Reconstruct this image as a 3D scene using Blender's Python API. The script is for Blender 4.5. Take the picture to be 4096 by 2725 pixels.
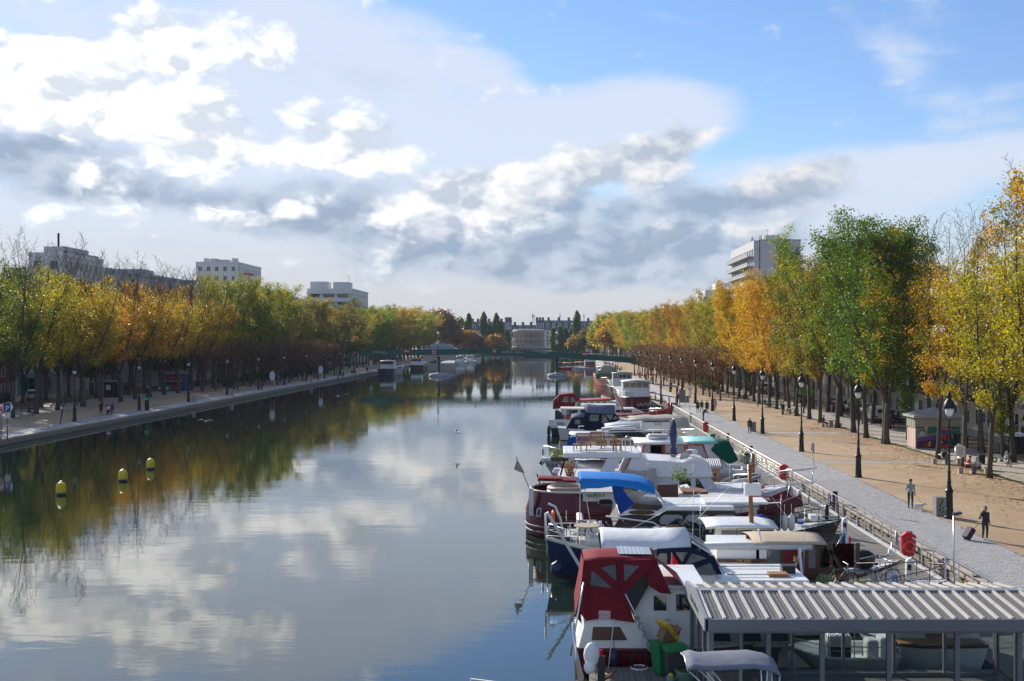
import bpy, bmesh, math, random
import numpy as np
from mathutils import Vector, Matrix
for o in list(bpy.data.objects): bpy.data.objects.remove(o)
SC = bpy.context.scene
COL = SC.collection
random.seed(7); RNG = np.random.default_rng(7)
R = math.radians
# ------------------------------------------------------------------ camera
F, CX, CY, CAMZ = 4400.0, 2213.0, 1355.0, 11.0      # focal length and vanishing point in photo pixels, eye height above water
cam = bpy.data.cameras.new('camera'); cam_o = bpy.data.objects.new('camera', cam); COL.objects.link(cam_o)
cam.sensor_width = 36; cam.lens = F / 4096 * 36
cam.shift_x = -(CX - 2048) / 4096; cam.shift_y = -(1362.5 - CY) / 4096
cam.clip_start = .5; cam.clip_end = 20000
cam_o.location = (0, 0, CAMZ); cam_o.rotation_euler = (R(90), 0, 0)
SC.camera = cam_o
# ------------------------------------------------------------------ light
SUN_AZ, SUN_EL = R(-32), R(25)                      # left of the view axis, just outside the frame
SKY_STRENGTH, SUN_STRENGTH, EXPOSURE = .125, 5.0, .46
sun = bpy.data.lights.new('sun', 'SUN'); sun.energy = SUN_STRENGTH; sun.angle = R(.5); sun.color = (1, .93, .82)
sun_o = bpy.data.objects.new('sun', sun); COL.objects.link(sun_o)
sd = Vector((math.sin(SUN_AZ) * math.cos(SUN_EL), math.cos(SUN_AZ) * math.cos(SUN_EL), math.sin(SUN_EL)))
sun_o.rotation_euler = sd.to_track_quat('Z', 'Y').to_euler(); sun_o.location = (0, 0, 300)
W = bpy.data.worlds.new('World'); SC.world = W; W.use_nodes = True
SC.view_settings.view_transform = 'Standard'; SC.view_settings.look = 'None'
SC.view_settings.gamma = 1; SC.view_settings.use_curve_mapping = False; SC.view_settings.exposure = EXPOSURE
SC.cycles.use_denoising = True; SC.cycles.use_adaptive_sampling = True; SC.cycles.adaptive_threshold = .02
SC.cycles.max_bounces = 7; SC.cycles.diffuse_bounces = 3; SC.cycles.glossy_bounces = 4; SC.cycles.transmission_bounces = 5
SC.cycles.transparent_max_bounces = 8; SC.cycles.volume_bounces = 0
SC.cycles.caustics_reflective = False; SC.cycles.caustics_refractive = False; SC.cycles.sample_clamp_indirect = 6
class NT:
 """small node-tree writer"""
 def __init__(s, tree): s.t = tree; s.n = tree.nodes; s.l = tree.links
 def new(s, typ, ins=None, **kw):
  n = s.n.new(typ)
  for k, v in kw.items(): setattr(n, k, v)
  for k, v in (ins or {}).items(): s.put(n.inputs[k], v)
  return n
 def put(s, sock, v):
  if hasattr(v, 'is_linked') or hasattr(v, 'links'): s.l.new(v, sock)
  elif isinstance(v, bpy.types.Node): s.l.new(v.outputs[0], sock)
  else: sock.default_value = v
 def math(s, op, a, b=0.0, c=None, clamp=False):
  n = s.n.new('ShaderNodeMath'); n.operation = op; n.use_clamp = clamp
  s.put(n.inputs[0], a); s.put(n.inputs[1], b)
  if c is not None: s.put(n.inputs[2], c)
  return n.outputs[0]
 def mix(s, fac, a, b, blend='MIX'):
  n = s.n.new('ShaderNodeMix'); n.data_type = 'RGBA'; n.blend_type = blend
  s.put(n.inputs[0], fac); s.put(n.inputs[6], a); s.put(n.inputs[7], b)
  return n.outputs[2]
 def ramp(s, fac, lo, hi, smooth=True):
  n = s.n.new('ShaderNodeMapRange'); n.interpolation_type = 'SMOOTHSTEP' if smooth else 'LINEAR'
  s.put(n.inputs[0], fac); n.inputs[1].default_value = lo; n.inputs[2].default_value = hi
  return n.outputs[0]
 def noise(s, vec, scale, detail=4, rough=.55, dist=0.0):
  n = s.n.new('ShaderNodeTexNoise'); s.put(n.inputs['Vector'], vec)
  n.inputs['Scale'].default_value = scale; n.inputs['Detail'].default_value = detail
  n.inputs['Roughness'].default_value = rough; n.inputs['Distortion'].default_value = dist
  return n
# ------------------------------------------------------------------ sky: clear-air sky with three kinds of cloud in it
def sky_world():
 t = NT(W.node_tree); t.n.clear()
 out = t.new('ShaderNodeOutputWorld'); bg = t.new('ShaderNodeBackground')
 t.l.new(bg.outputs[0], out.inputs[0])
 sky = t.new('ShaderNodeTexSky', sky_type='NISHITA', sun_disc=False, sun_elevation=SUN_EL, sun_rotation=SUN_AZ,
 air_density=1.2, dust_density=.1, ozone_density=3.0, altitude=50)
 tc = t.new('ShaderNodeTexCoord'); sep = t.new('ShaderNodeSeparateXYZ', {0: tc.outputs['Generated']})
 x, y, z = sep.outputs
 az = t.math('ARCTAN2', x, y)
 el = t.math('ARCTAN2', z, t.math('SQRT', t.math('ADD', t.math('MULTIPLY', x, x), t.math('MULTIPLY', y, y))))
 p = t.new('ShaderNodeCombineXYZ', {0: az, 1: el, 2: 0.0}).outputs[0]
# billowing warp of the cloud outlines
 flat = t.new('ShaderNodeVectorMath', {0: p, 1: (1, 1.55, 1)}, operation='MULTIPLY').outputs[0]
 def warp(scale, amt, detail, seed):
  off = t.new('ShaderNodeVectorMath', {0: flat, 1: (seed, seed * .7, seed * 1.3)}, operation='ADD').outputs[0]
  n = t.noise(off, scale, detail, .62)
  c = t.new('ShaderNodeVectorMath', {0: n.outputs['Color'], 1: (.5, .5, .5)}, operation='SUBTRACT').outputs[0]
  return t.new('ShaderNodeVectorMath', {0: c, 1: (amt, amt * .75, 0)}, operation='MULTIPLY').outputs[0]
 def vadd(a, b): return t.new('ShaderNodeVectorMath', {0: a, 1: b}, operation='ADD').outputs[0]
 pw = vadd(p, warp(11, .075, 7, 3.1))
 pg = vadd(p, warp(6, .10, 5, 9.4))
 ps = vadd(p, warp(4, .05, 2, 5.2))
 def blobs(vec, lst):
  acc = None
  for (bx, by, rx, ry, rot, w) in lst:
   u, v = (bx - CX) / F, (CY - by) / F
   a = math.atan(u); e = math.atan(v * math.cos(a))
   m = t.new('ShaderNodeMapping', {0: vec}, vector_type='TEXTURE')
   m.inputs['Location'].default_value = (a, e, 0); m.inputs['Rotation'].default_value = (0, 0, R(rot))
   m.inputs['Scale'].default_value = (rx / F, ry / F, 1)
   g = t.new('ShaderNodeTexGradient', {0: m.outputs[0]}, gradient_type='SPHERICAL').outputs['Fac']
   acc = t.math('MULTIPLY_ADD', g, w, acc if acc is not None else 0.0)
  return acc
 veil = [(2500, 500, 600, 200, 4, 2.8), (2250, 570, 700, 150, 0, 1.0), (1500, 300, 800, 380, -22, 1.3), (600, 330, 1300, 560, 0, 1.6),
 (3800, 640, 1150, 170, 6, 1.3), (3560, 215, 470, 130, -42, .75), (3700, 60, 200, 260, 40, .6), (2650, 60, 560, 60, -17, .35),
 (3300, 800, 1100, 220, 0, 1.1), (1200, 820, 1600, 480, 0, 1.2), (2600, 1150, 2600, 260, 0, 1.2), (500, 1050, 1800, 300, 0, 1.6),
 (1900, 640, 800, 260, 0, 1.0), (4000, 400, 420, 110, 12, .5), (2000, 330, 420, 150, -35, .7)]
 white = [(640, 150, 430, 170, 6, 1.3), (120, 340, 480, 270, 0, 1.5), (520, 400, 440, 280, -10, 1.4), (1110, 180, 150, 95, 20, 1.1), (830, 540, 330, 140, -14, 1.1),
 (900, 430, 110, 95, 0, 1.0), (1380, 560, 370, 200, -4, 1.5), (1230, 650, 420, 75, 0, .9), (2330, 690, 560, 150, 9, 1.5), (1010, 200, 200, 70, 0, .5),
 (2660, 610, 250, 140, 26, 1.1), (1960, 800, 480, 160, 8, 1.25), (3180, 725, 400, 105, 0, 1.35), (940, 615, 120, 80, 20, .7),
 (820, 710, 140, 80, 25, .7), (1720, 830, 360, 190, 15, .9), (1930, 930, 330, 90, 10, .9), (2950, 905, 320, 50, 6, .8), (350, 690, 240, 70, 10, .4),
 (2640, 960, 130, 75, 0, .85), (330, 830, 300, 110, 10, .75), (760, 880, 480, 80, 8, .75), (1150, 850, 300, 60, 4, .6), (3000, 960, 160, 60, 25, .5), (1650, 1010, 200, 50, 0, .5)]
 grey = [(230, 640, 430, 170, 0, 1.5), (60, 560, 260, 110, 0, .8), (650, 790, 620, 130, -6, 1.15), (1270, 760, 560, 130, 0, 1.3), (1560, 900, 760, 130, -2, 1.15), (430, 300, 150, 60, 8, .6),
 (2300, 970, 980, 230, 0, 1.65), (2700, 870, 600, 190, 0, 1.1), (1800, 1030, 660, 110, 0, .95), (3230, 830, 440, 90, 0, 1.15), (700, 290, 240, 60, 0, .55),
 (3000, 1020, 700, 170, 0, 1.0), (1560, 510, 150, 90, 0, .7), (2500, 1090, 700, 90, 0, .9), (950, 490, 90, 70, 0, .8),
 (2700, 690, 230, 110, 30, .9), (650, 1010, 380, 70, 0, .5), (2100, 840, 300, 80, 10, .8), (1500, 270, 600, 110, -24, .4), (1180, 330, 500, 140, 0, .35), (2200, 760, 200, 60, 0, .6)]
 fb2 = t.noise(flat, 5.5, 6, .55, .2).outputs['Fac']
 fw = vadd(flat, warp(14, .05, 3, 7.7))
 def billow(vec, d):                                                             # rounded heads with creases between, over finer fbm
  v = t.new('ShaderNodeTexVoronoi', {'Vector': vec, 'Scale': 15.0, 'Detail': d, 'Roughness': .5, 'Lacunarity': 2.2}, voronoi_dimensions='2D', feature='F1')
  return t.math('MULTIPLY_ADD', v.outputs['Distance'], -.62, t.math('MULTIPLY_ADD', t.noise(vec, 14, 8 if d > 2 else 4, .6, .3).outputs['Fac'], .6, .5))
 fb = billow(fw, 3.0); fbs = billow(vadd(fw, (-.011, .017, 0)), 2.0)
 relief = t.ramp(t.math('SUBTRACT', fb, fbs), -.22, .20, False)                   # 1 on the flanks that face the sun
 streak = t.noise(t.new('ShaderNodeMapping', {0: p, 'Rotation': (0, 0, R(-24)), 'Scale': (2.2, 11, 1)}).outputs[0], 3.2, 6, .6, .6).outputs['Fac']
 fc = t.math('SUBTRACT', fb, .40); fc2 = t.math('SUBTRACT', fb2, .5)
# outside the frame the same kinds of cloud go on at random
 outside = t.math('MAXIMUM', t.ramp(t.math('ABSOLUTE', az), .52, .85), t.ramp(el, .34, .55))
 ov = t.math('MULTIPLY', outside, t.math('MULTIPLY_ADD', fb2, 2.6, -1.05))
 vd = t.math('ADD', t.math('MULTIPLY_ADD', fc, .5, t.math('ADD', blobs(ps, veil), t.math('MULTIPLY_ADD', streak, 1.1, -.62))), ov)
 wd = t.math('ADD', t.math('MULTIPLY_ADD', fc, 1.25, blobs(pw, white)), t.math('MULTIPLY_ADD', fc2, .9, t.math('MULTIPLY', ov, .8)))
 gd = t.math('ADD', t.math('MULTIPLY_ADD', fc2, 1.5, blobs(pg, grey)), t.math('MULTIPLY_ADD', fc, .55, t.math('MULTIPLY', ov, .45)))
 vm = t.math('MULTIPLY', t.ramp(vd, .02, 1.0), .9)
 wm = t.ramp(wd, .12, .85); gm = t.math('MULTIPLY', t.ramp(gd, .12, 1.25), .9)
 hor = t.ramp(el, .15, .0)                                                       # pale air near the horizon
 blue = t.mix(1.0, sky.outputs[0], (SKY_STRENGTH * .90, SKY_STRENGTH * .97, SKY_STRENGTH * 1.20, 1), 'MULTIPLY')
 cl = t.mix(hor, (.74, .82, .97, 1), (.71, .71, .72, 1))
 c = t.mix(t.math('MULTIPLY', hor, .92), blue, (.64, .66, .70, 1))
 c = t.mix(vm, c, cl)
 gcol = t.mix(relief, (.33, .43, .58, 1), (.60, .69, .82, 1))
 c = t.mix(gm, c, gcol)
 glow = t.ramp(t.math('ADD', t.math('MULTIPLY', az, -1.0), el), -.1, .6)         # nearer the sun the clouds shine brighter
 wcol = t.mix(relief, t.mix(glow, (.46, .54, .67, 1), (.76, .82, .91, 1)), t.mix(glow, (.90, .90, .91, 1), (1.6, 1.57, 1.5, 1)))
 c = t.mix(t.math('MULTIPLY', wm, .97), c, wcol)
 below = t.ramp(el, -.02, -.10)
 c = t.mix(below, c, (.18, .17, .15, 1))
 t.l.new(c, bg.inputs[0]); bg.inputs[1].default_value = .71
sky_world()
W.cycles.sampling_method = 'MANUAL'; W.cycles.sample_map_resolution = 512
# ------------------------------------------------------------------ materials
MATS = {}
def M(name, col, rough=.55, metal=0.0, var=.12, scale=3.0, bump=0.0, bscale=30.0, spec=.4, stain=0.0, stretch=(1, 1, 1)):
 """procedural paint / stone / wood: base colour with grain, soft blotches and optional relief"""
 if name in MATS: return MATS[name]
 m = bpy.data.materials.new(name); m.use_nodes = True; t = NT(m.node_tree)
 b = t.n['Principled BSDF']
 tc = t.new('ShaderNodeTexCoord').outputs['Object']
 if stretch != (1, 1, 1): tc = t.new('ShaderNodeVectorMath', {0: tc, 1: stretch}, operation='MULTIPLY').outputs[0]
 n = t.noise(tc, scale, 5, .6).outputs['Fac']
 v = t.math('MULTIPLY_ADD', n, 2 * var, 1 - var)
 rnd = t.new('ShaderNodeObjectInfo').outputs['Random']
 v = t.math('MULTIPLY', v, t.math('MULTIPLY_ADD', rnd, var * .8, 1 - var * .4))
 c = t.mix(1.0, (*col, 1), v, 'MULTIPLY')
 if stain:
  s = t.ramp(t.noise(tc, scale * .45, 6, .7).outputs['Fac'], .52, .72)
  c = t.mix(t.math('MULTIPLY', s, stain), c, (col[0] * .35, col[1] * .33, col[2] * .28, 1))
 t.put(b.inputs['Base Color'], c)
 t.put(b.inputs['Roughness'], t.math('MULTIPLY_ADD', n, .2, rough - .1, clamp=True))
 b.inputs['Metallic'].default_value = metal; b.inputs['Specular IOR Level'].default_value = spec
 if bump:
  bn = t.new('ShaderNodeBump', {'Height': t.noise(tc, bscale, 4, .6).outputs['Fac'], 'Strength': bump, 'Distance': .03})
  t.l.new(bn.outputs[0], b.inputs['Normal'])
 MATS[name] = m; return m
def glass(name, tint=(.02, .025, .03), rough=.03, see=.0):
 """window glass: dark reflective pane, or a see-through pane when see > 0"""
 if name in MATS: return MATS[name]
 m = bpy.data.materials.new(name); m.use_nodes = True; t = NT(m.node_tree); b = t.n['Principled BSDF']
 b.inputs['Base Color'].default_value = (*tint, 1); b.inputs['Roughness'].default_value = rough; b.inputs['IOR'].default_value = 1.5
 b.inputs['Specular IOR Level'].default_value = .8
 n = t.noise(t.new('ShaderNodeTexCoord').outputs['Object'], 1.7, 3).outputs['Fac']
 c = t.mix(n, (*[x * .6 for x in tint], 1), (*[min(1, x * 1.5 + .004) for x in tint], 1)); t.put(b.inputs['Base Color'], c)
 if see:
  tr = t.new('ShaderNodeBsdfTransparent'); tr.inputs[0].default_value = (.92, .95, .94, 1)
  mx = t.new('ShaderNodeMixShader', {0: see}); t.l.new(b.outputs[0], mx.inputs[1]); t.l.new(tr.outputs[0], mx.inputs[2])
  t.l.new(mx.outputs[0], t.n['Material Output'].inputs[0])
 MATS[name] = m; return m
def cloth(name, col, folds=.35):
 """canvas with creases; a little light comes through"""
 if name in MATS: return MATS[name]
 m = M(name, col, .85, var=.2, scale=2.2, bump=folds * 2.2, bscale=2.6, spec=.15, stain=.25)
 return m
P = .7          # level of both promenades above the water
def gp(px, py, z=P):
 """photo pixel -> point on a level surface at height z"""
 Y = F * (CAMZ - z) / (py - CY); return ((px - CX) * Y / F, Y)
def pxp(px, py, Y):
 """photo pixel -> (x, z) at distance Y"""
 return ((px - CX) * Y / F, CAMZ - (py - CY) * Y / F)
ZOOM = {'A': (2000, 2000, .4667), 'B': (3000, 2000, .465), 'C': (2000, 1700, .3507), 'D': (2700, 1700, .3507), 'E': (2100, 1500, .2551),
 'F': (2600, 1500, .2551), 'G': (3300, 1500, .3827), 'P': (0, 0, 1.0)}
def tr(Y, zone, pts):
 """trace: points read off an enlarged region of the photo -> (x, z) in the upright plane at distance Y"""
 zx, zy, k = ZOOM[zone]; return [pxp(zx + a * k, zy + b * k, Y) for a, b in pts]
# ------------------------------------------------------------------ mesh writing
class MB:
 def __init__(s): s.v = []; s.f = []; s.m = []; s.sm = []
 def add(s, vs, fs, mi=0, sm=False):
  k = len(s.v); s.v += [tuple(p) for p in vs]
  for f in fs: s.f.append(tuple(i + k for i in f)); s.m.append(mi); s.sm.append(sm)
  return s
 def box(s, x0, x1, y0, y1, z0, z1, mi=0):
  return s.add([(x0, y0, z0), (x1, y0, z0), (x1, y1, z0), (x0, y1, z0), (x0, y0, z1), (x1, y0, z1), (x1, y1, z1), (x0, y1, z1)],
 [(3, 2, 1, 0), (4, 5, 6, 7), (0, 1, 5, 4), (1, 2, 6, 5), (2, 3, 7, 6), (3, 0, 4, 7)], mi)
 def obox(s, c, size, rot=(0, 0, 0), mi=0):
  m = Matrix.Rotation(rot[2], 3, 'Z') @ Matrix.Rotation(rot[1], 3, 'Y') @ Matrix.Rotation(rot[0], 3, 'X')
  hx, hy, hz = size[0] / 2, size[1] / 2, size[2] / 2; c = Vector(c)
  vs = [c + m @ Vector((a * hx, b * hy, d * hz)) for d in (-1, 1) for a, b in ((-1, -1), (1, -1), (1, 1), (-1, 1))]
  return s.add(vs, [(3, 2, 1, 0), (4, 5, 6, 7), (0, 1, 5, 4), (1, 2, 6, 5), (2, 3, 7, 6), (3, 0, 4, 7)], mi)
 def bar(s, a, b, w, h, mi=0):
  """rectangular bar from a to b"""
  a, b = Vector(a), Vector(b); d = (b - a).normalized()
  u = d.cross(Vector((0, 0, 1))); u = Vector((1, 0, 0)) if u.length < 1e-4 else u.normalized(); n = u.cross(d)
  vs = [p + u * (i * w / 2) + n * (j * h / 2) for p in (a, b) for i, j in ((-1, -1), (1, -1), (1, 1), (-1, 1))]
  return s.add(vs, [(3, 2, 1, 0), (4, 5, 6, 7), (0, 1, 5, 4), (1, 2, 6, 5), (2, 3, 7, 6), (3, 0, 4, 7)], mi)
 def tube(s, pts, r, n=6, mi=0, cap=True, sm=True):
  pts = [Vector(p) for p in pts]; rs = r if isinstance(r, (list, tuple)) else [r] * len(pts); rings = []
  up = None
  for i, p in enumerate(pts):
   d = (pts[min(i + 1, len(pts) - 1)] - pts[max(i - 1, 0)])
   d = d.normalized() if d.length > 1e-9 else Vector((0, 0, 1))
   if up is None: up = d.orthogonal().normalized()
   up = (up - d * up.dot(d)); up = up.normalized() if up.length > 1e-6 else d.orthogonal().normalized()
   w = d.cross(up)
   rings.append([p + (up * math.cos(2 * math.pi * j / n) + w * math.sin(2 * math.pi * j / n)) * rs[i] for j in range(n)])
  return s.loft(rings, mi, cap, cap, sm)
 def loft(s, rings, mi=0, cap0=True, cap1=True, sm=True, mrow=None, close=True):
  n = len(rings[0]); vs = [p for r in rings for p in r]; k = len(s.v); s.v += [tuple(p) for p in vs]
  for i in range(len(rings) - 1):
   for j in range(n if close else n - 1):
    a, b = i * n + j, i * n + (j + 1) % n
    s.f.append((k + a, k + b, k + b + n, k + a + n)); s.m.append(mrow[j] if mrow else mi); s.sm.append(sm)
  if cap0: s.f.append(tuple(k + j for j in range(n - 1, -1, -1))); s.m.append(mi); s.sm.append(False)
  if cap1: s.f.append(tuple(k + (len(rings) - 1) * n + j for j in range(n))); s.m.append(mi); s.sm.append(False)
  return s
 def lathe(s, prof, c=(0, 0, 0), n=12, mi=0, sm=True):
  return s.loft([[(c[0] + r * math.cos(2 * math.pi * j / n), c[1] + r * math.sin(2 * math.pi * j / n), c[2] + z) for j in range(n)] for r, z in prof], mi, True, True, sm)
 def ball(s, c, rx, ry=None, rz=None, n=10, mi=0):
  ry = rx if ry is None else ry; rz = rx if rz is None else rz; h = max(4, n // 2 + 1)
  return s.loft([[(c[0] + rx * max(.02, math.sin(math.pi * i / h)) * math.cos(2 * math.pi * j / n), c[1] + ry * max(.02, math.sin(math.pi * i / h)) * math.sin(2 * math.pi * j / n),
 c[2] - rz * math.cos(math.pi * i / h)) for j in range(n)] for i in range(h + 1)], mi)
 def ring(s, c, R_, r, n=18, k=8, ax='z', mi=0, squash=1.0):
  """torus round axis ax"""
  rr = []
  for i in range(n):
   a = 2 * math.pi * i / n; row = []
   for j in range(k):
    b = 2 * math.pi * j / k; q = R_ + r * math.cos(b); p = (q * math.cos(a), q * math.sin(a), r * math.sin(b) * squash)
    if ax == 'y': p = (p[0], p[2], p[1])
    if ax == 'x': p = (p[2], p[0], p[1])
    row.append((c[0] + p[0], c[1] + p[1], c[2] + p[2]))
   rr.append(row)
  rr.append(rr[0]); return s.loft(rr, mi, False, False, True)
 def pxz(s, poly, y0, y1, mi=0, lean=None):
  """polygon in the upright x-z plane pushed through y0..y1; lean(z) shifts y"""
  n = len(poly); g = lean or (lambda z: 0)
  ar = sum(poly[i][0] * poly[(i + 1) % n][1] - poly[(i + 1) % n][0] * poly[i][1] for i in range(n))
  q = list(poly) if ar > 0 else list(poly)[::-1]
  vs = [(x, y0 + g(z), z) for x, z in q] + [(x, y1 + g(z), z) for x, z in q]
  return s.add(vs, [tuple(range(n)), tuple(range(2 * n - 1, n - 1, -1))] + [(i + n, (i + 1) % n + n, (i + 1) % n, i) for i in range(n)], mi)
 def pyz(s, poly, x0, x1, mi=0):
  n = len(poly); ar = sum(poly[i][0] * poly[(i + 1) % n][1] - poly[(i + 1) % n][0] * poly[i][1] for i in range(n))
  q = list(poly) if ar > 0 else list(poly)[::-1]
  vs = [(x0, y, z) for y, z in q] + [(x1, y, z) for y, z in q]
  return s.add(vs, [tuple(range(n - 1, -1, -1)), tuple(range(n, 2 * n))] + [(i, (i + 1) % n, (i + 1) % n + n, i + n) for i in range(n)], mi)
 def pxy(s, poly, z0, z1, mi=0):
  n = len(poly); ar = sum(poly[i][0] * poly[(i + 1) % n][1] - poly[(i + 1) % n][0] * poly[i][1] for i in range(n))
  q = list(poly) if ar > 0 else list(poly)[::-1]
  vs = [(x, y, z0) for x, y in q] + [(x, y, z1) for x, y in q]
  return s.add(vs, [tuple(range(n - 1, -1, -1)), tuple(range(n, 2 * n))] + [(i, (i + 1) % n, (i + 1) % n + n, i + n) for i in range(n)], mi)
 def mesh(s, name, mats, off=(0, 0, 0)):
  me = bpy.data.meshes.new(name); ox, oy, oz = off
  me.from_pydata([(x - ox, y - oy, z - oz) for x, y, z in s.v], [], s.f)
  for m in (mats if isinstance(mats, (list, tuple)) else [mats]): me.materials.append(m)
  me.polygons.foreach_set('material_index', s.m); me.polygons.foreach_set('use_smooth', s.sm); me.update()
  return me
 def build(s, name, mats, parent=None, off=None, bevel=0.0):
  if off is None: off = base(parent)
  o = bpy.data.objects.new(name, s.mesh(name, mats, off)); COL.objects.link(o)
  if parent is not None: o.parent = parent
  if bevel:
   b = o.modifiers.new('bevel', 'BEVEL'); b.width = bevel; b.segments = 2; b.limit_method = 'ANGLE'; b.angle_limit = R(40)
  return o
BASE = {}
def base(o):
 """world place of a thing's root, so that its parts can be written in world coordinates"""
 if o is None: return (0, 0, 0)
 while o.parent is not None: o = o.parent
 return BASE.get(o.name, (0, 0, 0))
def tag(o, label, cat=None, group=None, kind=None):
 if label: o['label'] = label
 if cat: o['category'] = cat
 if group: o['group'] = group
 if kind: o['kind'] = kind
 return o
def thing(name, label, cat, loc=(0, 0, 0), rz=0.0, group=None):
 o = bpy.data.objects.new(name, None); COL.objects.link(o); o.location = loc; o.rotation_euler = (0, 0, rz); o.empty_display_size = .3
 BASE[o.name] = tuple(loc); return tag(o, label, cat, group)
def copy_tree(o, parent=None):
 c = o.copy(); COL.objects.link(c); c.parent = parent
 for ch in o.children: copy_tree(ch, c)
 return c
def dup(root, loc, rz=0.0, label=None, group=None, sc=None):
 c = copy_tree(root); c.location = loc; c.rotation_euler = (0, 0, rz)
 if label: c['label'] = label
 if group: c['group'] = group
 if sc: c.scale = sc
 return c
def share(o, loc, parent=None, rot=None, sc=None):
 """another piece with the same mesh"""
 c = bpy.data.objects.new(o.name.split('.')[0], o.data); COL.objects.link(c); c.location = loc
 if rot: c.rotation_euler = rot
 if sc: c.scale = sc
 if parent is not None: c.parent = parent
 return c
def text(body, mat, size, loc, rot, parent, depth=.004, name='lettering', align='CENTER'):
 cu = bpy.data.curves.new('tmp', 'FONT'); cu.body = body; cu.size = size; cu.extrude = depth; cu.align_x = align; cu.resolution_u = 2
 tmp = bpy.data.objects.new('tmp', cu); me = bpy.data.meshes.new_from_object(tmp); me.name = name
 bpy.data.objects.remove(tmp); bpy.data.curves.remove(cu); me.materials.clear(); me.materials.append(mat)
 o = bpy.data.objects.new(name, me); COL.objects.link(o)
 b = base(parent); o.location = (loc[0] - b[0], loc[1] - b[1], loc[2] - b[2]); o.rotation_euler = rot; o.parent = parent
 return o
def scribble(parent, x0, x1, z0, z1, y, mat, seed=1, step=.55, name='painted_scrawl'):
 """unreadable painted strokes, like far-off writing"""
 rn = random.Random(seed); m = MB(); x = x0; h = z1 - z0
 while x < x1:
  w = step * rn.uniform(.5, .9); k = h * .16
  for q in range(rn.choice((2, 3))):
   a = (x + rn.uniform(0, w), z0 + rn.uniform(0, .25) * h); b_ = (x + rn.uniform(0, w), z1 - rn.uniform(0, .25) * h)
   if rn.random() < .4: b_ = (x + w, a[1])
   m.bar((a[0], y, a[1]), (b_[0] + .01, y, b_[1]), k, k)
  x += w * 1.25
 return m.build(name, mat, parent)
ORD = ['first', 'second', 'third', 'fourth', 'fifth', 'sixth', 'seventh', 'eighth', 'ninth', 'tenth', 'eleventh', 'twelfth', 'thirteenth', 'fourteenth', 'fifteenth',
 'sixteenth', 'seventeenth', 'eighteenth', 'nineteenth', 'twentieth']
def nth(i): return ORD[i] if i < 20 else 'number %d' % (i + 1)
# common materials
white = M('white_gelcoat', (.78, .78, .76), .3, var=.08, scale=1.6, stain=.3, stretch=(1.6, 1.6, .3))
cream = M('cream_paint', (.70, .66, .56), .4, var=.1, scale=1.6, stain=.3, stretch=(1.6, 1.6, .3))
steel = M('steel_tube', (.62, .63, .64), .3, .75, var=.1)
alu = M('galvanised_rail', (.68, .69, .70), .42, .35, var=.12, scale=6)
black = M('black_paint', (.015, .015, .017), .4, var=.3)
rubber = M('black_rubber', (.02, .02, .02), .8, var=.3)
teak = M('teak', (.30, .15, .06), .6, var=.35, scale=14, stretch=(1, 6, 6))
darkwood = M('dark_varnished_wood', (.075, .028, .016), .35, var=.4, scale=10, stretch=(1, 5, 5))
burg = M('burgundy_paint', (.125, .012, .020), .35, var=.2, scale=1.6, stain=.4, stretch=(1.6, 1.6, .3))
navy = M('navy_paint', (.012, .022, .07), .35, var=.2)
blackhull = M('black_hull_paint', (.028, .020, .018), .35, var=.25)
anti = M('boot_top', (.03, .028, .022), .7, var=.4, scale=4)
deckgrey = M('grey_deck_paint', (.42, .43, .43), .7, var=.1)
offwhite = M('fender_vinyl', (.72, .70, .64), .5, var=.15, scale=6)
g_dark = glass('window_glass'); g_see = glass('vinyl_window', (.17, .18, .18), .12, .35); g_clear = glass('clear_glass', (.012, .016, .016), .01, .88)
c_burg = cloth('burgundy_canvas', (.20, .018, .028)); c_navy = cloth('navy_canvas', (.010, .016, .045)); c_blue = cloth('bright_blue_canvas', (.02, .21, .62))
c_royal = cloth('royal_blue_canvas', (.012, .06, .30)); c_white = cloth('white_canvas', (.66, .67, .68), .2); c_beige = cloth('beige_canvas', (.52, .42, .31), .2)
c_grey = cloth('grey_canvas', (.17, .18, .22)); c_black = cloth('black_canvas', (.018, .018, .02)); c_green = cloth('green_canvas', (.006, .09, .055))
c_sand = cloth('sand_canvas', (.45, .41, .36)); c_red = cloth('red_cloth', (.62, .012, .015), .2)
red = M('red_plastic', (.60, .02, .02), .4, var=.1); orange = M('orange_plastic', (.75, .13, .03), .5, var=.1); yellow = M('yellow_plastic', (.72, .50, .02), .45, var=.12)
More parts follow.
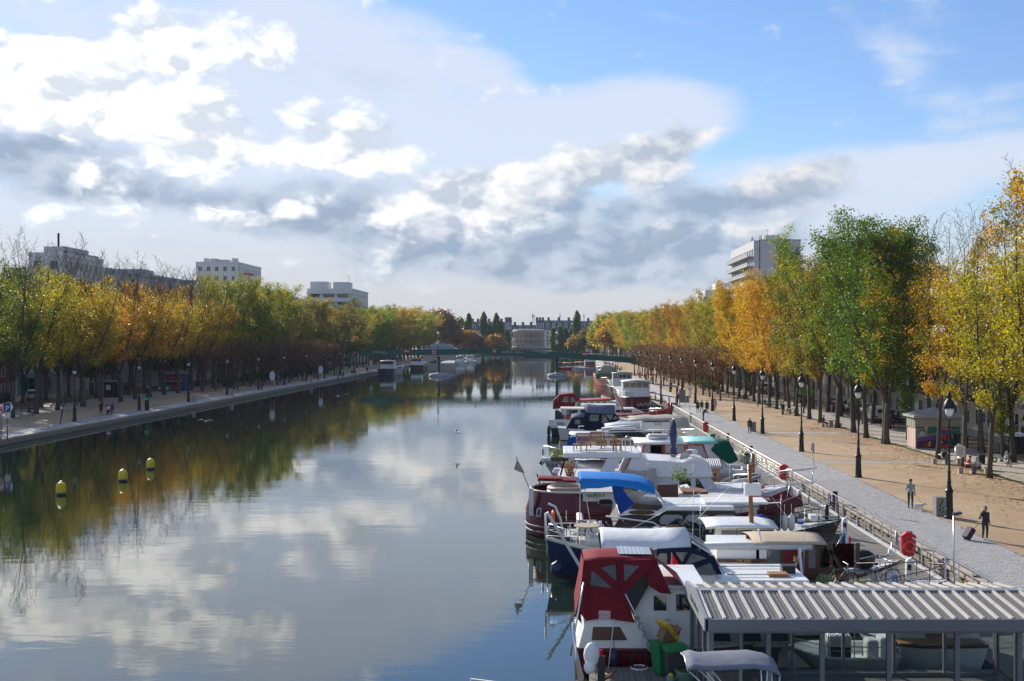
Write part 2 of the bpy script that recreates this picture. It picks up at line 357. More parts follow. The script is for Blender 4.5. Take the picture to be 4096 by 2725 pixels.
# ------------------------------------------------------------------ ground, water, quays
XL, XR, YN, YF = -56.5, 18.0, -60.0, 700.0
def mat_water():
 m = bpy.data.materials.new('canal_water'); m.use_nodes = True; t = NT(m.node_tree); b = t.n['Principled BSDF']
 b.inputs['Base Color'].default_value = (.012, .022, .013, 1); b.inputs['Roughness'].default_value = .015; b.inputs['IOR'].default_value = 1.95
 b.inputs['Specular IOR Level'].default_value = .5
 tc = t.new('ShaderNodeTexCoord').outputs['Object']
 def wave(sx, sy, sc, d, rot=0.0):
  mp = t.new('ShaderNodeMapping', {0: tc, 'Rotation': (0, 0, rot), 'Scale': (sx, sy, 1)}).outputs[0]
  return t.noise(mp, sc, d, .5, .4).outputs['Fac']
 calm = t.ramp(t.noise(tc, .035, 3, .5).outputs['Fac'], .36, .66)                # breezy and calm patches
 h = t.math('ADD', t.math('MULTIPLY', wave(.55, 1.5, 1.1, 3, .2), t.math('MULTIPLY_ADD', calm, .05, .012)),
 t.math('MULTIPLY', wave(.4, 1.0, .28, 2, -.3), .075))
 h = t.math('ADD', h, t.math('MULTIPLY', wave(.7, 1.6, 3.6, 2, .1), t.math('MULTIPLY', calm, .008)))
 bn = t.new('ShaderNodeBump', {'Height': h, 'Strength': 1.0, 'Distance': .085}); t.l.new(bn.outputs[0], b.inputs['Normal'])
 return m
w = MB(); w.add([(XL - 2, YN, 0), (XR + 2, YN, 0), (XR + 2, YF + 3, 0), (XL - 2, YF + 3, 0)], [(0, 1, 2, 3)])
o = w.build('water', mat_water()); tag(o, 'calm dark green canal basin reflecting clouds and trees', kind='structure')
def mat_ground(name, c1, c2, scale, bump, c3=None, leaf=0.0):
 m = bpy.data.materials.new(name); m.use_nodes = True; t = NT(m.node_tree); b = t.n['Principled BSDF']
 tc = t.new('ShaderNodeTexCoord').outputs['Object']
 n1 = t.noise(tc, scale, 8, .65).outputs['Fac']; n2 = t.noise(tc, scale * .08, 4, .6).outputs['Fac']; n3 = t.noise(tc, scale * 14, 3, .7).outputs['Fac']
 c = t.mix(t.ramp(n1, .3, .7), (*c1, 1), (*c2, 1))
 c = t.mix(t.math('MULTIPLY', t.ramp(n2, .40, .64), .75), c, (*(c3 or [x * .72 for x in c1]), 1))
 c = t.mix(1.0, c, t.math('MULTIPLY_ADD', n3, .5, .75), 'MULTIPLY')
 if leaf:                                                                         # fallen leaves
  v = t.new('ShaderNodeTexVoronoi', {'Vector': tc, 'Scale': 3.4, 'Randomness': 1.0})
  d = t.math('LESS_THAN', v.outputs['Distance'], .17)
  d = t.math('MULTIPLY', d, t.math('GREATER_THAN', t.noise(tc, .16, 4, .6).outputs['Fac'], 1 - leaf))
  c = t.mix(d, c, t.mix(v.outputs['Color'], (.30, .15, .03, 1), (.42, .26, .05, 1)))
 t.put(b.inputs['Base Color'], c); b.inputs['Roughness'].default_value = .9; b.inputs['Specular IOR Level'].default_value = .2
 bn = t.new('ShaderNodeBump', {'Height': t.math('ADD', n1, t.math('MULTIPLY', n3, .4)), 'Strength': bump, 'Distance': .05}); t.l.new(bn.outputs[0], b.inputs['Normal'])
 return m
m_earth = mat_ground('earth', (.20, .15, .10), (.26, .20, .14), .6, .3)
m_sand = mat_ground('stabilised_sand', (.38, .275, .175), (.47, .35, .235), .9, .5, (.31, .215, .135), .53)
m_path = mat_ground('pale_path', (.42, .38, .33), (.50, .46, .40), .8, .25, (.33, .29, .25), .5)
m_road = mat_ground('asphalt', (.055, .055, .058), (.075, .074, .075), .7, .2)
m_grass = mat_ground('lawn', (.05, .09, .015), (.09, .12, .02), 1.5, .8)
m_stone = M('quay_stone', (.30, .25, .19), .85, var=.25, scale=1.6, bump=.5, bscale=9, stain=.5)
m_cope = M('coping_stone', (.44, .36, .27), .8, var=.2, scale=1.3, bump=.4, bscale=12, stain=.35)
m_moss = mat_ground('moss', (.06, .09, .01), (.12, .13, .02), 5, 1.0)
m_sett = M('granite_sett', (.36, .36, .37), .75, var=.28, scale=2.0, bump=.3, bscale=40)
m_kerb = M('granite_kerb', (.40, .38, .36), .8, var=.15, scale=3, bump=.2)
# ground as one U-shaped sheet round the basin
g = MB(); E = 7000.0; z = P - .06
XO, YO = XR + .3, YF + 1.0; XI = XL - .3
g.add([(-E, YN, z), (XI, YN, z), (XI, YO, z), (-E, YO, z)], [(0, 1, 2, 3)])
g.add([(XO, YN, z), (E, YN, z), (E, YO, z), (XO, YO, z)], [(0, 1, 2, 3)])
g.add([(-E, YO, z), (XI, YO, z), (XO, YO, z), (E, YO, z), (E, E, z), (-E, E, z)], [(0, 1, 2, 3, 4, 5)])
tag(g.build('ground', m_earth), 'bare earth ground around the basin', kind='structure')
def sheet(name, x0, x1, y0, y1, z, mat, label, kind='structure', parent=None):
 s = MB().add([(x0, y0, z), (x1, y0, z), (x1, y1, z), (x0, y1, z)], [(0, 1, 2, 3)]); o = s.build(name, mat, parent); return tag(o, label, kind=kind)
sheet('sand_promenade', 22.3, 33.3, 5, 690, P - .004, m_sand, 'sandy ochre promenade on the right bank', )
sheet('lawn_strip', 33.1, 33.9, 60, 330, P - .002, m_grass, 'thin worn grass strip under the right trees')
sheet('footway', 33.6, 39.0, 5, 690, P + .001, m_path, 'pale footway between the tree rows on the right')
sheet('road', 39.25, 44.6, 5, 690, P - .10, m_road, 'asphalt street behind the right trees')
sheet('pavement', 44.85, 60, 5, 690, P + .002, m_path, 'pavement in front of the right bank buildings')
sheet('sand_promenade', -70.5, XL - 3.4, 5, 690, P - .004, m_sand, 'shaded sandy promenade on the left bank')
sheet('footway', -78, -70.4, 5, 690, P, m_path, 'pale footway between the left tree rows')
sheet('road', -88, -78.25, 5, 690, P - .10, m_road, 'dark asphalt street behind the left trees')
sheet('pavement', -97, -88.25, 5, 690, P + .002, m_path, 'pavement before the left bank houses')
for (y0, y1) in ((90.6, 92.0), (119.5, 120.9), (178, 179.4)): sheet('paved_crossing', 22.4, 33.6, y0, y1, P + .003, m_sett, 'band of grey setts crossing the sand promenade at %d metres' % y0)
for (y0, y1) in ((127, 128.4), (196, 197.4)): sheet('paved_crossing', -70.3, -59.9, y0, y1, P + .003, m_sett, 'band of setts crossing the left sand at %d metres' % y0)
for x in (39.12, 44.72, -78.12, -88.12):
 k = thing('kerb', 'granite kerb along the street at the %s' % ('right bank trees' if x == 39.12 else 'right bank houses' if x > 0 else 'left bank trees' if x > -80 else 'left bank houses'), 'kerb', (x, 60, P - .12)); k['kind'] = 'structure'
 del k['category']
 st = MB().box(-.125, .125, 0, 1.985, -.05, .125).build('kerb_stone', m_kerb, None)
 n = 70; st.parent = k
 for i in range(1, n): share(st, (0, i * 2.0, 0), k)
 MB().box(-.125, .125, 140, 600, -.05, .125).build('kerb_run', m_kerb, k, (0, 0, 0))
# quay walls: stone face, coping blocks, paved strip of setts
def quay(side):
 s = 1 if side == 'right' else -1; x = XR if s > 0 else XL
 q = thing('quay_wall_' + side, 'stone quay wall with coping blocks on the %s bank' % side, None, (x, 0, 0)); q['kind'] = 'structure'
 MB().box(min(x + s * .05, x + s * .9), max(x + s * .05, x + s * .9), YN, YF, -1.5, P - .25).build('wall', m_stone, q)
 if s < 0: MB().box(x - .9, x + .35, YN, YF, -1.5, .12).build('wall_footing', M('wet_stone', (.05, .047, .035), .5, var=.4), q)
 rn = random.Random(3); cp = []
 for k in range(4): cp.append(MB().box(-.02 - .01 * k % .02, .72, 0, 1.49 - .012 * k, -.24, .0).build('coping_stone', m_cope, q, (0, 0, 0), .025))
 y = 24.0; i = 0
 while y < 330:
  dx = (rn.random() - .5) * .03; dz = (rn.random() - .5) * .012
  o = cp[i] if i < 4 else share(cp[i % 4], (0, 0, 0), q)
  if i >= 4:
   for md in cp[i % 4].modifiers: b = o.modifiers.new('bevel', 'BEVEL'); b.width = .025; b.segments = 2
  o.location = (dx if s > 0 else dx, y + (0 if s > 0 else 1.5), P + .012 + dz); o.rotation_euler = (0, 0, 0 if s > 0 else math.pi)
  y += 1.5; i += 1
 MB().box(min(x, x + s * .72), max(x, x + s * .72), y, YF, P - .23, P + .012).build('coping_run', m_cope, q)
 if s > 0:                                                                        # moss on the wall face
  mm = MB()
  for k in range(260):
   yy = 30 + 130 * rn.random() ** 1.4; a = .1 + .35 * rn.random(); h = .03 + .06 * rn.random(); zz = P - .25 - rn.random() ** 2 * .3
   mm.ball((x + .03, yy, zz), .05, a, h, 6)
  tag(mm.build('moss', m_moss, q), None, kind='stuff')
 x0, x1 = (x + .73, 22.25) if s > 0 else (XL - 3.4, x - .73)
 st = MB(); yy = 40.0 if s > 0 else 104.0; yend = 150 if s > 0 else 165; row = 0
 while yy < yend:                                                                 # single setts in courses
  xx = x0 + (.11 if row % 2 else 0); d = .155 if yy < 80 else .30
  while xx < x1 - .12:
   wd = (.20 + .07 * rn.random()) * (1 if yy < 80 else 1.7); hz = P + .004 + rn.random() * .014
   st.add([(xx, yy, P - .03), (xx + wd - .016, yy, P - .03), (xx + wd - .016, yy + d - .016, P - .03), (xx, yy + d - .016, P - .03),
 (xx + .008, yy + .008, hz), (xx + wd - .024, yy + .008, hz), (xx + wd - .024, yy + d - .024, hz), (xx + .008, yy + d - .024, hz)],
 [(4, 5, 6, 7), (0, 1, 5, 4), (1, 2, 6, 5), (2, 3, 7, 6), (3, 0, 4, 7)], rn.choice((0, 0, 1, 2)))
   xx += wd
  yy += d; row += 1
 m2 = M('granite_sett_warm', (.40, .36, .33), .75, var=.25, scale=2); m3 = M('granite_sett_dark', (.32, .325, .335), .75, var=.25, scale=2)
 tag(st.build('setts', [m_sett, m2, m3], q), None, kind='stuff')
 bed = sheet('paved_quay_' + side, x0 - .02, x1 + .02, 5, 690, P - .012, M('sett_joint', (.24, .23, .22), .9, var=.3, scale=3, bump=.5, bscale=8), 'strip of grey granite setts along the %s quay' % side)
 far = sheet('paved_quay_' + side, x0 - .02, x1 + .02, yend, 690, P + .008, M('granite_setts_far', (.38, .37, .36), .8, var=.3, scale=2.5, bump=.4, bscale=6), 'far strip of granite setts on the %s quay' % side)
quay('right'); quay('left')
e = thing('quay_wall_far', 'stone quay wall closing the far end of the basin', None, ((XL + XR) / 2, YF, 0)); e['kind'] = 'structure'
MB().box(XL - .9, XR + .9, YF, YF + 1, -1.5, P).build('wall', m_stone, e)
# mooring rings on the coping
ringm = M('rusty_iron', (.06, .035, .02), .7, .3, var=.3)
for i, (px, py) in enumerate(((3476, 2034), (3180, 1877), (3005, 1785), (2865, 1715), (4010, 2310), (3730, 2240))):
 X, Y = 18.38, F * (CAMZ - P) / (py - CY)
 o = thing('mooring_ring', '%s iron mooring ring lying on the right coping' % nth(i), 'mooring ring', (X, Y, P + .02), 0, 'mooring rings on the right coping')
 MB().ring((0, 0, .025), .16, .022, 16, 6).build('ring', ringm, o, (0, 0, 0)); MB().box(-.26, -.1, -.05, .05, 0, .05).build('staple', ringm, o, (0, 0, 0))
# ------------------------------------------------------------------ trees
def mat_leaf(name, second=(.12, .195, .010)):
 m = bpy.data.materials.new(name); m.use_nodes = True; t = NT(m.node_tree); b = t.n['Principled BSDF']; out = t.n['Material Output']
 oi = t.new('ShaderNodeObjectInfo'); at = t.new('ShaderNodeAttribute', attribute_name='rnd').outputs['Fac']
 tc = t.new('ShaderNodeTexCoord').outputs['Object']
 off = t.new('ShaderNodeCombineXYZ', {0: t.math('MULTIPLY', oi.outputs['Random'], 57.0), 1: 0.0, 2: 0.0}).outputs[0]
 pos = t.new('ShaderNodeVectorMath', {0: tc, 1: off}, operation='ADD').outputs[0]
 n = t.noise(pos, .42, 3, .6).outputs['Fac']
 f = t.ramp(t.math('ADD', t.math('MULTIPLY_ADD', at, .16, n), t.math('MULTIPLY', oi.outputs['Alpha'], .5)), .74, .92)
 c = t.mix(f, oi.outputs['Color'], (*second, 1))
 hs = t.new('ShaderNodeHueSaturation', {'Color': c, 'Hue': t.math('MULTIPLY_ADD', at, .05, .475), 'Saturation': 1.0, 'Value': t.math('MULTIPLY_ADD', at, .6, .65)})
 t.put(b.inputs['Base Color'], hs.outputs[0]); b.inputs['Roughness'].default_value = .5; b.inputs['Specular IOR Level'].default_value = .5
 trn = t.new('ShaderNodeBsdfTranslucent'); t.put(trn.inputs[0], hs.outputs[0])
 mx = t.new('ShaderNodeMixShader', {0: .5}); t.l.new(b.outputs[0], mx.inputs[1]); t.l.new(trn.outputs[0], mx.inputs[2]); t.l.new(mx.outputs[0], out.inputs[0])
 return m
m_leaf = mat_leaf('autumn_leaves')
m_bark = M('bark', (.085, .066, .05), .9, var=.4, scale=5, bump=.9, bscale=22, stretch=(1, 1, .25))
m_twig = M('twigs', (.10, .072, .055), .9, var=.3, scale=4)
m_rtwig = M('purple_brown_twigs', (.105, .050, .042), .9, var=.35, scale=3)
def leaf_mesh(name, cen, size, rng, mat, flat=.0):
 n = len(cen); a = rng.normal(size=(n, 3)); a /= np.linalg.norm(a, axis=1)[:, None]
 b = np.cross(a, rng.normal(size=(n, 3))); b /= np.linalg.norm(b, axis=1)[:, None]; c = np.cross(a, b)
 s = size * rng.uniform(.65, 1.3, size=(n, 1))
 v = np.stack([cen - a * s * .55, cen + b * s * .42 + c * s * .12, cen + a * s * .55, cen - b * s * .42 + c * s * .12], 1).reshape(-1, 3)
 me = bpy.data.meshes.new(name); me.vertices.add(4 * n); me.loops.add(4 * n); me.polygons.add(n)
 me.vertices.foreach_set('co', v.astype(np.float32).ravel()); me.loops.foreach_set('vertex_index', np.arange(4 * n, dtype=np.int32))
 me.polygons.foreach_set('loop_start', np.arange(0, 4 * n, 4, dtype=np.int32)); me.polygons.foreach_set('loop_total', np.full(n, 4, dtype=np.int32))
 at = me.attributes.new('rnd', 'FLOAT', 'FACE'); at.data.foreach_set('value', rng.uniform(0, 1, n).astype(np.float32))
 me.materials.append(mat); me.update(calc_edges=True); return me
def bend(p, d, L, n, up, wob, rng):
 """a limb that climbs: list of points"""
 pts = [p.copy()]; d = d / np.linalg.norm(d)
 for i in range(n):
  d = d + np.array([0, 0, up]) + rng.normal(size=3) * wob; d /= np.linalg.norm(d); p = p + d * (L / n); pts.append(p.copy())
 return pts, d
def gen_tree(seed, H, fork, stems, spread, nbr, leafk, lsize, bare=1.2, low=.0, lean=.0, tr_r=.24, nsub=6, leafmat=None, woodmat=None, clust=.37):
 rng = np.random.default_rng(seed); wood = MB(); twig = []; cen = []
 base_pts, d = bend(np.array([0., 0, -.15]), np.array([lean, lean * .3, 1.]), fork + .15, 5, .03, .025, rng)
 wood.tube(base_pts, [tr_r * 1.45, tr_r * 1.05, tr_r, tr_r * .95, tr_r * .9, tr_r * .85], 9)
 top = base_pts[-1]; ph = rng.uniform(0, 6.28)
 for s in range(stems):
  a = ph + s * 6.283 / stems + rng.normal() * .3; tilt = (.36 if stems > 1 else .03) * rng.uniform(.6, 1.25)
  L = (H - fork) * rng.uniform(.88, 1.04)
  pts, _ = bend(top.copy(), np.array([math.cos(a) * tilt, math.sin(a) * tilt, 1.]), L, 9, .045, .05, rng)
  r0 = tr_r * (.8 if stems == 1 else .62); rs = [max(.018, r0 * (1 - i / 9.6)) for i in range(10)]
  wood.tube(pts, rs, 7)
  for k in range(nbr):
   u = (k + rng.uniform(0, 1)) / nbr; u = low + (1 - low) * u; fi = u * 8.99; i = int(fi); p = pts[i] + (pts[i + 1] - pts[i]) * (fi - i)
   az = k * 2.4 + rng.normal() * .35 + s; prof = math.sin(math.pi * min(1, .16 + .84 * (1 - u) ** .8)) ** .7 if u > .3 else .55 + u * 1.5
   bl = spread * prof * rng.uniform(.7, 1.2) * (.75 if stems > 1 else 1); out = .95 - .45 * u
   bp, bd = bend(p.copy(), np.array([math.cos(az) * out, math.sin(az) * out, .55 + .5 * u]), bl, 4, .10, .09, rng)
   br = max(.014, rs[i] * .45); wood.tube(bp, [br, br * .8, br * .6, br * .4, .009], 4)
   for q in range(nsub):
    uu = .25 + .75 * (q + rng.uniform(0, 1)) / nsub; fj = min(3.99, uu * 4); j = int(fj); sp = bp[j] + (bp[j + 1] - bp[j]) * (fj - j)
    sdv = rng.normal(size=3); sdv[2] = abs(sdv[2]) * .6 + .15; sl = rng.uniform(.5, 1.15) * (.5 + .12 * bl)
    tp, _ = bend(sp, bd * .6 + sdv, sl, 2, .06, .1, rng); twig.append(tp)
    hz = tp[-1][2] / H
    if rng.uniform() < (1.0 if hz < bare else max(.0, 1 - (hz - bare) * 5.5)):
     for c in (tp[1], tp[2]):
      cen.append(c + rng.normal(size=(int(leafk * rng.uniform(.4, 1.5)) + 1, 3)) * np.array([clust, clust, clust * .8]))
 for tp in twig: wood.tube(tp, [.020, .015, .008], 3, 1, False, False)
 cen = np.concatenate(cen) if cen else np.zeros((0, 3))
 wm = wood.mesh('trunk', [woodmat or m_bark, m_twig if woodmat is None else woodmat])
 return wm, (leaf_mesh('crown', cen, lsize, rng, leafmat or m_leaf) if len(cen) else None), len(cen)
TREES = {}
def tree_kind(key, *a, **k): TREES[key] = gen_tree(*a, **k)
tree_kind('full1', 11, 21.5, 4.6, 3, 5.4, 15, 32, .185, 1.2, .06); tree_kind('full2', 12, 22.5, 5.0, 2, 6.2, 20, 34, .185, 1.2, .04, .03)
tree_kind('full3', 13, 20.5, 4.0, 3, 5.6, 15, 32, .185, 1.2, .04, -.03)
tree_kind('thin1', 21, 22.5, 4.8, 3, 5.4, 15, 14, .18, .68, .06, .0, .24, 9); tree_kind('thin2', 22, 21.5, 4.4, 4, 5.4, 13, 13, .18, .62, .04, .02, .24, 9)
tree_kind('thin3', 23, 23.5, 5.2, 2, 6.0, 20, 15, .18, .76, .06, -.02, .24, 9)
tree_kind('bare1', 41, 8.2, 2.6, 5, 2.7, 10, .9, .15, 1.2, .0, .0, .13, 9, None, m_rtwig, .25)
tree_kind('bare2', 42, 7.6, 2.4, 4, 2.9, 12, .8, .15, 1.2, .0, .02, .12, 9, None, m_rtwig, .25)
tree_kind('young', 51, 11, 3.2, 2, 3.2, 12, 26, .17, 1.2, .0, .02, .14)
def gen_poplar(seed, H, rad, n):
 rng = np.random.default_rng(seed); w = MB(); w.tube([(0, 0, -.1), (.1, 0, H * .5), (0, .1, H * .96)], [.4, .25, .03], 7)
 for k in range(26):
  z = H * (.06 + .85 * k / 26); a = k * 2.4; r = rad * .6; w.tube([(0, 0, z), (math.cos(a) * r * .6, math.sin(a) * r * .6, z + 2), (math.cos(a) * r, math.sin(a) * r, z + 4.5)], [.08, .05, .01], 3)
 u = rng.uniform(0, 1, n) ** .8; a = rng.uniform(0, 6.283, n); lob = 1 + .25 * np.sin(a * 3 + u * 14) + .18 * np.sin(a * 5 - u * 23)
 prof = np.sin(np.pi * np.clip(.16 + .84 * u, 0, 1)) ** .4; r = rad * prof * lob * np.sqrt(rng.uniform(.25, 1, n))
 cen = np.stack([r * np.cos(a), r * np.sin(a), H * (.04 + .97 * u) + rng.normal(size=n) * .5], 1)
 return w.mesh('trunk', m_bark), leaf_mesh('crown', cen, .75, rng, m_leaf), n
TREES['poplar1'] = gen_poplar(61, 29, 2.9, 6500); TREES['poplar2'] = gen_poplar(62, 24, 3.7, 6500)
def gen_round(seed, H, rad, n, ls=.7):
 rng = np.random.default_rng(seed); w = MB(); w.tube([(0, 0, -.1), (.1, 0, H * .3), (0, .1, H * .5)], [.25, .2, .1], 7)
 for k in range(12):
  a = k * 2.4; w.tube([(0, 0, H * .25), (math.cos(a) * rad * .5, math.sin(a) * rad * .5, H * .5), (math.cos(a) * rad * .8, math.sin(a) * rad * .8, H * (.55 + .03 * k))], [.1, .06, .01], 3)
 cl = rng.normal(size=(46, 3)); cl /= np.linalg.norm(cl, axis=1)[:, None]; cl[:, 2] = np.abs(cl[:, 2]) * 1.1 - .2
 pick = rng.integers(0, 46, n); cen = cl[pick] * np.array([rad * .72, rad * .72, H * .40]) * rng.uniform(.8, 1.05, (n, 1)) + rng.normal(size=(n, 3)) * rad * .17
 cen[:, 2] += H * .54
 return w.mesh('trunk', m_bark), leaf_mesh('crown', cen, ls, rng, m_leaf), n
TREES['round1'] = gen_round(71, 10, 5, 4500); TREES['round2'] = gen_round(72, 17, 7.5, 8000, .8); TREES['bush'] = gen_round(73, 2.0, 1.3, 1200, .16)
YEL, GOLD, ORA, GRN, LIME, OLIVE, BRN = (.62, .43, .012), (.64, .38, .012), (.58, .26, .02), (.11, .20, .010), (.30, .36, .015), (.19, .24, .03), (.26, .13, .03)
def topz(wm, lm):
 z = [v.co.z for v in wm.vertices]
 return max(z)
TOPZ = {k: (topz(*v[:2]) if k[0] in 'ftby' and k != 'bush' else {'poplar1': 29, 'poplar2': 24, 'round1': 10, 'round2': 17, 'bush': 2}[k]) for k, v in TREES.items()}
SKY_R = [(2380, 1275), (2430, 1262), (2500, 1245), (2600, 1240), (2700, 1222), (2800, 1200), (2900, 1165), (2960, 1135), (3050, 1085), (3150, 1060), (3250, 1010), (3340, 930), (3430, 870), (3520, 845), (3650, 810), (3750, 795), (3900, 765), (4000, 690), (4200, 590), (4600, 420)]
SKY_L = [(-400, 780), (0, 880), (200, 945), (500, 1010), (800, 1065), (930, 1105), (1000, 1110), (1100, 1150), (1200, 1180), (1300, 1195), (1420, 1240), (1560, 1220), (1650, 1240), (1750, 1275)]
def skyline(tab, px, Y):
 """tree height so that the row's top follows the ridge of the photographed trees"""
 return CAMZ + (CY - np.interp(px, [a for a, b in tab], [b for a, b in tab])) * Y / F - P
TN = 0
def tree(kind, x, y, h, colour, alpha, label, group, name='poplar_tree', wide=1.0, cat='tree'):
 global TN
 wm, lm, _ = TREES[kind]; rn = random.Random(1000 + TN); TN += 1
 rt = thing(name, label, cat, (x, y, P), rn.uniform(0, 6.28), group)
 s = h / TOPZ[kind]; rt.scale = (s * wide, s * wide, s)
 t_ = bpy.data.objects.new('trunk', wm); COL.objects.link(t_); t_.parent = rt
 if lm:
  c = bpy.data.objects.new('crown', lm); COL.objects.link(c); c.parent = rt; c.color = (*colour, alpha)
 return rt
def jit(c, rn, k=.18): return tuple(max(.004, v * rn.uniform(1 - k, 1 + k)) for v in c)
def plant_rows():
 rn = random.Random(5)
# right bank, two rows
 for row, (X, y0, dy) in enumerate(((32.6, 61.5, 6.6), (38.4, 64.0, 6.9))):
  y = y0; i = 0
  while y < 640:
   if row == 0: x, yy = X + rn.uniform(-.35, .35), y + rn.uniform(-.6, .6)
   else: x, yy = X + rn.uniform(-.3, .3), y + rn.uniform(-.8, .8)
   px = CX + x * F / yy
   if row == 0 and 101 < yy < 106: yy = 108
   if row == 1 and 100.5 < yy < 107: y += dy; i += 1; continue
   if px > 4330: kind, c, al, h = 'full1', YEL, .4, 22
   elif px > 4030: kind, c, al, h = rn.choice(('thin3', 'thin1')), (.62, .40, .012), .32, 23
   elif px > 3700: kind, c, al, h = rn.choice(('thin1', 'thin3', 'full1')), GOLD, .3, 23.5
   elif px > 3590: kind, c, al, h = 'thin3', YEL, .5, 23
   elif px > 3380: kind, c, al, h = rn.choice(('full2', 'full3')), (.09, .165, .012), .8, 24.5
   elif px > 3230: kind, c, al, h = rn.choice(('thin1', 'full1')), (.42, .34, .02), .45, 24.5
   elif px > 3120: kind, c, al, h = 'full3', (.48, .38, .02), .4, 22.5
   elif px > 2930: kind, c, al, h = rn.choice(('full1', 'full2')), GOLD, .12, 23
   elif px > 2800: kind, c, al, h = 'full3', (.5, .38, .02), .35, 21
   elif px > 2640: kind, c, al, h = rn.choice(('full2', 'full1')), rn.choice((ORA, GOLD, (.36, .28, .02))), .35, 21
   else: kind, c, al, h = rn.choice(('full1', 'full2', 'full3')), rn.choice(((.44, .34, .02), GOLD, YEL, LIME)), .35, 20.5
   wd = 1.0
   if y > 330: wd = 1.35
   lab = ('%s tall poplar from the camera in the %s row on the right bank' % (nth(i), 'sandy' if row == 0 else 'street side')) if y < 200 else 'distant autumn poplar in the right bank rows near the footbridge'
   h = float(np.clip(skyline(SKY_R, px, yy), 15, 27)) * (.93 if row else 1); tree(kind, x, yy, h * rn.uniform(.93, 1.03), jit(c, rn), al, lab, 'poplars of the right bank', wide=wd * rn.uniform(1.0, 1.16))
   y += dy if y < 330 else 13; i += 1
# left bank, two rows
 for row, (X, y0, dy) in enumerate(((-71, 137.0, 7.2), (-77, 134.0, 7.4), (-85, 140.0, 9.0))):
  y = y0; i = 0
  while y < 640:
   x, yy = X + rn.uniform(-.4, .4), y + rn.uniform(-1, 1); px = CX + x * F / yy
   if px < 130: kind, c, al, h = 'thin1', (.34, .30, .02), .6, 25
   elif px < 420: kind, c, al, h = rn.choice(('thin1', 'thin2', 'thin3')), YEL, .2, 23.5
   elif px < 880: kind, c, al, h = rn.choice(('thin2', 'thin1')), GOLD, .22, 22.5
   elif px < 1090: kind, c, al, h = rn.choice(('full1', 'full3')), (.46, .40, .015), .45, 22.5
   elif px < 1280: kind, c, al, h = rn.choice(('thin1', 'full3')), (.42, .28, .02), .4, 21
   elif px < 1420: kind, c, al, h = 'full1', (.42, .24, .02), .5, 22
   else: kind, c, al, h = rn.choice(('full1', 'full2', 'full3')), rn.choice((LIME, YEL, GOLD, (.44, .32, .02))), .35, 21
   lab = ('%s poplar from the left edge in the %s row on the left bank' % (nth(i), ('waterside', 'middle', 'street side')[row])) if y < 270 else 'distant autumn poplar in the left bank rows towards the footbridge'
   h = float(np.clip(skyline(SKY_L, px, yy), 15, 27)) * (1, .95, .82)[row]; tree(kind if row < 2 else 'full%d' % rn.randint(1, 3), x, yy, h * rn.uniform(.94, 1.04), jit(c, rn), al, lab, 'poplars of the left bank', wide=rn.uniform(1.1, 1.3) * (1.3 if y > 330 else 1))
   y += dy if y < 330 else 13; i += 1
# small bare trees in front
 for x, ys, w in ((24.2, range(192, 330, 11), 'lamp side'), (27.6, range(183, 330, 10), 'middle'), (30.4, range(206, 330, 12), 'inner')):
  for k, y in enumerate(ys):
   tree(rn.choice(('bare1', 'bare2')), x + rn.uniform(-.4, .4), y + rn.uniform(-2, 2), rn.uniform(8, 9.6), BRN, .0, '%s small bare purple brown tree from the camera in the %s row, right bank' % (nth(k), w), 'small bare trees of the right bank', 'small_bare_tree', 1.25)
 for x, ys, w in ((-61.5, range(246, 330, 12), 'quay side'), (-64.5, range(225, 330, 9), 'middle'), (-68, range(214, 330, 9), 'inner')):
  for k, y in enumerate(ys):
   tree(rn.choice(('bare1', 'bare2')), x + rn.uniform(-.4, .4), y + rn.uniform(-2, 2), rn.uniform(9, 10.5), BRN, .0, '%s small bare dark brown tree from the camera in the %s row, left bank' % (nth(k), w), 'small bare trees of the left bank', 'small_bare_tree', 1.3)
# leafy young trees and shoots low down by the street
 for i, (x, y, h, c) in enumerate(((36.4, 131, 10, (.10, .2, .015)), (37.5, 92, 9, (.36, .32, .02)), (36.0, 112, 9, (.12, .22, .015)), (34.6, 152, 10, (.09, .17, .012)), (39.5, 86, 9, (.34, .3, .02)), (35, 196, 9, (.14, .2, .02)))):
  tree('young', x, y, h, c, .6, '%s leafy young tree between the right rows counting from the camera' % nth(i), 'young trees between the right rows', 'young_tree')
 for i, (x, y, h) in enumerate(((-90, 214, 10), (-84, 236, 12), (-90, 262, 11))):
  tree('round1', x, y, h, LIME, .5, '%s bright green tree behind the left poplars' % nth(i), 'green trees behind the left poplars', 'leafy_tree')
# far end: lombardy poplars, round trees, orange bushes
 for i, (px, y, h, k, c) in enumerate(((1845, 690, 32, 'poplar2', OLIVE), (1875, 686, 36, 'poplar1', GRN), (1935, 680, 37, 'poplar1', OLIVE), (1958, 684, 27, 'poplar2', GRN), (1985, 676, 36, 'poplar1', OLIVE),
 (2000, 672, 29, 'poplar2', GRN), (2028, 690, 22, 'poplar2', GRN), (2215, 690, 24, 'poplar2', OLIVE), (2240, 684, 25, 'poplar2', OLIVE), (2262, 690, 24, 'poplar2', GRN), (2308, 678, 38, 'poplar1', OLIVE), (2290, 690, 24, 'poplar2', GRN), (2385, 690, 26, 'poplar2', GRN), (2330, 700, 20, 'poplar2', BRN))):
  tree(k, (px - CX) * y / F, y, h * .70, c, .4, '%s from the left of the slender dark green poplars at the far end' % nth(i), 'slender poplars at the far end of the basin', 'lombardy_poplar')
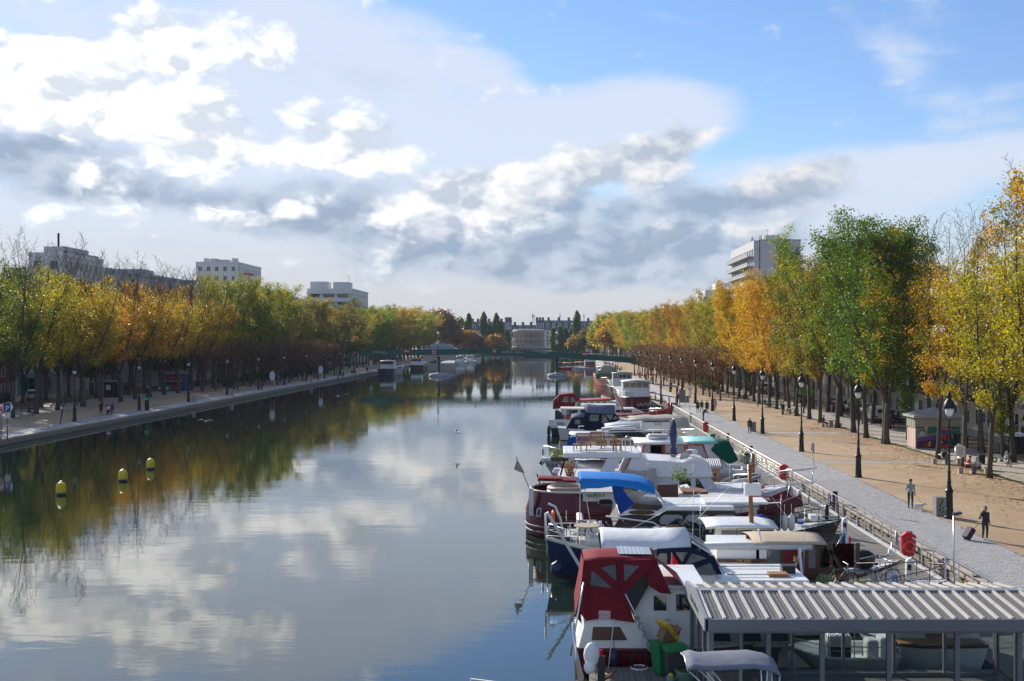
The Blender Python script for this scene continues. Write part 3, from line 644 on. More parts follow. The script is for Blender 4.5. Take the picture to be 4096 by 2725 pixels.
 for i, (px, y, h, c) in enumerate(((1880, 668, 15, ORA), (1982, 660, 12.5, ORA), (1760, 660, 27, BRN), (1700, 640, 25, (.30, .18, .02)), (1820, 672, 17, BRN), (2080 - 150, 664, 11, BRN), (2355, 664, 16, BRN), (2400, 650, 13, BRN), (2310, 672, 12, ORA), (2440, 560, 22, LIME), (2468, 540, 21, GOLD), (2420, 600, 20, GOLD))):
  tree('round2' if h > 14 else 'round1', (px - CX) * y / F, y, h, jit(c, rn), .3, '%s round autumn tree from the left before the far terrace' % nth(i), 'round trees at the far end', 'round_tree', 1.15)
 for i in range(9):
  y = 214 + i * 9; tree('bush', 31.2 + rn.uniform(-1, 1), y, rn.uniform(1.4, 2.4), (.05, .09, .012), .8, '%s dark green shrub from the camera in the right bank bed' % nth(i), 'shrubs of the right bank', 'shrub', 1.5, 'shrub')
 for i in range(16):
  y = 232 + i * 7; tree('bush', -69.5 + rn.uniform(-2, 2), y, rn.uniform(1.4, 2.6), rn.choice(((.04, .07, .012), (.35, .12, .03), (.05, .09, .012))), .3, '%s low shrub from the camera in the left bank bed' % nth(i), 'shrubs of the left bank', 'shrub', 1.5, 'shrub')
plant_rows()
# fallen leaves gathered under the right trees
rl = np.random.default_rng(77); n = 5200; kx = rl.choice([0, 1, 2], n, p=[.45, .35, .2]); cx_ = np.where(kx == 0, 32.4, np.where(kx == 1, 29.5, 34.5)); cen = np.stack([cx_ + rl.normal(size=n) * np.where(kx == 0, .9, 1.8), 60 + 75 * rl.random(n) ** 1.3, np.full(n, P + .02)], 1)
lf = leaf_mesh('fallen_leaves', cen, .17, rl, m_leaf)
for v in lf.vertices: v.co.z = P + .012 + .03 * ((v.index * 7) % 5) / 5
o = bpy.data.objects.new('fallen_leaves', lf); COL.objects.link(o); o.color = (.34, .17, .03, .05); tag(o, 'fallen yellow and brown leaves scattered under the right trees', kind='stuff')
# ------------------------------------------------------------------ buildings
conc = M('pale_concrete', (.55, .54, .52), .8, var=.08, scale=.25, stain=.15); conc2 = M('grey_concrete', (.40, .41, .43), .8, var=.1, scale=.3, stain=.15)
rend = M('cream_render', (.62, .55, .43), .85, var=.1, scale=.35, stain=.2); rend2 = M('white_render', (.66, .65, .62), .85, var=.08, scale=.3, stain=.15)
brick = M('dark_red_brick', (.20, .085, .06), .85, var=.2, scale=2); stonew = M('pale_limestone', (.54, .47, .37), .85, var=.12, scale=.5, stain=.2)
slate = M('slate_roof', (.055, .07, .10), .6, var=.2, scale=.8); zinc = M('zinc_roof', (.24, .26, .29), .45, .3, var=.15, scale=.6)
frame_w = M('white_window_frame', (.7, .7, .68), .5, var=.05); darkm = M('dark_metal', (.035, .037, .04), .45, .3, var=.2); awn_r = M('red_awning', (.5, .05, .03), .8)
WIN = {}
def win_mesh(w, h, bars=1, fr=frame_w, depth=.12):
 key = (round(w, 2), round(h, 2), bars, fr.name)
 if key not in WIN:
  f = MB()                                                                     # frame lies in x-z, looks towards -y
  for a, b, c, d in ((-w / 2 - .09, w / 2 + .09, -.10, 0), (-w / 2 - .09, w / 2 + .09, h, h + .09), (-w / 2 - .09, -w / 2, 0, h), (w / 2, w / 2 + .09, 0, h)): f.box(a, b, -.07, .04, c, d)
  for k in range(bars): x = -w / 2 + w * (k + 1) / (bars + 1); f.box(x - .035, x + .035, -.05, .03, 0, h)
  p = MB().box(-w / 2, w / 2, -.015, .03, 0, h)
  WIN[key] = (f.mesh('window', fr), p.mesh('pane', g_dark))
 return WIN[key]
def window(parent, w, h, loc, rz=0.0, bars=1, fr=frame_w):
 """a window as a part: frame with its pane as sub-part; loc in world, looks towards -y when rz = 0"""
 fm, pm = win_mesh(w, h, bars, fr); b = base(parent)
 o = bpy.data.objects.new('window', fm); COL.objects.link(o); o.parent = parent; o.location = (loc[0] - b[0], loc[1] - b[1], loc[2] - b[2]); o.rotation_euler = (0, 0, rz)
 p = bpy.data.objects.new('pane', pm); COL.objects.link(p); p.parent = o
 return o
def block(name, label, x0, x1, y0, y1, h, wall, roof='flat', storeys=5, canal=None, camside=True, wsp=2.6, ww=1.2, wh=1.6, z0=P, fr=frame_w, top_only=0, bars=1, cat='building', rmat=None, para=.7, gap=None):
 """a house: walls, roof, windows on the face towards the canal (canal = 'x0' or 'x1') and on the camera side"""
 r = thing(name, label, cat, ((x0 + x1) / 2, (y0 + y1) / 2, z0)); sh = h / storeys
 MB().box(x0, x1, y0, y1, z0 - .5, z0 + h).build('wall', wall, r)
 rm = rmat or (zinc if roof == 'flat' else slate)
 if roof == 'flat':
  t_ = MB(); t_.box(x0 - .15, x1 + .15, y0 - .15, y0 + .25, z0 + h, z0 + h + para).box(x0 - .15, x1 + .15, y1 - .25, y1 + .15, z0 + h, z0 + h + para)
  t_.box(x0 - .15, x0 + .25, y0 + .25, y1 - .25, z0 + h, z0 + h + para).box(x1 - .25, x1 + .15, y0 + .25, y1 - .25, z0 + h, z0 + h + para); t_.build('parapet', wall, r)
  MB().box(x0 + .25, x1 - .25, y0 + .25, y1 - .25, z0 + h, z0 + h + .06).build('roof', rm, r)
 else:
  k = roof; m_ = MB(); zt = z0 + h
  m_.loft([[(x0 - .3, y0 - .3, zt), (x1 + .3, y0 - .3, zt), (x1 + .3, y1 + .3, zt), (x0 - .3, y1 + .3, zt)], [(x0 + .9, y0 + .9, zt + k), (x1 - .9, y0 + .9, zt + k), (x1 - .9, y1 - .9, zt + k), (x0 + .9, y1 - .9, zt + k)],
 [(x0 + 3, y0 + 3, zt + k + .9), (x1 - 3, y0 + 3, zt + k + .9), (x1 - 3, y1 - 3, zt + k + .9), (x0 + 3, y1 - 3, zt + k + .9)]], sm=False); m_.build('roof', rm, r)
 for s in range(max(0, storeys - top_only) if top_only else 0, storeys):
  zz = z0 + s * sh + (sh - wh) * .45
  if canal:
   n = max(1, int((y1 - y0 - 1) / wsp)); xx, rz = (x0 - .01, -math.pi / 2) if canal == 'x0' else (x1 + .01, math.pi / 2)
   for k in range(n): window(r, ww, wh, (xx, y0 + (k + .5) * (y1 - y0) / n, zz), rz, bars, fr)
  if camside:
   n = max(1, int((x1 - x0 - 1) / wsp))
   for k in range(n): window(r, ww, wh, (x0 + (k + .5) * (x1 - x0) / n, y0 - .01, zz), 0, bars, fr)
 return r
def boxes(parent, name, mat, lst):
 for b in lst: MB().box(*b).build(name, mat, parent)
# --- right bank tower above the trees
x0, y0, y1 = 60.0, 329.0, 371.0
t_ = thing('tower_block', 'pale tall tower block with balconies rising above the right trees', 'building', (x0 + 7, 350, P))
MB().box(x0, x0 + 14.0, y0, y1, P - .5, 40.4).build('wall', M('lilac_grey_render', (.52, .50, .52), .85, var=.05, scale=.2), t_)
MB().box(x0 + 1.55, x0 + 1.9, y0 - .03, y0 + .2, 2, 40.45).build('vertical_joint', darkm, t_)
for k in range(13): MB().box(x0 + 1.57, x0 + 1.88, y0 - .09, y0 + .02, 6 + k * 2.65, 8.1 + k * 2.65).build('stair_pane', g_see, t_)
MB().box(x0 + 2, x0 + 14.1, y0 - .12, y0 + .2, 40.4, 40.7).build('parapet', conc2, t_)
MB().box(x0 + 4.2, x0 + 8.2, y0 + 4, y0 + 10, 40.4, 42.3).build('lift_housing', conc, t_)
MB().box(x0 + .5, x0 + 5, y0 + 2, y1 - 2, 37.6, 38.3).build('penthouse_roof', conc, t_)
for dx, dy in ((.8, 6), (.8, 8), (2.2, 2), (2.8, 2.3), (3.6, 2.6), (1.5, 12)): MB().tube([(x0 + dx, y0 + dy, 40.2), (x0 + dx, y0 + dy, 42.2)], .13, 6).build('flue', darkm, t_)
MB().tube([(x0 + 5, y0 + 5, 42.2), (x0 + 5, y0 + 5, 44.2)], .05, 5).tube([(x0 + 4.5, y0 + 5, 43.9), (x0 + 5.5, y0 + 5, 43.9)], .05, 5).build('antenna', darkm, t_)
for s in range(12):
 z = 4.2 + s * 2.85
 MB().box(x0 - 1.9, x0, y0 + .6, y1 - .6, z, z + .22).build('balcony_slab', conc, t_)
 bal = MB().box(x0 - 1.9, x0 - 1.82, y0 + .6, y1 - .6, z + .22, z + 1.15).build('balcony_front', conc2, t_)
 for k in range(26): pass
 for k in range(20): MB().box(x0 - 1.97, x0 - 1.9, y0 + .9 + k * 2.05, y0 + 1.05 + k * 2.05, z + .25, z + 1.12).build('balcony_rib', conc, bal)
 for k in range(10): window(t_, 2.6, 2.0, (x0 - .01, y0 + 2.4 + k * 4.1, z + .35), -math.pi / 2, 1)
 if s in (10, 9, 8): MB().pxz([(x0 - 1.6, z - .35), (x0, z + .1), (x0, z), (x0 - 1.6, z - .45)], y0 + 3 + (s % 3) * 6, y0 + 11 + (s % 3) * 6).build('awning', c_beige, t_)
# --- stepped white block with arched terraces
t_ = block('terraced_block', 'white stepped apartment block with terraces behind the right trees', 52, 66, 395, 455, 21, rend2, storeys=6, canal='x0', top_only=2)
boxes(t_, 'terrace_wall', rend2, [(53.5, 66, 398, 440, 21.7, 25.5), (55, 66, 398, 425, 25.5, 28.6), (58.5, 66, 396, 404, 28.6, 31)])
for k in range(3): MB().pyz([(402 + k * 8 + 3.4 * math.cos(math.pi * j / 8), 21.7 + 3.4 * math.sin(math.pi * j / 8) + 1.4) for j in range(9)], 52.8, 54.2).build('arched_dormer', rend2, t_)
boxes(t_, 'planter', c_green, [(52.4, 53, 400, 440, 21.7, 23)])
block('corner_block', 'grey slab building behind the white stepped block on the right', 58, 70, 372, 384, 27, conc2, storeys=8, canal='x0', top_only=2)
# --- right street fronts behind the trees
RF = [(62, 84, 13, rend, 4), (84, 99, 14, rend2, 4), (99, 118, 9.5, rend, 3), (118, 131, 16, rend, 5), (131, 150, 16, rend2, 5), (150, 172, 17, rend, 6), (172, 190, 21, stonew, 6), (190, 220, 17, rend2, 5), (220, 255, 21, rend, 6), (255, 300, 18, stonew, 5)]
for i, (a, b, h, m, s) in enumerate(RF):
 r_ = block('street_house', '%s cream street front from the camera behind the right bank trees' % nth(i), 47.5, 62, a + .02, b - .02, h, m, storeys=s, canal='x0', camside=(i in (2, 3)), wsp=2.7, ww=1.15, wh=1.7)
 r_['group'] = 'street fronts of the right bank'
 if i in (3, 4, 5):
  for s2 in range(1, s): MB().box(46.6, 47.5, a + 1, b - 1, P + s2 * h / s - .1, P + s2 * h / s + .06).build('balcony', conc, r_); MB().box(46.6, 46.65, a + 1, b - 1, P + s2 * h / s + .06, P + s2 * h / s + .95).build('balcony_rail', darkm, r_)
sg = thing('wall_sign', 'white wall sign with black letters on the cream building at right', 'sign', (46.5, 104, 6))
MB().box(45.4, 47.6, 103.9, 104.0, 5.5, 7.0).build('board', frame_w, sg)
for t2, zz in (('HAN', 6.35), ('ART', 5.68)): text(t2, black, .72, (46.45, 103.88, zz), (R(90), 0, 0), sg)
cf = thing('cafe_front', 'shaded cafe front with dark glazing below the wall sign', 'shop front', (46.9, 112, P))
MB().box(46.7, 47.45, 100, 117, P, 4.3).build('fascia_wall', rend, cf)
for k in range(5): MB().box(46.62, 46.7, 100.6 + k * 3.3, 103 + k * 3.3, P + .4, 3.4).build('shop_window', g_dark, cf)
MB().pxz([(45.2, 4.3), (46.7, 5.0), (46.7, 4.9), (45.2, 4.2)], 99, 108).build('awning', c_grey, cf)
# --- left bank
block('modern_block', 'pale modern block with glazed attic above the left trees', -101.5, -95, 213, 232, 26.3, rend2, storeys=8, canal='x1', top_only=3, wsp=2.2, ww=1.4, bars=2)
o = thing('roof_plant', 'rooftop plant room with a tall flue on the left modern block', 'roof structure', (-98, 222, 27)); MB().box(-100.5, -96.3, 217, 228, 27.0, 29.2).build('housing', conc, o); MB().tube([(-98.5, 219, 29), (-98.5, 219, 32)], .22, 8).build('flue', darkm, o); MB().box(-96.2, -95.4, 216, 231, 27.0, 28.2).build('glass_attic', g_dark, o)
block('long_block', 'long grey apartment block behind the left poplars', -118, -96, 236, 366, 24.9, conc2, storeys=8, canal='x1', top_only=3, wsp=3.0, ww=1.8)
boxes(bpy.data.objects['long_block'], 'roof_box', conc2, [(-104, -98, 262, 270, 25.6, 27.6), (-106, -97, 300, 326, 25.6, 27)])
o = block('upper_block', 'white upper block with chimneys on the left bank skyline', -125, -110.5, 385, 416, 36.5, rend2, storeys=11, canal='x1', top_only=3)
for x, w in ((-123, 1.6), (-120.5, 2.2), (-118, 4), (-113, 1.4)): MB().box(x, x + w, 387, 390, 37.2, 39.6 - w * .2).build('chimney', rend2, o)
MB().box(-110.4, -109, 392, 402, 34, 34.4).build('awning', awn_r, o)
for i, (a, b, h) in enumerate(((366, 388, 26), (388, 410, 25), (410, 430, 24), (430, 451, 24))):
 o = block('street_house', '%s grey street house stepping down the left bank skyline' % nth(i), -110, -95, a, b, h, rend2 if i % 2 else conc2, storeys=7, canal='x1', top_only=3, wsp=2.4); o['group'] = 'street houses on the left skyline'
 MB().box(-101, -99, a + 3, a + 6, h, h + 2.6).build('chimney', brick, o)
o = block('balcony_block', 'white apartment block with long window bands on the left skyline', -101, -62 - 20.5, 452, 490, 30.2, rend2, storeys=9, canal='x1', camside=False, top_only=5, wsp=5)
for s in range(9):
 z = P + s * 3.28
 MB().box(-101.3, -82.2, 451.2, 452, z + 2.5, z + 3.3).build('spandrel', rend2, o)
 for k, (a, b) in enumerate(((-100.3, -96), (-94.5, -90), (-88.6, -84))): MB().box(a, b, 451.75, 451.98, z + 1.0, z + 2.45).build('window_band', g_dark, o)
 MB().box(-82.5, -81.0, 454, 460, z + .2, z + 1.2).build('balcony', conc, o)
boxes(o, 'roof_box', rend2, [(-100.5, -93.5, 455, 463, 30.9, 34.6), (-91, -84.5, 455, 463, 30.9, 34.4)])
o = thing('roof_antenna', 'thin antenna on the left balcony block', 'antenna', (-85, 458, 34.4)); MB().tube([(-85, 458, 34.4), (-85, 458, 37.5)], .06, 5).build('mast', darkm, o); MB().tube([(-85.6, 458, 37), (-84.4, 458, 37)], .05, 5).build('arm', darkm, o)
block('low_block', 'low brown roofed block left of the golden trees', -90, -76, 500, 530, 19.5, brick, storeys=5, canal='x1', top_only=1)
LF = [(132, 150, 16, brick, 5), (150, 176, 15, rend, 5), (176, 199, 18, brick, 6), (199, 214, 14, rend, 5)]
for i, (a, b, h, m, s) in enumerate(LF):
 r_ = block('street_house', '%s shaded street front from the camera behind the left poplars' % nth(i), -112, -97.4, a, b, h, m, storeys=s, canal='x1', camside=False); r_['group'] = 'shaded street fronts of the left bank'
r_ = block('street_house', 'white banded modern street front behind the left poplars', -112, -97.4, 214, 232, 14, rend2, storeys=4, canal='x1', camside=False, wsp=3.4, ww=2.4, bars=2)
sh = thing('shop_front', 'turquoise painted shop front on the left street', 'shop front', (-97, 205, P)); tq = M('turquoise_paint', (.03, .33, .36), .5)
MB().box(-97.38, -97.0, 200, 212, P, 4.4).build('fascia', tq, sh)
for k in range(4): MB().box(-96.99, -96.95, 200.6 + k * 2.9, 202.6 + k * 2.9, P + .6, 3.6).build('shop_window', g_dark, sh)
MB().pxz([(-97, 4.5), (-95.2, 3.9), (-95.2, 3.75), (-97, 4.3)], 200, 212).build('awning', c_grey, sh)
# --- far end: long terrace with mansard roofs
def px_x(px, Y): return (px - CX) * Y / F
def terrace(px0, px1, label, wall, h, mans, Y=815, white_d=True, cols=None):
 x0, x1 = px_x(px0, Y), px_x(px1, Y); r = thing('terrace_house', label, 'building', ((x0 + x1) / 2, Y, P), 0, 'houses of the far terrace')
 MB().box(x0 + .05, x1 - .05, Y, Y + 14, P - .5, h).build('wall', wall, r)
 MB().pyz([(Y - .4, h), (Y + 1.6, h + mans), (Y + 5, h + mans + 1.2), (Y + 11, h + mans + 1.2), (Y + 14.4, h)], x0 + .05, x1 - .05).build('roof', slate, r)
 MB().box(x0, x1, Y - .45, Y - .05, h - .35, h).build('cornice', stonew, r)
 n = cols or max(2, int((x1 - x0) / 4.2))
 for k in range(n):
  x = x0 + (k + .5) * (x1 - x0) / n
  for s in range(5): window(r, 1.7, 2.3, (x, Y - .02, P + 2.2 + s * (h - 3) / 5.2), 0, 1)
  d = MB().box(x - 1.1, x + 1.1, Y - .1, Y + 2, h + .6, h + mans - 1.0).build('dormer', frame_w, r)
  MB().box(x - .75, x + .75, Y - .16, Y - .1, h + .9, h + mans - 1.3).build('pane', g_dark, d)
 for k in range(3): x = x0 + (k + .4) * (x1 - x0) / 3; MB().box(x - .9, x + .9, Y + 4, Y + 5.5, h + mans + .8, h + mans + 3.4).build('chimney', brick, r)
 return r
terrace(1880, 1945, 'grey blue terrace house at the left end of the far terrace', conc2, 17, 5.5); terrace(1945, 2020, 'second terrace house from the left with blue grey attic', conc2, 17, 5.5)
terrace(2020, 2046, 'narrow bow windowed house in the far terrace', conc2, 19.5, 4)
terrace(2046, 2143, 'terrace house with blue slate mansard behind the rotunda', stonew, 12.5, 7.5); terrace(2143, 2178, 'tall white house with arched gable right of the rotunda', rend2, 18, 5.5)
terrace(2178, 2300, 'long white terrace house behind the right poplars', rend2, 17.5, 6); terrace(2300, 2415, 'white terrace house at the right end of the far terrace', rend2, 17, 6)
for i, px in enumerate((2130, 2136, 2240, 2336)):
 x = px_x(px, 822); o = thing('roof_mast', '%s thin mast from the left on the far terrace roofs' % nth(i), 'antenna', (x, 822, 23)); MB().tube([(x, 822, 22), (x, 822, 31 - i % 2)], .18, 5).build('mast', darkm, o); MB().box(x - .5, x + .5, 821.8, 822.2, 27, 28.4).build('panel_antenna', conc2, o)
# --- the rotunda: square base with pediment, arcaded drum
def rotunda():
 rstone = M('shade_toned_limestone', (.36, .31, .25), .9, var=.15, scale=.5, stain=.25)  # pale stone with shade darkened into its colour, plus weathering stains
 Y = 745.0; xc = px_x(2115, Y); r = thing('rotunda', 'round limestone rotunda with arcade standing at the end of the basin', 'rotunda', (xc, Y, P))
 rad = 10.7; zb, zt = 5.9, 16.0
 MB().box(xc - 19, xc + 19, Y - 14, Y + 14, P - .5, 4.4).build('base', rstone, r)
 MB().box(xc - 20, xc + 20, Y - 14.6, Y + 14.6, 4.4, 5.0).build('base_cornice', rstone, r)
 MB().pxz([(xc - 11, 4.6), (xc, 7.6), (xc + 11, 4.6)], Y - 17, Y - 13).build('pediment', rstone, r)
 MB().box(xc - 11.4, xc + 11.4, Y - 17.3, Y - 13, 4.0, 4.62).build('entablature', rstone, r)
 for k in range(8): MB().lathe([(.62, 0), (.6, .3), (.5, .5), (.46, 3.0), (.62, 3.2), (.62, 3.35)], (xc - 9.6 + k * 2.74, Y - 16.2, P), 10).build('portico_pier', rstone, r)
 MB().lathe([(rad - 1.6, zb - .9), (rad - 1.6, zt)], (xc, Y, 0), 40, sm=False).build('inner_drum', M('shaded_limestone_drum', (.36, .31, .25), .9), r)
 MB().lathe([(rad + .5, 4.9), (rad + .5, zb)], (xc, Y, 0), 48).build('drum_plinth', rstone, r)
 n = 20; wall = MB(); za, zs = 9.3, 11.2                                             # arcade: arched openings cut into a ring wall
 for k in range(n):
  a0, a1 = 2 * math.pi * k / n, 2 * math.pi * (k + 1) / n; w = (a1 - a0) * .34
  def pt(a, z, rr=rad): return (xc + rr * math.cos(a), Y + rr * math.sin(a), z)
  am = (a0 + a1) / 2; arc = [(am + w * math.cos(math.pi * j / 8), za + 1.25 * math.sin(math.pi * j / 8)) for j in range(9)]
  for j in range(8):
   (b0, z0_), (b1, z1_) = arc[j], arc[j + 1]; wall.add([pt(b1, z1_), pt(b0, z0_), pt(b0, zs), pt(b1, zs)], [(0, 1, 2, 3)]); wall.add([pt(b0, z0_), pt(b1, z1_), pt(b1, z1_, rad - 1.2), pt(b0, z0_, rad - 1.2)], [(0, 1, 2, 3)])
  wall.add([pt(a0, za), pt(am - w, za), pt(am - w, zs), pt(a0, zs)], [(0, 1, 2, 3)]); wall.add([pt(am + w, za), pt(a1, za), pt(a1, zs), pt(am + w, zs)], [(0, 1, 2, 3)])
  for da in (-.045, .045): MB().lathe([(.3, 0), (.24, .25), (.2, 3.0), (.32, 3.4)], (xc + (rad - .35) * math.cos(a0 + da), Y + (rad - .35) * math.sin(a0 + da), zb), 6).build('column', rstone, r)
  if math.sin(am) < .2: s_ = MB().box(-.42, .42, -.06, .3, 0, .95).build('square_window', g_dark, r, (0, 0, 0)); s_.location = (rad * math.cos(am), rad * math.sin(am), 12.4 - P); s_.rotation_euler = (0, 0, am + math.pi / 2)
 wall.build('arcade', rstone, r)
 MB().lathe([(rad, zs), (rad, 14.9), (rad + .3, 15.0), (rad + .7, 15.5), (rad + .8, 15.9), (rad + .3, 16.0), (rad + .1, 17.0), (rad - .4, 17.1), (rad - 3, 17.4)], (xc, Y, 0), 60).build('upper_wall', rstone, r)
rotunda()
o = block('lodge', 'small stone lodge with slate roof beside the right trees at the far end', px_x(2400, 640), px_x(2425, 640) + 1, 640, 648, 8, stonew, roof=3.5, storeys=2, canal='x0', wsp=2.2)
# park pavilion far left, cafe awnings far right
o = thing('park_pavilion', 'low grey roofed pavilion under the left trees by the footbridge', 'pavilion', (px_x(1760, 520), 520, P)); x = px_x(1760, 520)
MB().box(x - 8, x + 8, 520, 530, P, 5).build('wall', rend, o); MB().loft([[(x - 10, 518, 5), (x + 10, 518, 5), (x + 10, 532, 5), (x - 10, 532, 5)], [(x - 3, 524, 8.4), (x + 3, 524, 8.4), (x + 3, 526, 8.4), (x - 3, 526, 8.4)]], sm=False).build('roof', zinc, o)
for i in range(5):
 y = 372 + i * 14; o = thing('parasol', '%s white cafe parasol along the far right quay' % nth(i), 'parasol', (20.8, y, P), 0, 'cafe parasols on the far right quay')
 MB().tube([(0, 0, 0), (0, 0, 2.6)], .04, 6).build('pole', steel, o, (0, 0, 0)); MB().lathe([(1.9, 2.2), (1.85, 2.3), (.05, 3.0)], (0, 0, 0), 8, sm=False).build('canopy', c_white, o, (0, 0, 0))
# --- footbridge over the basin
def footbridge():
 Y = 318.0; gr = M('green_bridge_paint', (.015, .11, .075), .5, var=.25, scale=.6, stain=.3); r = thing('footbridge', 'long green steel footbridge spanning the basin', 'footbridge', (-20, Y, 0))
 def top(px): return [(1440, 1404), (1600, 1400), (1900, 1396), (2050, 1402), (2228, 1408), (2450, 1424), (2640, 1440)]
 prof = top(0)
 def zt(px):
  for (a, za), (b, zb) in zip(prof, prof[1:]):
   if px <= b: return za + (zb - za) * max(0, (px - a)) / (b - a)
  return prof[-1][1]
 pts = [(px, zt(px)) for px in range(1440, 2641, 40)]
 for yy in (Y, Y + 4.2):
  up = [pxp(a, b, Y) for a, b in pts]; lo = [pxp(a, b + 22, Y) for a, b in pts]; MB().pxz(up + lo[::-1], yy, yy + .3).build('girder', gr, r)
 up = [pxp(a, b + 6, Y) for a, b in pts]; lo = [pxp(a, b + 9, Y) for a, b in pts]; MB().pxz(up + lo[::-1], Y + .3, Y + 4.2).build('deck', conc2, r)
 fl = [pxp(a, b - .5, Y) for a, b in pts]; f2 = [pxp(a, b + 1.4, Y) for a, b in pts]; MB().pxz(fl + f2[::-1], Y - .12, Y + .42).build('top_flange', gr, r)
 fl = [pxp(a, b + 20.5, Y) for a, b in pts]; f2 = [pxp(a, b + 22.4, Y) for a, b in pts]; MB().pxz(fl + f2[::-1], Y - .12, Y + .42).build('bottom_flange', gr, r)
 for yy in (Y + .1, Y + 4.3):
  MB().tube([(pxp(a, b - 8, Y)[0], yy, pxp(a, b - 8, Y)[1]) for a, b in pts], .05, 5).build('handrail', gr, r)
  for a, b in pts: x, z_ = pxp(a, b, Y); MB().tube([(x, yy, z_), (x, yy, z_ + .6)], .035, 4).build('rail_post', gr, r)
 for px, bw in ((1752, 1502), (2228, 1510)):
  x = (px - CX) * Y / F
  MB().lathe([(2.6, -.5), (2.9, .1), (2.7, .75), (.8, 1.0), (.55, 1.2)], (x, Y + 2, 0), 14).build('pier_base', conc2, r); MB().tube([(x, Y + 2, 1), (x, Y + 2, 5.8)], .42, 10).build('pier', gr, r)
  MB().tube([(x, Y + .4, 7), (x, Y + .4, 12.3)], [.09, .06], 6).build('lamp_mast', gr, r)
  l = MB().ball((x, Y + .4, 12.6), .42, n=12).build('lamp_globe', M('opal_globe', (.85, .83, .78), .3), r)
  MB().box(x - .35, x + .35, Y + .2, Y + .3, 9.4, 10.5).build('mast_plate', frame_w, r)
 def plate(px0, px1, py0, py1, border, deco, label):
  (xa, zb), (xb, za) = pxp(px0, py0, Y), pxp(px1, py1, Y); s = thing('navigation_sign', label, 'sign', ((xa + xb) / 2, Y - .2, za))
  MB().box(xa, xb, Y - .22, Y - .14, za, zb).build('board', border, s)
  deco(s, xa, xb, za, zb)
 rd = M('sign_red', (.55, .015, .02), .5); wh = frame_w; bk = black
 def inner(s, a, b, c, d): MB().box(a + (b - a) * .16, b - (b - a) * .16, Y - .25, Y - .22, c + (d - c) * .16, d - (d - c) * .16).build('face', wh, s)
 def arrow(s, a, b, c, d):
  inner(s, a, b, c, d); m = (c + d) / 2; MB().pxz([(a + .35, m), (a + .9, m + .35), (a + .9, m + .12), (b - .9, m + .12), (b - .9, m + .35), (b - .35, m), (b - .9, m - .35), (b - .9, m - .12), (a + .9, m - .12), (a + .9, m - .35)], Y - .28, Y - .25).build('arrow', bk, s)
 def diag(s, a, b, c, d): inner(s, a, b, c, d); MB().pxz([(a + .2, d - .35), (a + .35, d - .2), (b - .2, c + .35), (b - .35, c + .2)], Y - .28, Y - .25).build('bar', rd, s)
 def bar(s, a, b, c, d): MB().box(a, b, Y - .25, Y - .22, c + (d - c) * .36, d - (d - c) * .36).build('bar', wh, s)
 def dim(s, a, b, c, d): bar(s, a, b, c, d); scribble(s, a + .1, b - .3, c + .45, d - .45, Y - .27, bk, 9, .3)
 plate(1616, 1637, 1398, 1414, rd, dim, 'small red and white sign on the left of the footbridge'); plate(1726, 1746, 1400, 1418, rd, arrow, 'white two way arrow sign with red border on the footbridge')
 plate(1970, 1986, 1397, 1412, rd, diag, 'red bordered sign with diagonal bar at the footbridge middle'); plate(2330, 2352, 1408, 1424, rd, bar, 'red and white no entry sign on the right of the footbridge')
 for k, (pa, pb, py) in enumerate(((1494, 1546, 1409), (2006, 2096, 1409), (2157, 2192, 1411), (2415, 2520, 1423))):
  (xa, z_), (xb, _) = pxp(pa, py, Y), pxp(pb, py, Y); scribble(r, xa, xb, z_ - .3, z_ + .35, Y - .03, wh, k)
 x, z_ = pxp(1895, 1405, Y); text('APKS', bk, .9, (x, Y - .04, z_ - .3), (R(90), 0, 0), r)
footbridge()
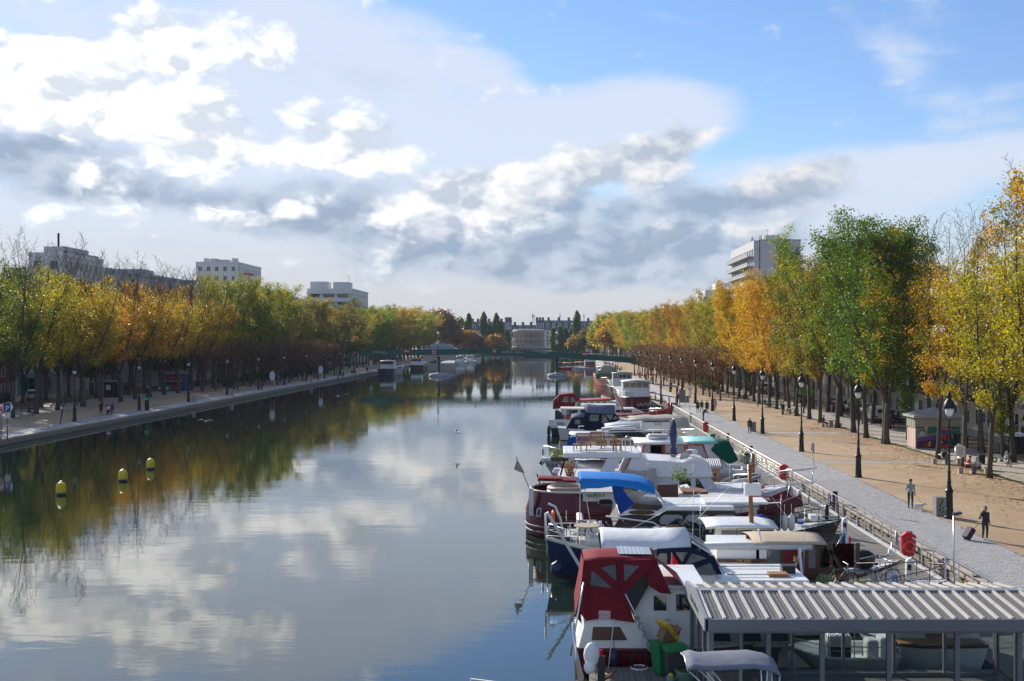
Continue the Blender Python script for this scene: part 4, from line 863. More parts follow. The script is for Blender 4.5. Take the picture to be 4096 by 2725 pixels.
# ------------------------------------------------------------------ boats: writing tools
def sm(a, b, t): t = min(1, max(0, (t - a) / (b - a))); return t * t * (3 - 2 * t)
def hull(r, xs, xb, yc, beam, sheer, mats, rake=.9, stern='transom', stern_w=.8, bow_pow=2.3, bul=.0, deck=None, strake=.12, belly=0.0):
 """hull from stern xs to bow xb with flare, sheer and raked stem; parts hull, rubbing_strake, deck"""
 d = 1 if xb > xs else -1; N = 22; ports = []
 mb, ms, mk = mats
 for i in range(N + 1):
  t = i / N
  if stern == 'round' and t < .13: w = math.sqrt(max(.004, 1 - (1 - t / .13) ** 2)) * .97
  else: w = stern_w + (1 - stern_w) * math.sin(min(1, t / .4) * math.pi / 2) if stern != 'round' else 1.0
  if t > .5: w *= max(.012, 1 - ((t - .5) / .5) ** bow_pow)
  w *= beam / 2
  h = sheer[1] + (sheer[0] - sheer[1]) * max(0, 1 - t / .5) ** 2 + (sheer[2] - sheer[1]) * max(0, (t - .5) / .5) ** 2
  fl = sm(.55, 1, t); rows = []
  for z, k in ((-.45, .5 - .35 * fl), (.07, .9 - .42 * fl), (.45 * h, .975 + belly - .22 * fl), (h - strake, 1.0), (h, 1.0), (h, None), (h - bul - .012, None)):
   ww = w * k if k is not None else max(.004, w - .06)
   x = xs + (xb - xs) * t - d * rake * (1 - max(z, -.45) / h) * sm(.72, 1, t)
   if stern != 'round': x += d * .25 * (1 - z / h) * (1 - sm(0, .15, t))
   rows.append((x, ww, z))
  ports.append(rows)
 H, S, D = MB(), MB(), MB()
 def ring(rows, a, b): return [(x, yc - w, z) for x, w, z in rows[a:b]]
 def strip(mbx, a, b, mi=0, smooth=True):
  for sg in (-1, 1): mbx.loft([[(x, yc + sg * w, z) for x, w, z in p[a:b]] for p in ports], mi, False, False, smooth, close=False)
 strip(H, 0, 2, 0); strip(H, 1, 4, 1); strip(H, 4, 7, 1, False)
 H.loft([[(p[0][0], yc - p[0][1], p[0][2]), (p[0][0], yc + p[0][1], p[0][2])] for p in ports], 0, False, False, close=False)
 t0 = ports[0]; H.add([(x, yc - w, z) for x, w, z in t0[:5]] + [(x, yc + w, z) for x, w, z in t0[:5][::-1]], [tuple(range(10))], 1)
 for sg in (-1, 1):                                                               # rubbing strake stands proud
  S.loft([[(x, yc + sg * w, z) for x, w, z in (p[3], (p[3][0], p[3][1] + .05, p[3][2] + .02), (p[4][0], p[4][1] + .05, p[4][2] + .015), p[4])] for p in ports], 0, True, True)
 D.loft([[(p[6][0], yc - p[6][1], p[6][2]), (p[6][0], yc, p[6][2] + .05), (p[6][0], yc + p[6][1], p[6][2])] for p in ports], 0, False, False, close=False)
 o = H.build('hull', [mb, ms], r); S.build('rubbing_strake', mk, r); D.build('deck', deck or deckgrey, r)
 return ports
def poly_off(poly, d):
 """polygon grown outwards by d"""
 n = len(poly); cx = sum(p[0] for p in poly) / n; cz = sum(p[1] for p in poly) / n
 return [(x + d * (1 if x > cx else -1), z + d * (1 if z > cz else -1)) for x, z in poly]
def pane(r, poly, Y, gl=None, fr=None, t=.03, grow=.05, name='window', far=None):
 """framed pane in the upright plane at Y looking at the camera, and its twin on the far side"""
 for yy, s in ((Y, -1),) + (((far, 1),) if far else ()):
  w = MB().pxz(poly_off(poly, grow), min(yy, yy + s * t), max(yy, yy + s * t)).build(name, fr or white, r)
  MB().pxz(poly, min(yy, yy + s * t * 1.7), max(yy, yy + s * t * 1.7)).build('pane', gl or g_dark, w)
def rect(a, b): return [(a[0], a[1]), (b[0], a[1]), (b[0], b[1]), (a[0], b[1])]
def slab(r, name, poly, y0, y1, mat, bevel=0.0): return MB().pxz(poly, y0, y1).build(name, mat, r, bevel=bevel)
def panel(r, name, poly, Y, mat, t=.03): return MB().pxz(poly, Y, Y + t).build(name, mat, r)
def awning(r, name, line, y0, y1, mat, crown=.2, th=.035, n=8, sag=.0):
 """stretched canvas: eave line in x-z, arched across y"""
 rings = []
 for i, (x, z) in enumerate(line):
  top = [(x, y0 + (y1 - y0) * j / n, z + crown * math.sin(math.pi * j / n) - sag * (i % 2)) for j in range(n + 1)]
  rings.append(top + [(a, b, c - th) for a, b, c in top[::-1]])
 return MB().loft(rings, sm=True).build(name, mat, r)
def rail(r, pts, h=.75, mat=None, wires=1, step=1.4, rad=.02, name='guard_rail', top=None):
 m = MB(); pts = [Vector(p) for p in pts]
 m.tube([p + Vector((0, 0, h)) for p in pts], top or rad * 1.15, 6)
 for w in range(wires): m.tube([p + Vector((0, 0, h * (w + 1) / (wires + 1))) for p in pts], rad * .5, 4)
 for a, b in zip(pts, pts[1:]):
  L = (b - a).length; k = max(1, round(L / step))
  for i in range(k): q = a + (b - a) * (i / k); m.tube([q, q + Vector((0, 0, h))], rad, 5)
 m.tube([pts[-1], pts[-1] + Vector((0, 0, h))], rad, 5)
 return m.build(name, mat or steel, r)
def fender(r, x, y, z, l=.55, rad=.11, mat=None, name='fender'):
 m = MB().lathe([(.02, l + .12), (.035, l + .05), (rad * .6, l), (rad, l * .85), (rad, l * .15), (rad * .6, 0), (.02, -.04)], (x, y, z), 10)
 m.tube([(x, y, z + l + .1), (x, y + .02, z + l + .55)], .012, 4); return m.build(name, mat or offwhite, r)
def flagf(r, x, y, z0, z1, cols, w=.5, h=.34, lean=0.0, name='flag', side=1):
 """flag staff with a hanging flag of coloured strips"""
 MB().tube([(x, y, z0), (x + lean, y, z1)], .018, 5).build(name + '_staff', steel, r); n = len(cols)
 for k, c in enumerate(cols):
  m = MB(); xa = x + lean * .97 + side * w * k / n; xb = x + lean * .97 + side * w * (k + 1) / n
  ya, yb = y + .04 * math.sin(k * 2.2), y + .04 * math.sin((k + 1) * 2.2); da, db = .12 * k / n, .12 * (k + 1) / n
  m.loft([[(xa, ya, z1 - .03 - da), (xa, ya + .012, z1 - .03 - da), (xa, ya + .012, z1 - .03 - h - da * 2), (xa, ya, z1 - .03 - h - da * 2)],
 [(xb, yb, z1 - .03 - db), (xb, yb + .012, z1 - .03 - db), (xb, yb + .012, z1 - .03 - h - db * 2), (xb, yb, z1 - .03 - h - db * 2)]], sm=False); m.build('flag_strip', c, r)
fr_b, fr_w, fr_r = M('flag_blue', (.02, .04, .25), .8), M('flag_white', (.7, .7, .68), .8), M('flag_red', (.5, .02, .03), .8)
TRIC = [fr_b, fr_w, fr_r]
def boat(name, label, Y, cat='boat', x=7.0, group='boats moored along the pontoon'): return thing(name, label, cat, (x, Y, 0), 0, group)
def bench(label, x, y, z, w=1.5, rz=0.0, back=True, group=None, cat='bench', name='garden_bench', mat=None):
 """slatted wooden seat"""
 mt = mat or teak; r = thing(name, label, cat, (x, y, z), rz, group); hw = w / 2
 for k in range(4): MB().box(-hw, hw, -.25 + k * .125, -.15 + k * .125, .42, .45).build('seat_slat', mt, r, (0, 0, 0))
 for sx in (-1, 1):
  for sy in (-.24, .2): MB().box(sx * (hw - .03) - .03, sx * (hw - .03) + .03, sy, sy + .06, 0, .95 if (sy > 0 and back) else .62 if back else .42).build('leg', mt, r, (0, 0, 0))
  if back: MB().box(sx * (hw - .03) - .035, sx * (hw - .03) + .035, -.27, .22, .62, .65).build('arm', mt, r, (0, 0, 0))
 if back:
  MB().box(-hw + .06, hw - .06, .21, .25, .88, .96).build('top_rail', mt, r, (0, 0, 0)); n = int(w / .11)
  for k in range(n): x_ = -hw + .1 + (w - .2) * k / (n - 1); MB().box(x_ - .022, x_ + .022, .215, .24, .45, .88).build('back_slat', mt, r, (0, 0, 0))
 return r
def bike(label, x, y, z, rz=0.0, col=None, group=None, s=1.0):
 r = thing('bicycle', label, 'bicycle', (x, y, z), rz, group); col = col or M('bike_black', (.03, .03, .035), .4); o0 = (0, 0, 0)
 for wx in (-.52, .52):
  w = MB().ring((wx, 0, .34), .32, .022, 20, 6, 'y').build('tyre', rubber, r, o0); sp = MB()
  for k in range(8): a = math.pi * k / 8; sp.tube([(wx + .31 * math.cos(a), 0, .34 + .31 * math.sin(a)), (wx - .31 * math.cos(a), 0, .34 - .31 * math.sin(a))], .004, 3)
  sp.build('spokes', steel, w, o0)
 MB().tube([(-.52, 0, .34), (-.05, 0, .30), (-.2, 0, .82)], .017, 6).tube([(-.05, 0, .30), (.38, 0, .85)], .02, 6).tube([(-.17, 0, .76), (.40, 0, .83)], .017, 6).tube([(-.52, 0, .34), (-.17, 0, .76)], .012, 6).tube([(.52, 0, .34), (.38, 0, .9)], .018, 6).build('frame', col, r, o0)
 MB().tube([(.30, -.28, 1.02), (.36, -.1, 1.0), (.37, 0, .98), (.36, .1, 1.0), (.30, .28, 1.02)], .014, 6).tube([(.38, 0, .88), (.37, 0, .99)], .014, 6).build('handlebar', steel, r, o0)
 MB().ball((-.22, 0, .88), .13, .07, .04, 8).build('saddle', rubber, r, o0); MB().lathe([(.08, -.01), (.08, .01)], (-.05, 0, .30), 10).build('crank', steel, r, o0)
 if s != 1: r.scale = (s, s, s)
 return r
# ------------------------------------------------------------------ pontoon
m_plank = M('weathered_plank', (.20, .185, .17), .85, var=.3, scale=7, bump=.5, bscale=18, stretch=(1, 8, 8)); m_plank2 = M('weathered_plank_b', (.20, .185, .17), .85, var=.3, scale=7, bump=.5, bscale=18, stretch=(8, 1, 8))
PZ = .35
def pontoon():
 r = thing('pontoon', 'long floating timber pontoon with white railing along the right quay', 'pontoon', (15.8, 110, 0))
 MB().box(14.4, 17.15, 26, 187, -.35, PZ - .06).build('float', M('pontoon_float', (.16, .16, .16), .8), r)
 pl = [MB().box(14.35, 17.2, 0, .186 - .004 * k, PZ - .055, PZ).build('plank', m_plank, r, (15.8, 0, 0)) for k in range(3)]
 y = 26.0; i = 0
 while i < 300:
  o = pl[i] if i < 3 else share(pl[i % 3], (0, 0, 0), r); o.location = (random.uniform(-.02, .02), y - 110, random.uniform(-.004, .004)); y += .2; i += 1
 q = MB()
 while y < 187: q.box(14.35, 17.2, y, y + .385, PZ - .055, PZ + random.uniform(-.004, .004)); y += .4
 tag(q.build('far_planks', m_plank, r), None, kind='stuff')
 MB().box(17.02, 17.2, 26, 187, PZ, PZ + .09).build('toe_board', alu, r)
 rt = thing('pontoon_railing', 'white galvanised railing with slanted wires along the pontoon', 'railing', (17.1, 110, PZ)); X = 17.1
 p0 = MB().box(-.03, .03, -.02, .02, 0, 1.08).build('post', alu, rt, (0, 0, 0)); i = 0; y = 34.0
 while y < 187:
  o = p0 if i == 0 else share(p0, (0, 0, 0), rt); o.location = (0, y - 110, .08); y += 1.55; i += 1
 MB().tube([(X, 34, PZ + 1.16), (X, 187, PZ + 1.16)], .042, 8).build('handrail', alu, rt)
 for k in range(4): MB().tube([(X, 34, PZ + .3 + k * .2), (X, 187, PZ + .3 + k * .2)], .011, 5).build('wire', steel, rt)
 for k, y in enumerate((54.5, 68.8, 98, 111, 141)):                  # piles between pontoon and quay
  o = thing('mooring_pile', '%s black steel mooring pile from the camera between pontoon and quay' % nth(k), 'pile', (17.62, y, 0), 0, 'black mooring piles'); MB().lathe([(.17, -1), (.17, 1.4), (.15, 1.45)], (0, 0, 0), 14).build('pile', M('pile_black', (.012, .012, .013), .7), o, (0, 0, 0))
  MB().box(-.5, -.14, -.1, .1, .2, .3).build('guide_bracket', steel, o, (0, 0, 0))
 for k, y in enumerate((52.4, 80.7, 122, 160)):
  o = thing('lifebuoy_case', '%s red lifebuoy case from the camera on the pontoon railing' % nth(k), 'lifebuoy case', (16.95, y, PZ + .3), 0, 'red lifebuoy cases on the pontoon railing')
  MB().pxz([(-.32, .15), (-.2, 0), (.2, 0), (.32, .15), (.34, .95), (.12, 1.12), (-.12, 1.12), (-.34, .95)], .0, .22).build('shell', red, o, (0, 0, 0)); MB().ring((0, -.05, .45), .24, .07, 18, 8, 'y').build('buoy', M('pale_red', (.68, .10, .06), .5), o, (0, 0, 0)); MB().box(-.22, .22, -.05, .02, .8, 1.0).build('hood', red, o, (0, 0, 0))
 for k, (px, py) in enumerate(((3635, 2330), (3378, 2150), (3197, 2025), (2990, 1850))):
  X_, Y_ = gp(px, py, PZ); X_ = min(16.6, max(14.7, X_)); o = thing('service_pedestal', '%s white electric pedestal from the camera on the pontoon' % nth(k), 'pedestal', (X_, Y_, PZ), 0, 'electric pedestals on the pontoon')
  MB().loft([[(-.13, -.1, 0), (.13, -.1, 0), (.13, .1, 0), (-.13, .1, 0)], [(-.13, -.1, .9), (.13, -.1, .95), (.13, .1, .95), (-.13, .1, .9)], [(-.06, -.08, 1.02), (.1, -.08, 1.1), (.1, .08, 1.1), (-.06, .08, 1.02)]], sm=False).build('cabinet', white, o, (0, 0, 0)); MB().box(-.08, .08, -.115, -.1, .55, .8).build('socket_plate', rubber, o, (0, 0, 0))
 for k, y in enumerate((47.8, 52.4, 58.6, 65.5, 72, 79.5)):                         # pale finger booms
  o = thing('mooring_boom', '%s pale padded mooring boom from the camera at the pontoon edge' % nth(k), 'boom', (14.2, y, PZ), 0, 'padded mooring booms'); MB().tube([(-1.6, -1.2, -.05), (.3, .3, .22)], .13, 9).build('pad', M('cream_pad', (.6, .5, .34), .7), o, (0, 0, 0)); MB().box(.15, .45, .1, .45, 0, .2).build('bracket', steel, o, (0, 0, 0))
 for k, (y, x, c, lid) in enumerate(((43.6, 16.5, (.5, .5, .2), yellow), (95.3, 16.4, (.45, .45, .22), yellow), (93.4, 16.4, (.1, .25, .14), navy), (112, 16.2, (.2, .3, .2), M('green_lid', (.02, .16, .05), .5)))):
  o = thing('bag_bin', ('bag bin with yellow lid at the near end of the pontoon', 'yellowish bag bin on the pontoon beside the green tarpaulin', 'green bag bin with blue lid on the pontoon', 'green bag bin far along the pontoon')[k], 'bin', (x, y, PZ), 0, 'bag bins on the pontoon')
  MB().lathe([(.22, 0), (.25, .3), (.27, .72), (.28, .78)], (0, 0, 0), 12).build('bag', M('bin_bag_%d' % k, c, .4), o, (0, 0, 0)); MB().lathe([(.31, .8), (.32, .86), (.2, .94), (.02, .97)], (0, 0, 0), 14).build('lid', lid, o, (0, 0, 0)); MB().tube([(.3, 0, 0), (.3, 0, .8)], .03, 6).build('stand', steel, o, (0, 0, 0))
 l = thing('lamp_pole', 'slim grey floodlight pole at the near pontoon', 'lamp post', (17.3, 47.5, 0)); MB().tube([(17.3, 47.5, -.5), (17.3, 47.5, 3.4)], [.05, .035], 8).build('pole', steel, l); MB().obox((17.4, 47.4, 3.46), (.36, .24, .1), (0, R(-12), 0)).build('flood_lamp', darkm, l)
 bike('black bicycle with white front wheel leaning on the near pontoon railing', 16.6, 46.9, PZ, R(70)); bike('small red bicycle leaning on the pontoon railing by the white yacht', 16.6, 71.4, PZ, R(75), red, None, .85)
 bike('dark bicycle lying among gear on the pontoon beside the grey tarpaulin boat', 15.2, 96.5, PZ + .05, R(20)); bike('second dark bicycle among gear on the pontoon', 15.0, 98.3, PZ + .05, R(10), M('bike_grey', (.2, .2, .2), .4))
 o = thing('gangway', 'red steel gangway with posts from the quay to the barge', 'gangway', (16.6, 172, 1)); MB().bar((14.9, 172, 1.6), (19.2, 172, P + .1), 1.4, .16).build('deck', burg, o)
 for yy in (171.3, 172.7):
  MB().tube([(14.9, yy, 2.6), (19.2, yy, P + 1.1)], .05, 6).build('handrail', burg, o)
  for k in range(5): u = k / 4; MB().tube([(14.9 + 4.3 * u, yy, 1.6 - .8 * u), (14.9 + 4.3 * u, yy, 2.6 - .8 * u)], .05, 5).build('post', burg, o)
 MB().bar((12.5, 171, 4.4), (19.4, 171, 3.5), .5, .22).build('canopy_beam', zinc, o); MB().box(16.6, 16.85, 170.9, 171.1, .8, 3.9).build('canopy_post', burg, o); MB().box(19.1, 19.35, 170.9, 171.1, P, 3.5).build('canopy_post', burg, o)
pontoon()
# ------------------------------------------------------------------ near boats and the glazed pavilion
def pavilion():
 r = thing('glazed_pavilion', 'grey floating glass pavilion with ribbed metal roof in the foreground', 'pavilion', (9, 32, .5))
 gm = M('grey_alu_frame', (.20, .20, .215), .45, .4, var=.08); rm = M('ribbed_roof_sheet', (.17, .165, .16), .6, .1, var=.14, scale=3, stain=.15); rl = M('roof_rib', (.62, .58, .53), .5, .1, var=.2, scale=5, stain=.35)
 fas = M('fascia_grey', (.30, .31, .33), .5, .3, var=.1)
 X0, X1, Y0, Y1, ZE = 4.25, 13.85, 30.2, 34.4, 3.3
 MB().box(X0 - .1, X1 + .3, 28.9, 35.0, -.35, .42).build('float', M('pontoon_float', (.16, .16, .16), .8), r)
 for k in range(44): MB().box(X0 - .05, X1 + .25, 28.95 + k * .138, 28.95 + k * .138 + .128, .42, .47).build('floor_plank', m_plank, r)
# roof: two pitches stepping at a middle flashing
 ym = 32.55
 MB().pyz([(Y0, ZE - .02), (ym, ZE + .20), (ym, ZE + .15), (Y0, ZE - .08)], X0, X1).build('front_roof_sheet', rm, r)
 MB().pyz([(ym + .32, ZE + .20), (Y1, ZE + .02), (Y1, ZE - .04), (ym + .32, ZE + .14)], X0, X1).build('back_roof_sheet', rm, r)
 MB().box(X0 - .02, X1 + .02, ym, ym + .32, ZE + .10, ZE + .26).build('ridge_flashing', fas, r)
 n = 24
 for k in range(n + 1):
  x = X0 + .06 + (X1 - X0 - .12) * k / n
  MB().pyz([(Y0 - .02, ZE - .02), (ym + .02, ZE + .20), (ym + .02, ZE + .26), (Y0 - .02, ZE + .05)], x - .04, x + .04).build('roof_rib', rl, r)
  MB().pyz([(ym + .3, ZE + .20), (Y1, ZE + .02), (Y1, ZE + .09), (ym + .3, ZE + .27)], x - .04, x + .04).build('roof_rib', rl, r)
  if k < n:
   w = (X1 - X0 - .12) / n; f = MB()
   for j in (1, 2, 3): xx = x + w * j / 4; f.pyz([(Y0, ZE - .015), (ym, ZE + .205), (ym, ZE + .225), (Y0, ZE + .005)], xx - .012, xx + .012).pyz([(ym + .33, ZE + .205), (Y1 - .02, ZE + .03), (Y1 - .02, ZE + .045), (ym + .33, ZE + .222)], xx - .012, xx + .012)
   f.build('small_ribs', rm, r)
 MB().box(X0 - .08, X1 + .08, Y0 - .12, Y0 - .025, ZE - .30, ZE + .02).build('front_gutter', gm, r)
 MB().pyz([(Y0 - .12, ZE - .3), (Y0 - .12, ZE + .06), (ym + .1, ZE + .32), (Y1 + .05, ZE + .12), (Y1 + .05, ZE - .3)], X0 - .12, X0 - .02).build('left_fascia', fas, r)
 MB().pyz([(Y0 - .12, ZE - .3), (Y0 - .12, ZE + .06), (ym + .1, ZE + .32), (Y1 + .05, ZE + .12), (Y1 + .05, ZE - .3)], X1 + .02, X1 + .12).build('right_fascia', fas, r)
 text('Marindeaudouce', M('lettering_grey', (.12, .12, .13), .5), .26, (X0 - .13, (Y0 + Y1) / 2 - .1, ZE - .12), (R(90), 0, R(-90)), r)
# frame and panes
 yf = Y0 + .12
 MB().box(X0 + .02, X1 - .02, yf, yf + .1, ZE - .42, ZE - .30).build('head_rail', gm, r); MB().box(X0 + .02, X1 - .02, yf, yf + .1, .47, .6).build('sill_rail', gm, r)
 cols = [X0 + .04, X0 + 1.62, X0 + 3.1, X0 + 4.95, X0 + 6.83, X0 + 8.55, X1 - .14]
 for k, x in enumerate(cols): MB().box(x, x + .13, yf - .01, yf + .11, .6, ZE - .42).build('mullion', gm, r)
 for a, b in zip(cols, cols[1:]): MB().box(a + .13, b, yf + .04, yf + .06, .6, ZE - .42).build('pane', g_clear, r)
 MB().box(X0 + .9, X0 + .96, yf + .01, yf + .09, .6, ZE - .42).build('door_stile', gm, r)
 for x in (X0 + .02, X1 - .12):
  ys = [yf + .1, 31.4, 32.7, 34.1]
  for k, y in enumerate(ys): MB().box(x, x + .1, y, y + .1, .5, ZE - .3).build('mullion', gm, r)
  for a, b in zip(ys, ys[1:]): MB().box(x + .04, x + .06, a + .1, b, .55, ZE - .32).build('pane', g_clear, r)
 MB().box(X0 + .02, X1 - .02, Y1 - .1, Y1, .47, .58).build('back_sill', gm, r)
 for k in range(6): a = X0 + .1 + k * 1.58; MB().box(a, a + 1.48, Y1 - .07, Y1 - .05, .58, ZE - .32).build('back_pane', g_clear, r)
 for k in range(7): a = X0 + .02 + k * 1.58; MB().box(a, a + .09, Y1 - .1, Y1, .58, ZE - .3).build('back_post', gm, r)
# loose planked deck at the left end with bins
 d = thing('landing_stage', 'weathered planked landing stage left of the glass pavilion', 'landing stage', (2.4, 33.6, 0))
 MB().box(1.15, 4.1, 31.2, 35.25, -.35, .42).build('float', M('pontoon_float', (.16, .16, .16), .8), d)
 for k in range(17): MB().box(1.15 + k * .174, 1.15 + k * .174 + .163, 31.2, 35.25, .425, .48).build('plank', m_plank2, d)
 gb = M('green_bin_plastic', (.01, .20, .06), .45, var=.08); gk = M('dark_bin_plastic', (.05, .05, .06), .5)
 def wheelie(label, x, y, body, lid, ang, rz=0.0, name='wheelie_bin'):
  o = thing(name, label, 'bin', (x, y, .48), rz); z0 = (0, 0, 0)
  MB().loft([[(-.22, -.25, .06), (.22, -.25, .06), (.22, .25, .06), (-.22, .25, .06)], [(-.28, -.33, .98), (.28, -.33, .98), (.28, .33, .98), (-.28, .33, .98)]], sm=False).build('body', body, o, z0, .02)
  MB().box(-.31, .31, -.36, .36, .95, 1.03).build('rim', body, o, z0)
  l = MB().loft([[(-.32, -.74, -.03), (.32, -.74, -.03), (.32, 0, -.03), (-.32, 0, -.03)], [(-.32, -.74, .03), (.32, -.74, .03), (.32, 0, .03), (-.32, 0, .03)], [(-.24, -.64, .11), (.24, -.64, .11), (.24, -.08, .11), (-.24, -.08, .11)]], sm=False).build('lid', lid, o, z0, .015)
  l.location = (0, .37, 1.06); l.rotation_euler = (R(ang), 0, 0)
  for s in (-1, 1): MB().lathe([(.1, -.03), (.1, .03)], (0, 0, 0), 12).build('wheel', rubber, o, z0).matrix_local = Matrix.Translation((s * .26, .3, .1)) @ Matrix.Rotation(R(90), 4, 'Y')
  MB().tube([(-.2, .42, .98), (.2, .42, .98)], .02, 6).build('handle', body, o, z0); return o
 b1 = wheelie('green bin heaped with cardboard under its raised yellow lid', 3.45, 34.5, gb, yellow, -52, R(-62));
 wheelie('lower green lidded bin beside the heaped yellow lidded one', 3.75, 33.75, gk, gb, 6, R(-80))
 bx = M('cardboard', (.28, .17, .09), .85, var=.12)
 o = thing('cardboard_box', 'brown cardboard box squeezed into the heaped bin', 'box', (3.6, 34.55, 1.5)); MB().obox((3.62, 34.6, 1.72), (.5, .42, .5), (.2, .3, .4)).build('body', bx, o); MB().obox((3.84, 34.45, 1.9), (.3, .3, .02), (.3, -.5, .4)).build('flap', bx, o)
 o = thing('waste_tub', 'round green tub of leaves beside the bins', 'tub', (4.0, 33.3, .48)); MB().lathe([(.24, 0), (.3, .45), (.33, .5), (.29, .49), (.27, .3)], (4.0, 33.3, .48), 16).build('body', M('pale_green_plastic', (.14, .26, .2), .5), o); MB().ball((4.0, 33.3, .9), .26, .26, .1, 10).build('leaves', m_moss, o)
 o = thing('watering_can', 'pale green watering can with yellow flowers by the tub', 'watering can', (3.55, 33.25, .48)); MB().lathe([(.12, 0), (.13, .3), (.1, .34)], (3.55, 33.25, .48), 12).build('body', M('pale_green_plastic', (.14, .26, .2), .5), o); MB().tube([(3.62, 33.25, .55), (3.8, 33.2, .95)], [.03, .02], 6).build('spout', M('pale_green_plastic', (.14, .26, .2), .5), o); MB().ball((3.55, 33.2, .85), .08, .08, .06, 8).build('flowers', yellow, o)
# small bimini boat in front of the pavilion
 r = boat('bimini_boat', 'open boat under a creased grey bimini before the pavilion', 28.2, x=5.5)
 hull(r, 2.6, 9.4, 28.0, 1.7, (.7, .65, .95), (anti, white, navy), bul=.25)
 P4 = tr(28.6, 'P', [(2735, 2640), (2765, 2630), (2800, 2640), (2900, 2634), (3000, 2630), (3060, 2642), (3092, 2658)])
 awning(r, 'bimini', P4, 27.7, 29.3, c_grey, .16)
 fr = MB()
 for (x, z) in (P4[0], P4[2], P4[5], P4[6]):
  for yy in (27.75, 29.25): fr.tube([(x, yy, z), ((x + 5.2) / 2 + .2, yy, 1.6), (5.3, yy, .75)], .022, 6)
 for (x, z) in (P4[0], P4[3], P4[6]): fr.tube([(x, 27.72, z - .02), (x, 28.5, z + .13), (x, 29.28, z - .02)], .018, 6)
 fr.build('bimini_frame', steel, r); MB().box(4.6, 5.5, 27.6, 28.4, .6, 1.15).build('console', white, r); MB().box(3.2, 3.9, 27.5, 28.6, .6, .85).build('seat', c_navy, r)
# boats behind the pavilion, seen through its glass
 r = boat('open_motor_boat', 'white open motor boat with steering console seen through the pavilion glass', 36.4, x=9)
 hull(r, 11.3, 7.75, 36.45, 2.0, (.72, .70, .85), (anti, white, white), bul=.3, deck=white); MB().box(9.0, 9.75, 35.9, 36.5, .4, 1.3).build('console', white, r, bevel=.06); MB().box(9.05, 9.7, 35.86, 35.9, .5, .95).build('console_seat', c_black, r); MB().ring((9.4, 35.8, 1.25), .2, .02, 18, 6, 'y').build('steering_wheel', steel, r); MB().tube([(8.95, 35.8, .5), (8.95, 35.8, 1.45), (9.8, 35.8, 1.45), (9.8, 35.8, .5)], .025, 6).build('console_rail', steel, r)
 for k in range(2): MB().box(10.2 + k * .5, 10.6 + k * .5, 35.7 + k * .3, 36.3 + k * .3, .5, 1.2).build('engine_cover', white, r, bevel=.1)
 rail(r, [(7.9, 36.2, .85), (8.8, 35.6, .75), (11.2, 35.5, .72)], .3)
 fender(r, 7.65, 35.3, .35, .6, .14)
 r = boat('cabin_cruiser', 'white cabin cruiser with brown side decks seen through the pavilion glass', 37.6, x=12.5)
 hull(r, 14.25, 10.3, 37.5, 3.2, (1.0, 1.0, 1.1), (anti, white, darkwood), stern_w=.95); slab(r, 'cabin', [(11.2, 1.0), (11.6, 2.2), (14.1, 2.3), (14.2, 1.0)], 36.6, 39.0, white, .05); MB().box(11.3, 14.1, 35.95, 36.55, 1.0, 1.04).build('brown_side_deck', teak, r)
 d = MB().box(12.4, 12.95, 36.56, 36.6, 1.06, 2.05).build('door', teak, r); MB().box(12.88, 12.92, 36.52, 36.56, 1.4, 1.6).build('handle', steel, d); pane(r, [(13.2, 1.2), (13.2, 2.0), (13.9, 2.0), (13.9, 1.2)], 36.6); pane(r, [(11.6, 1.25), (11.85, 1.95), (12.25, 1.95), (12.25, 1.25)], 36.6)
pavilion()
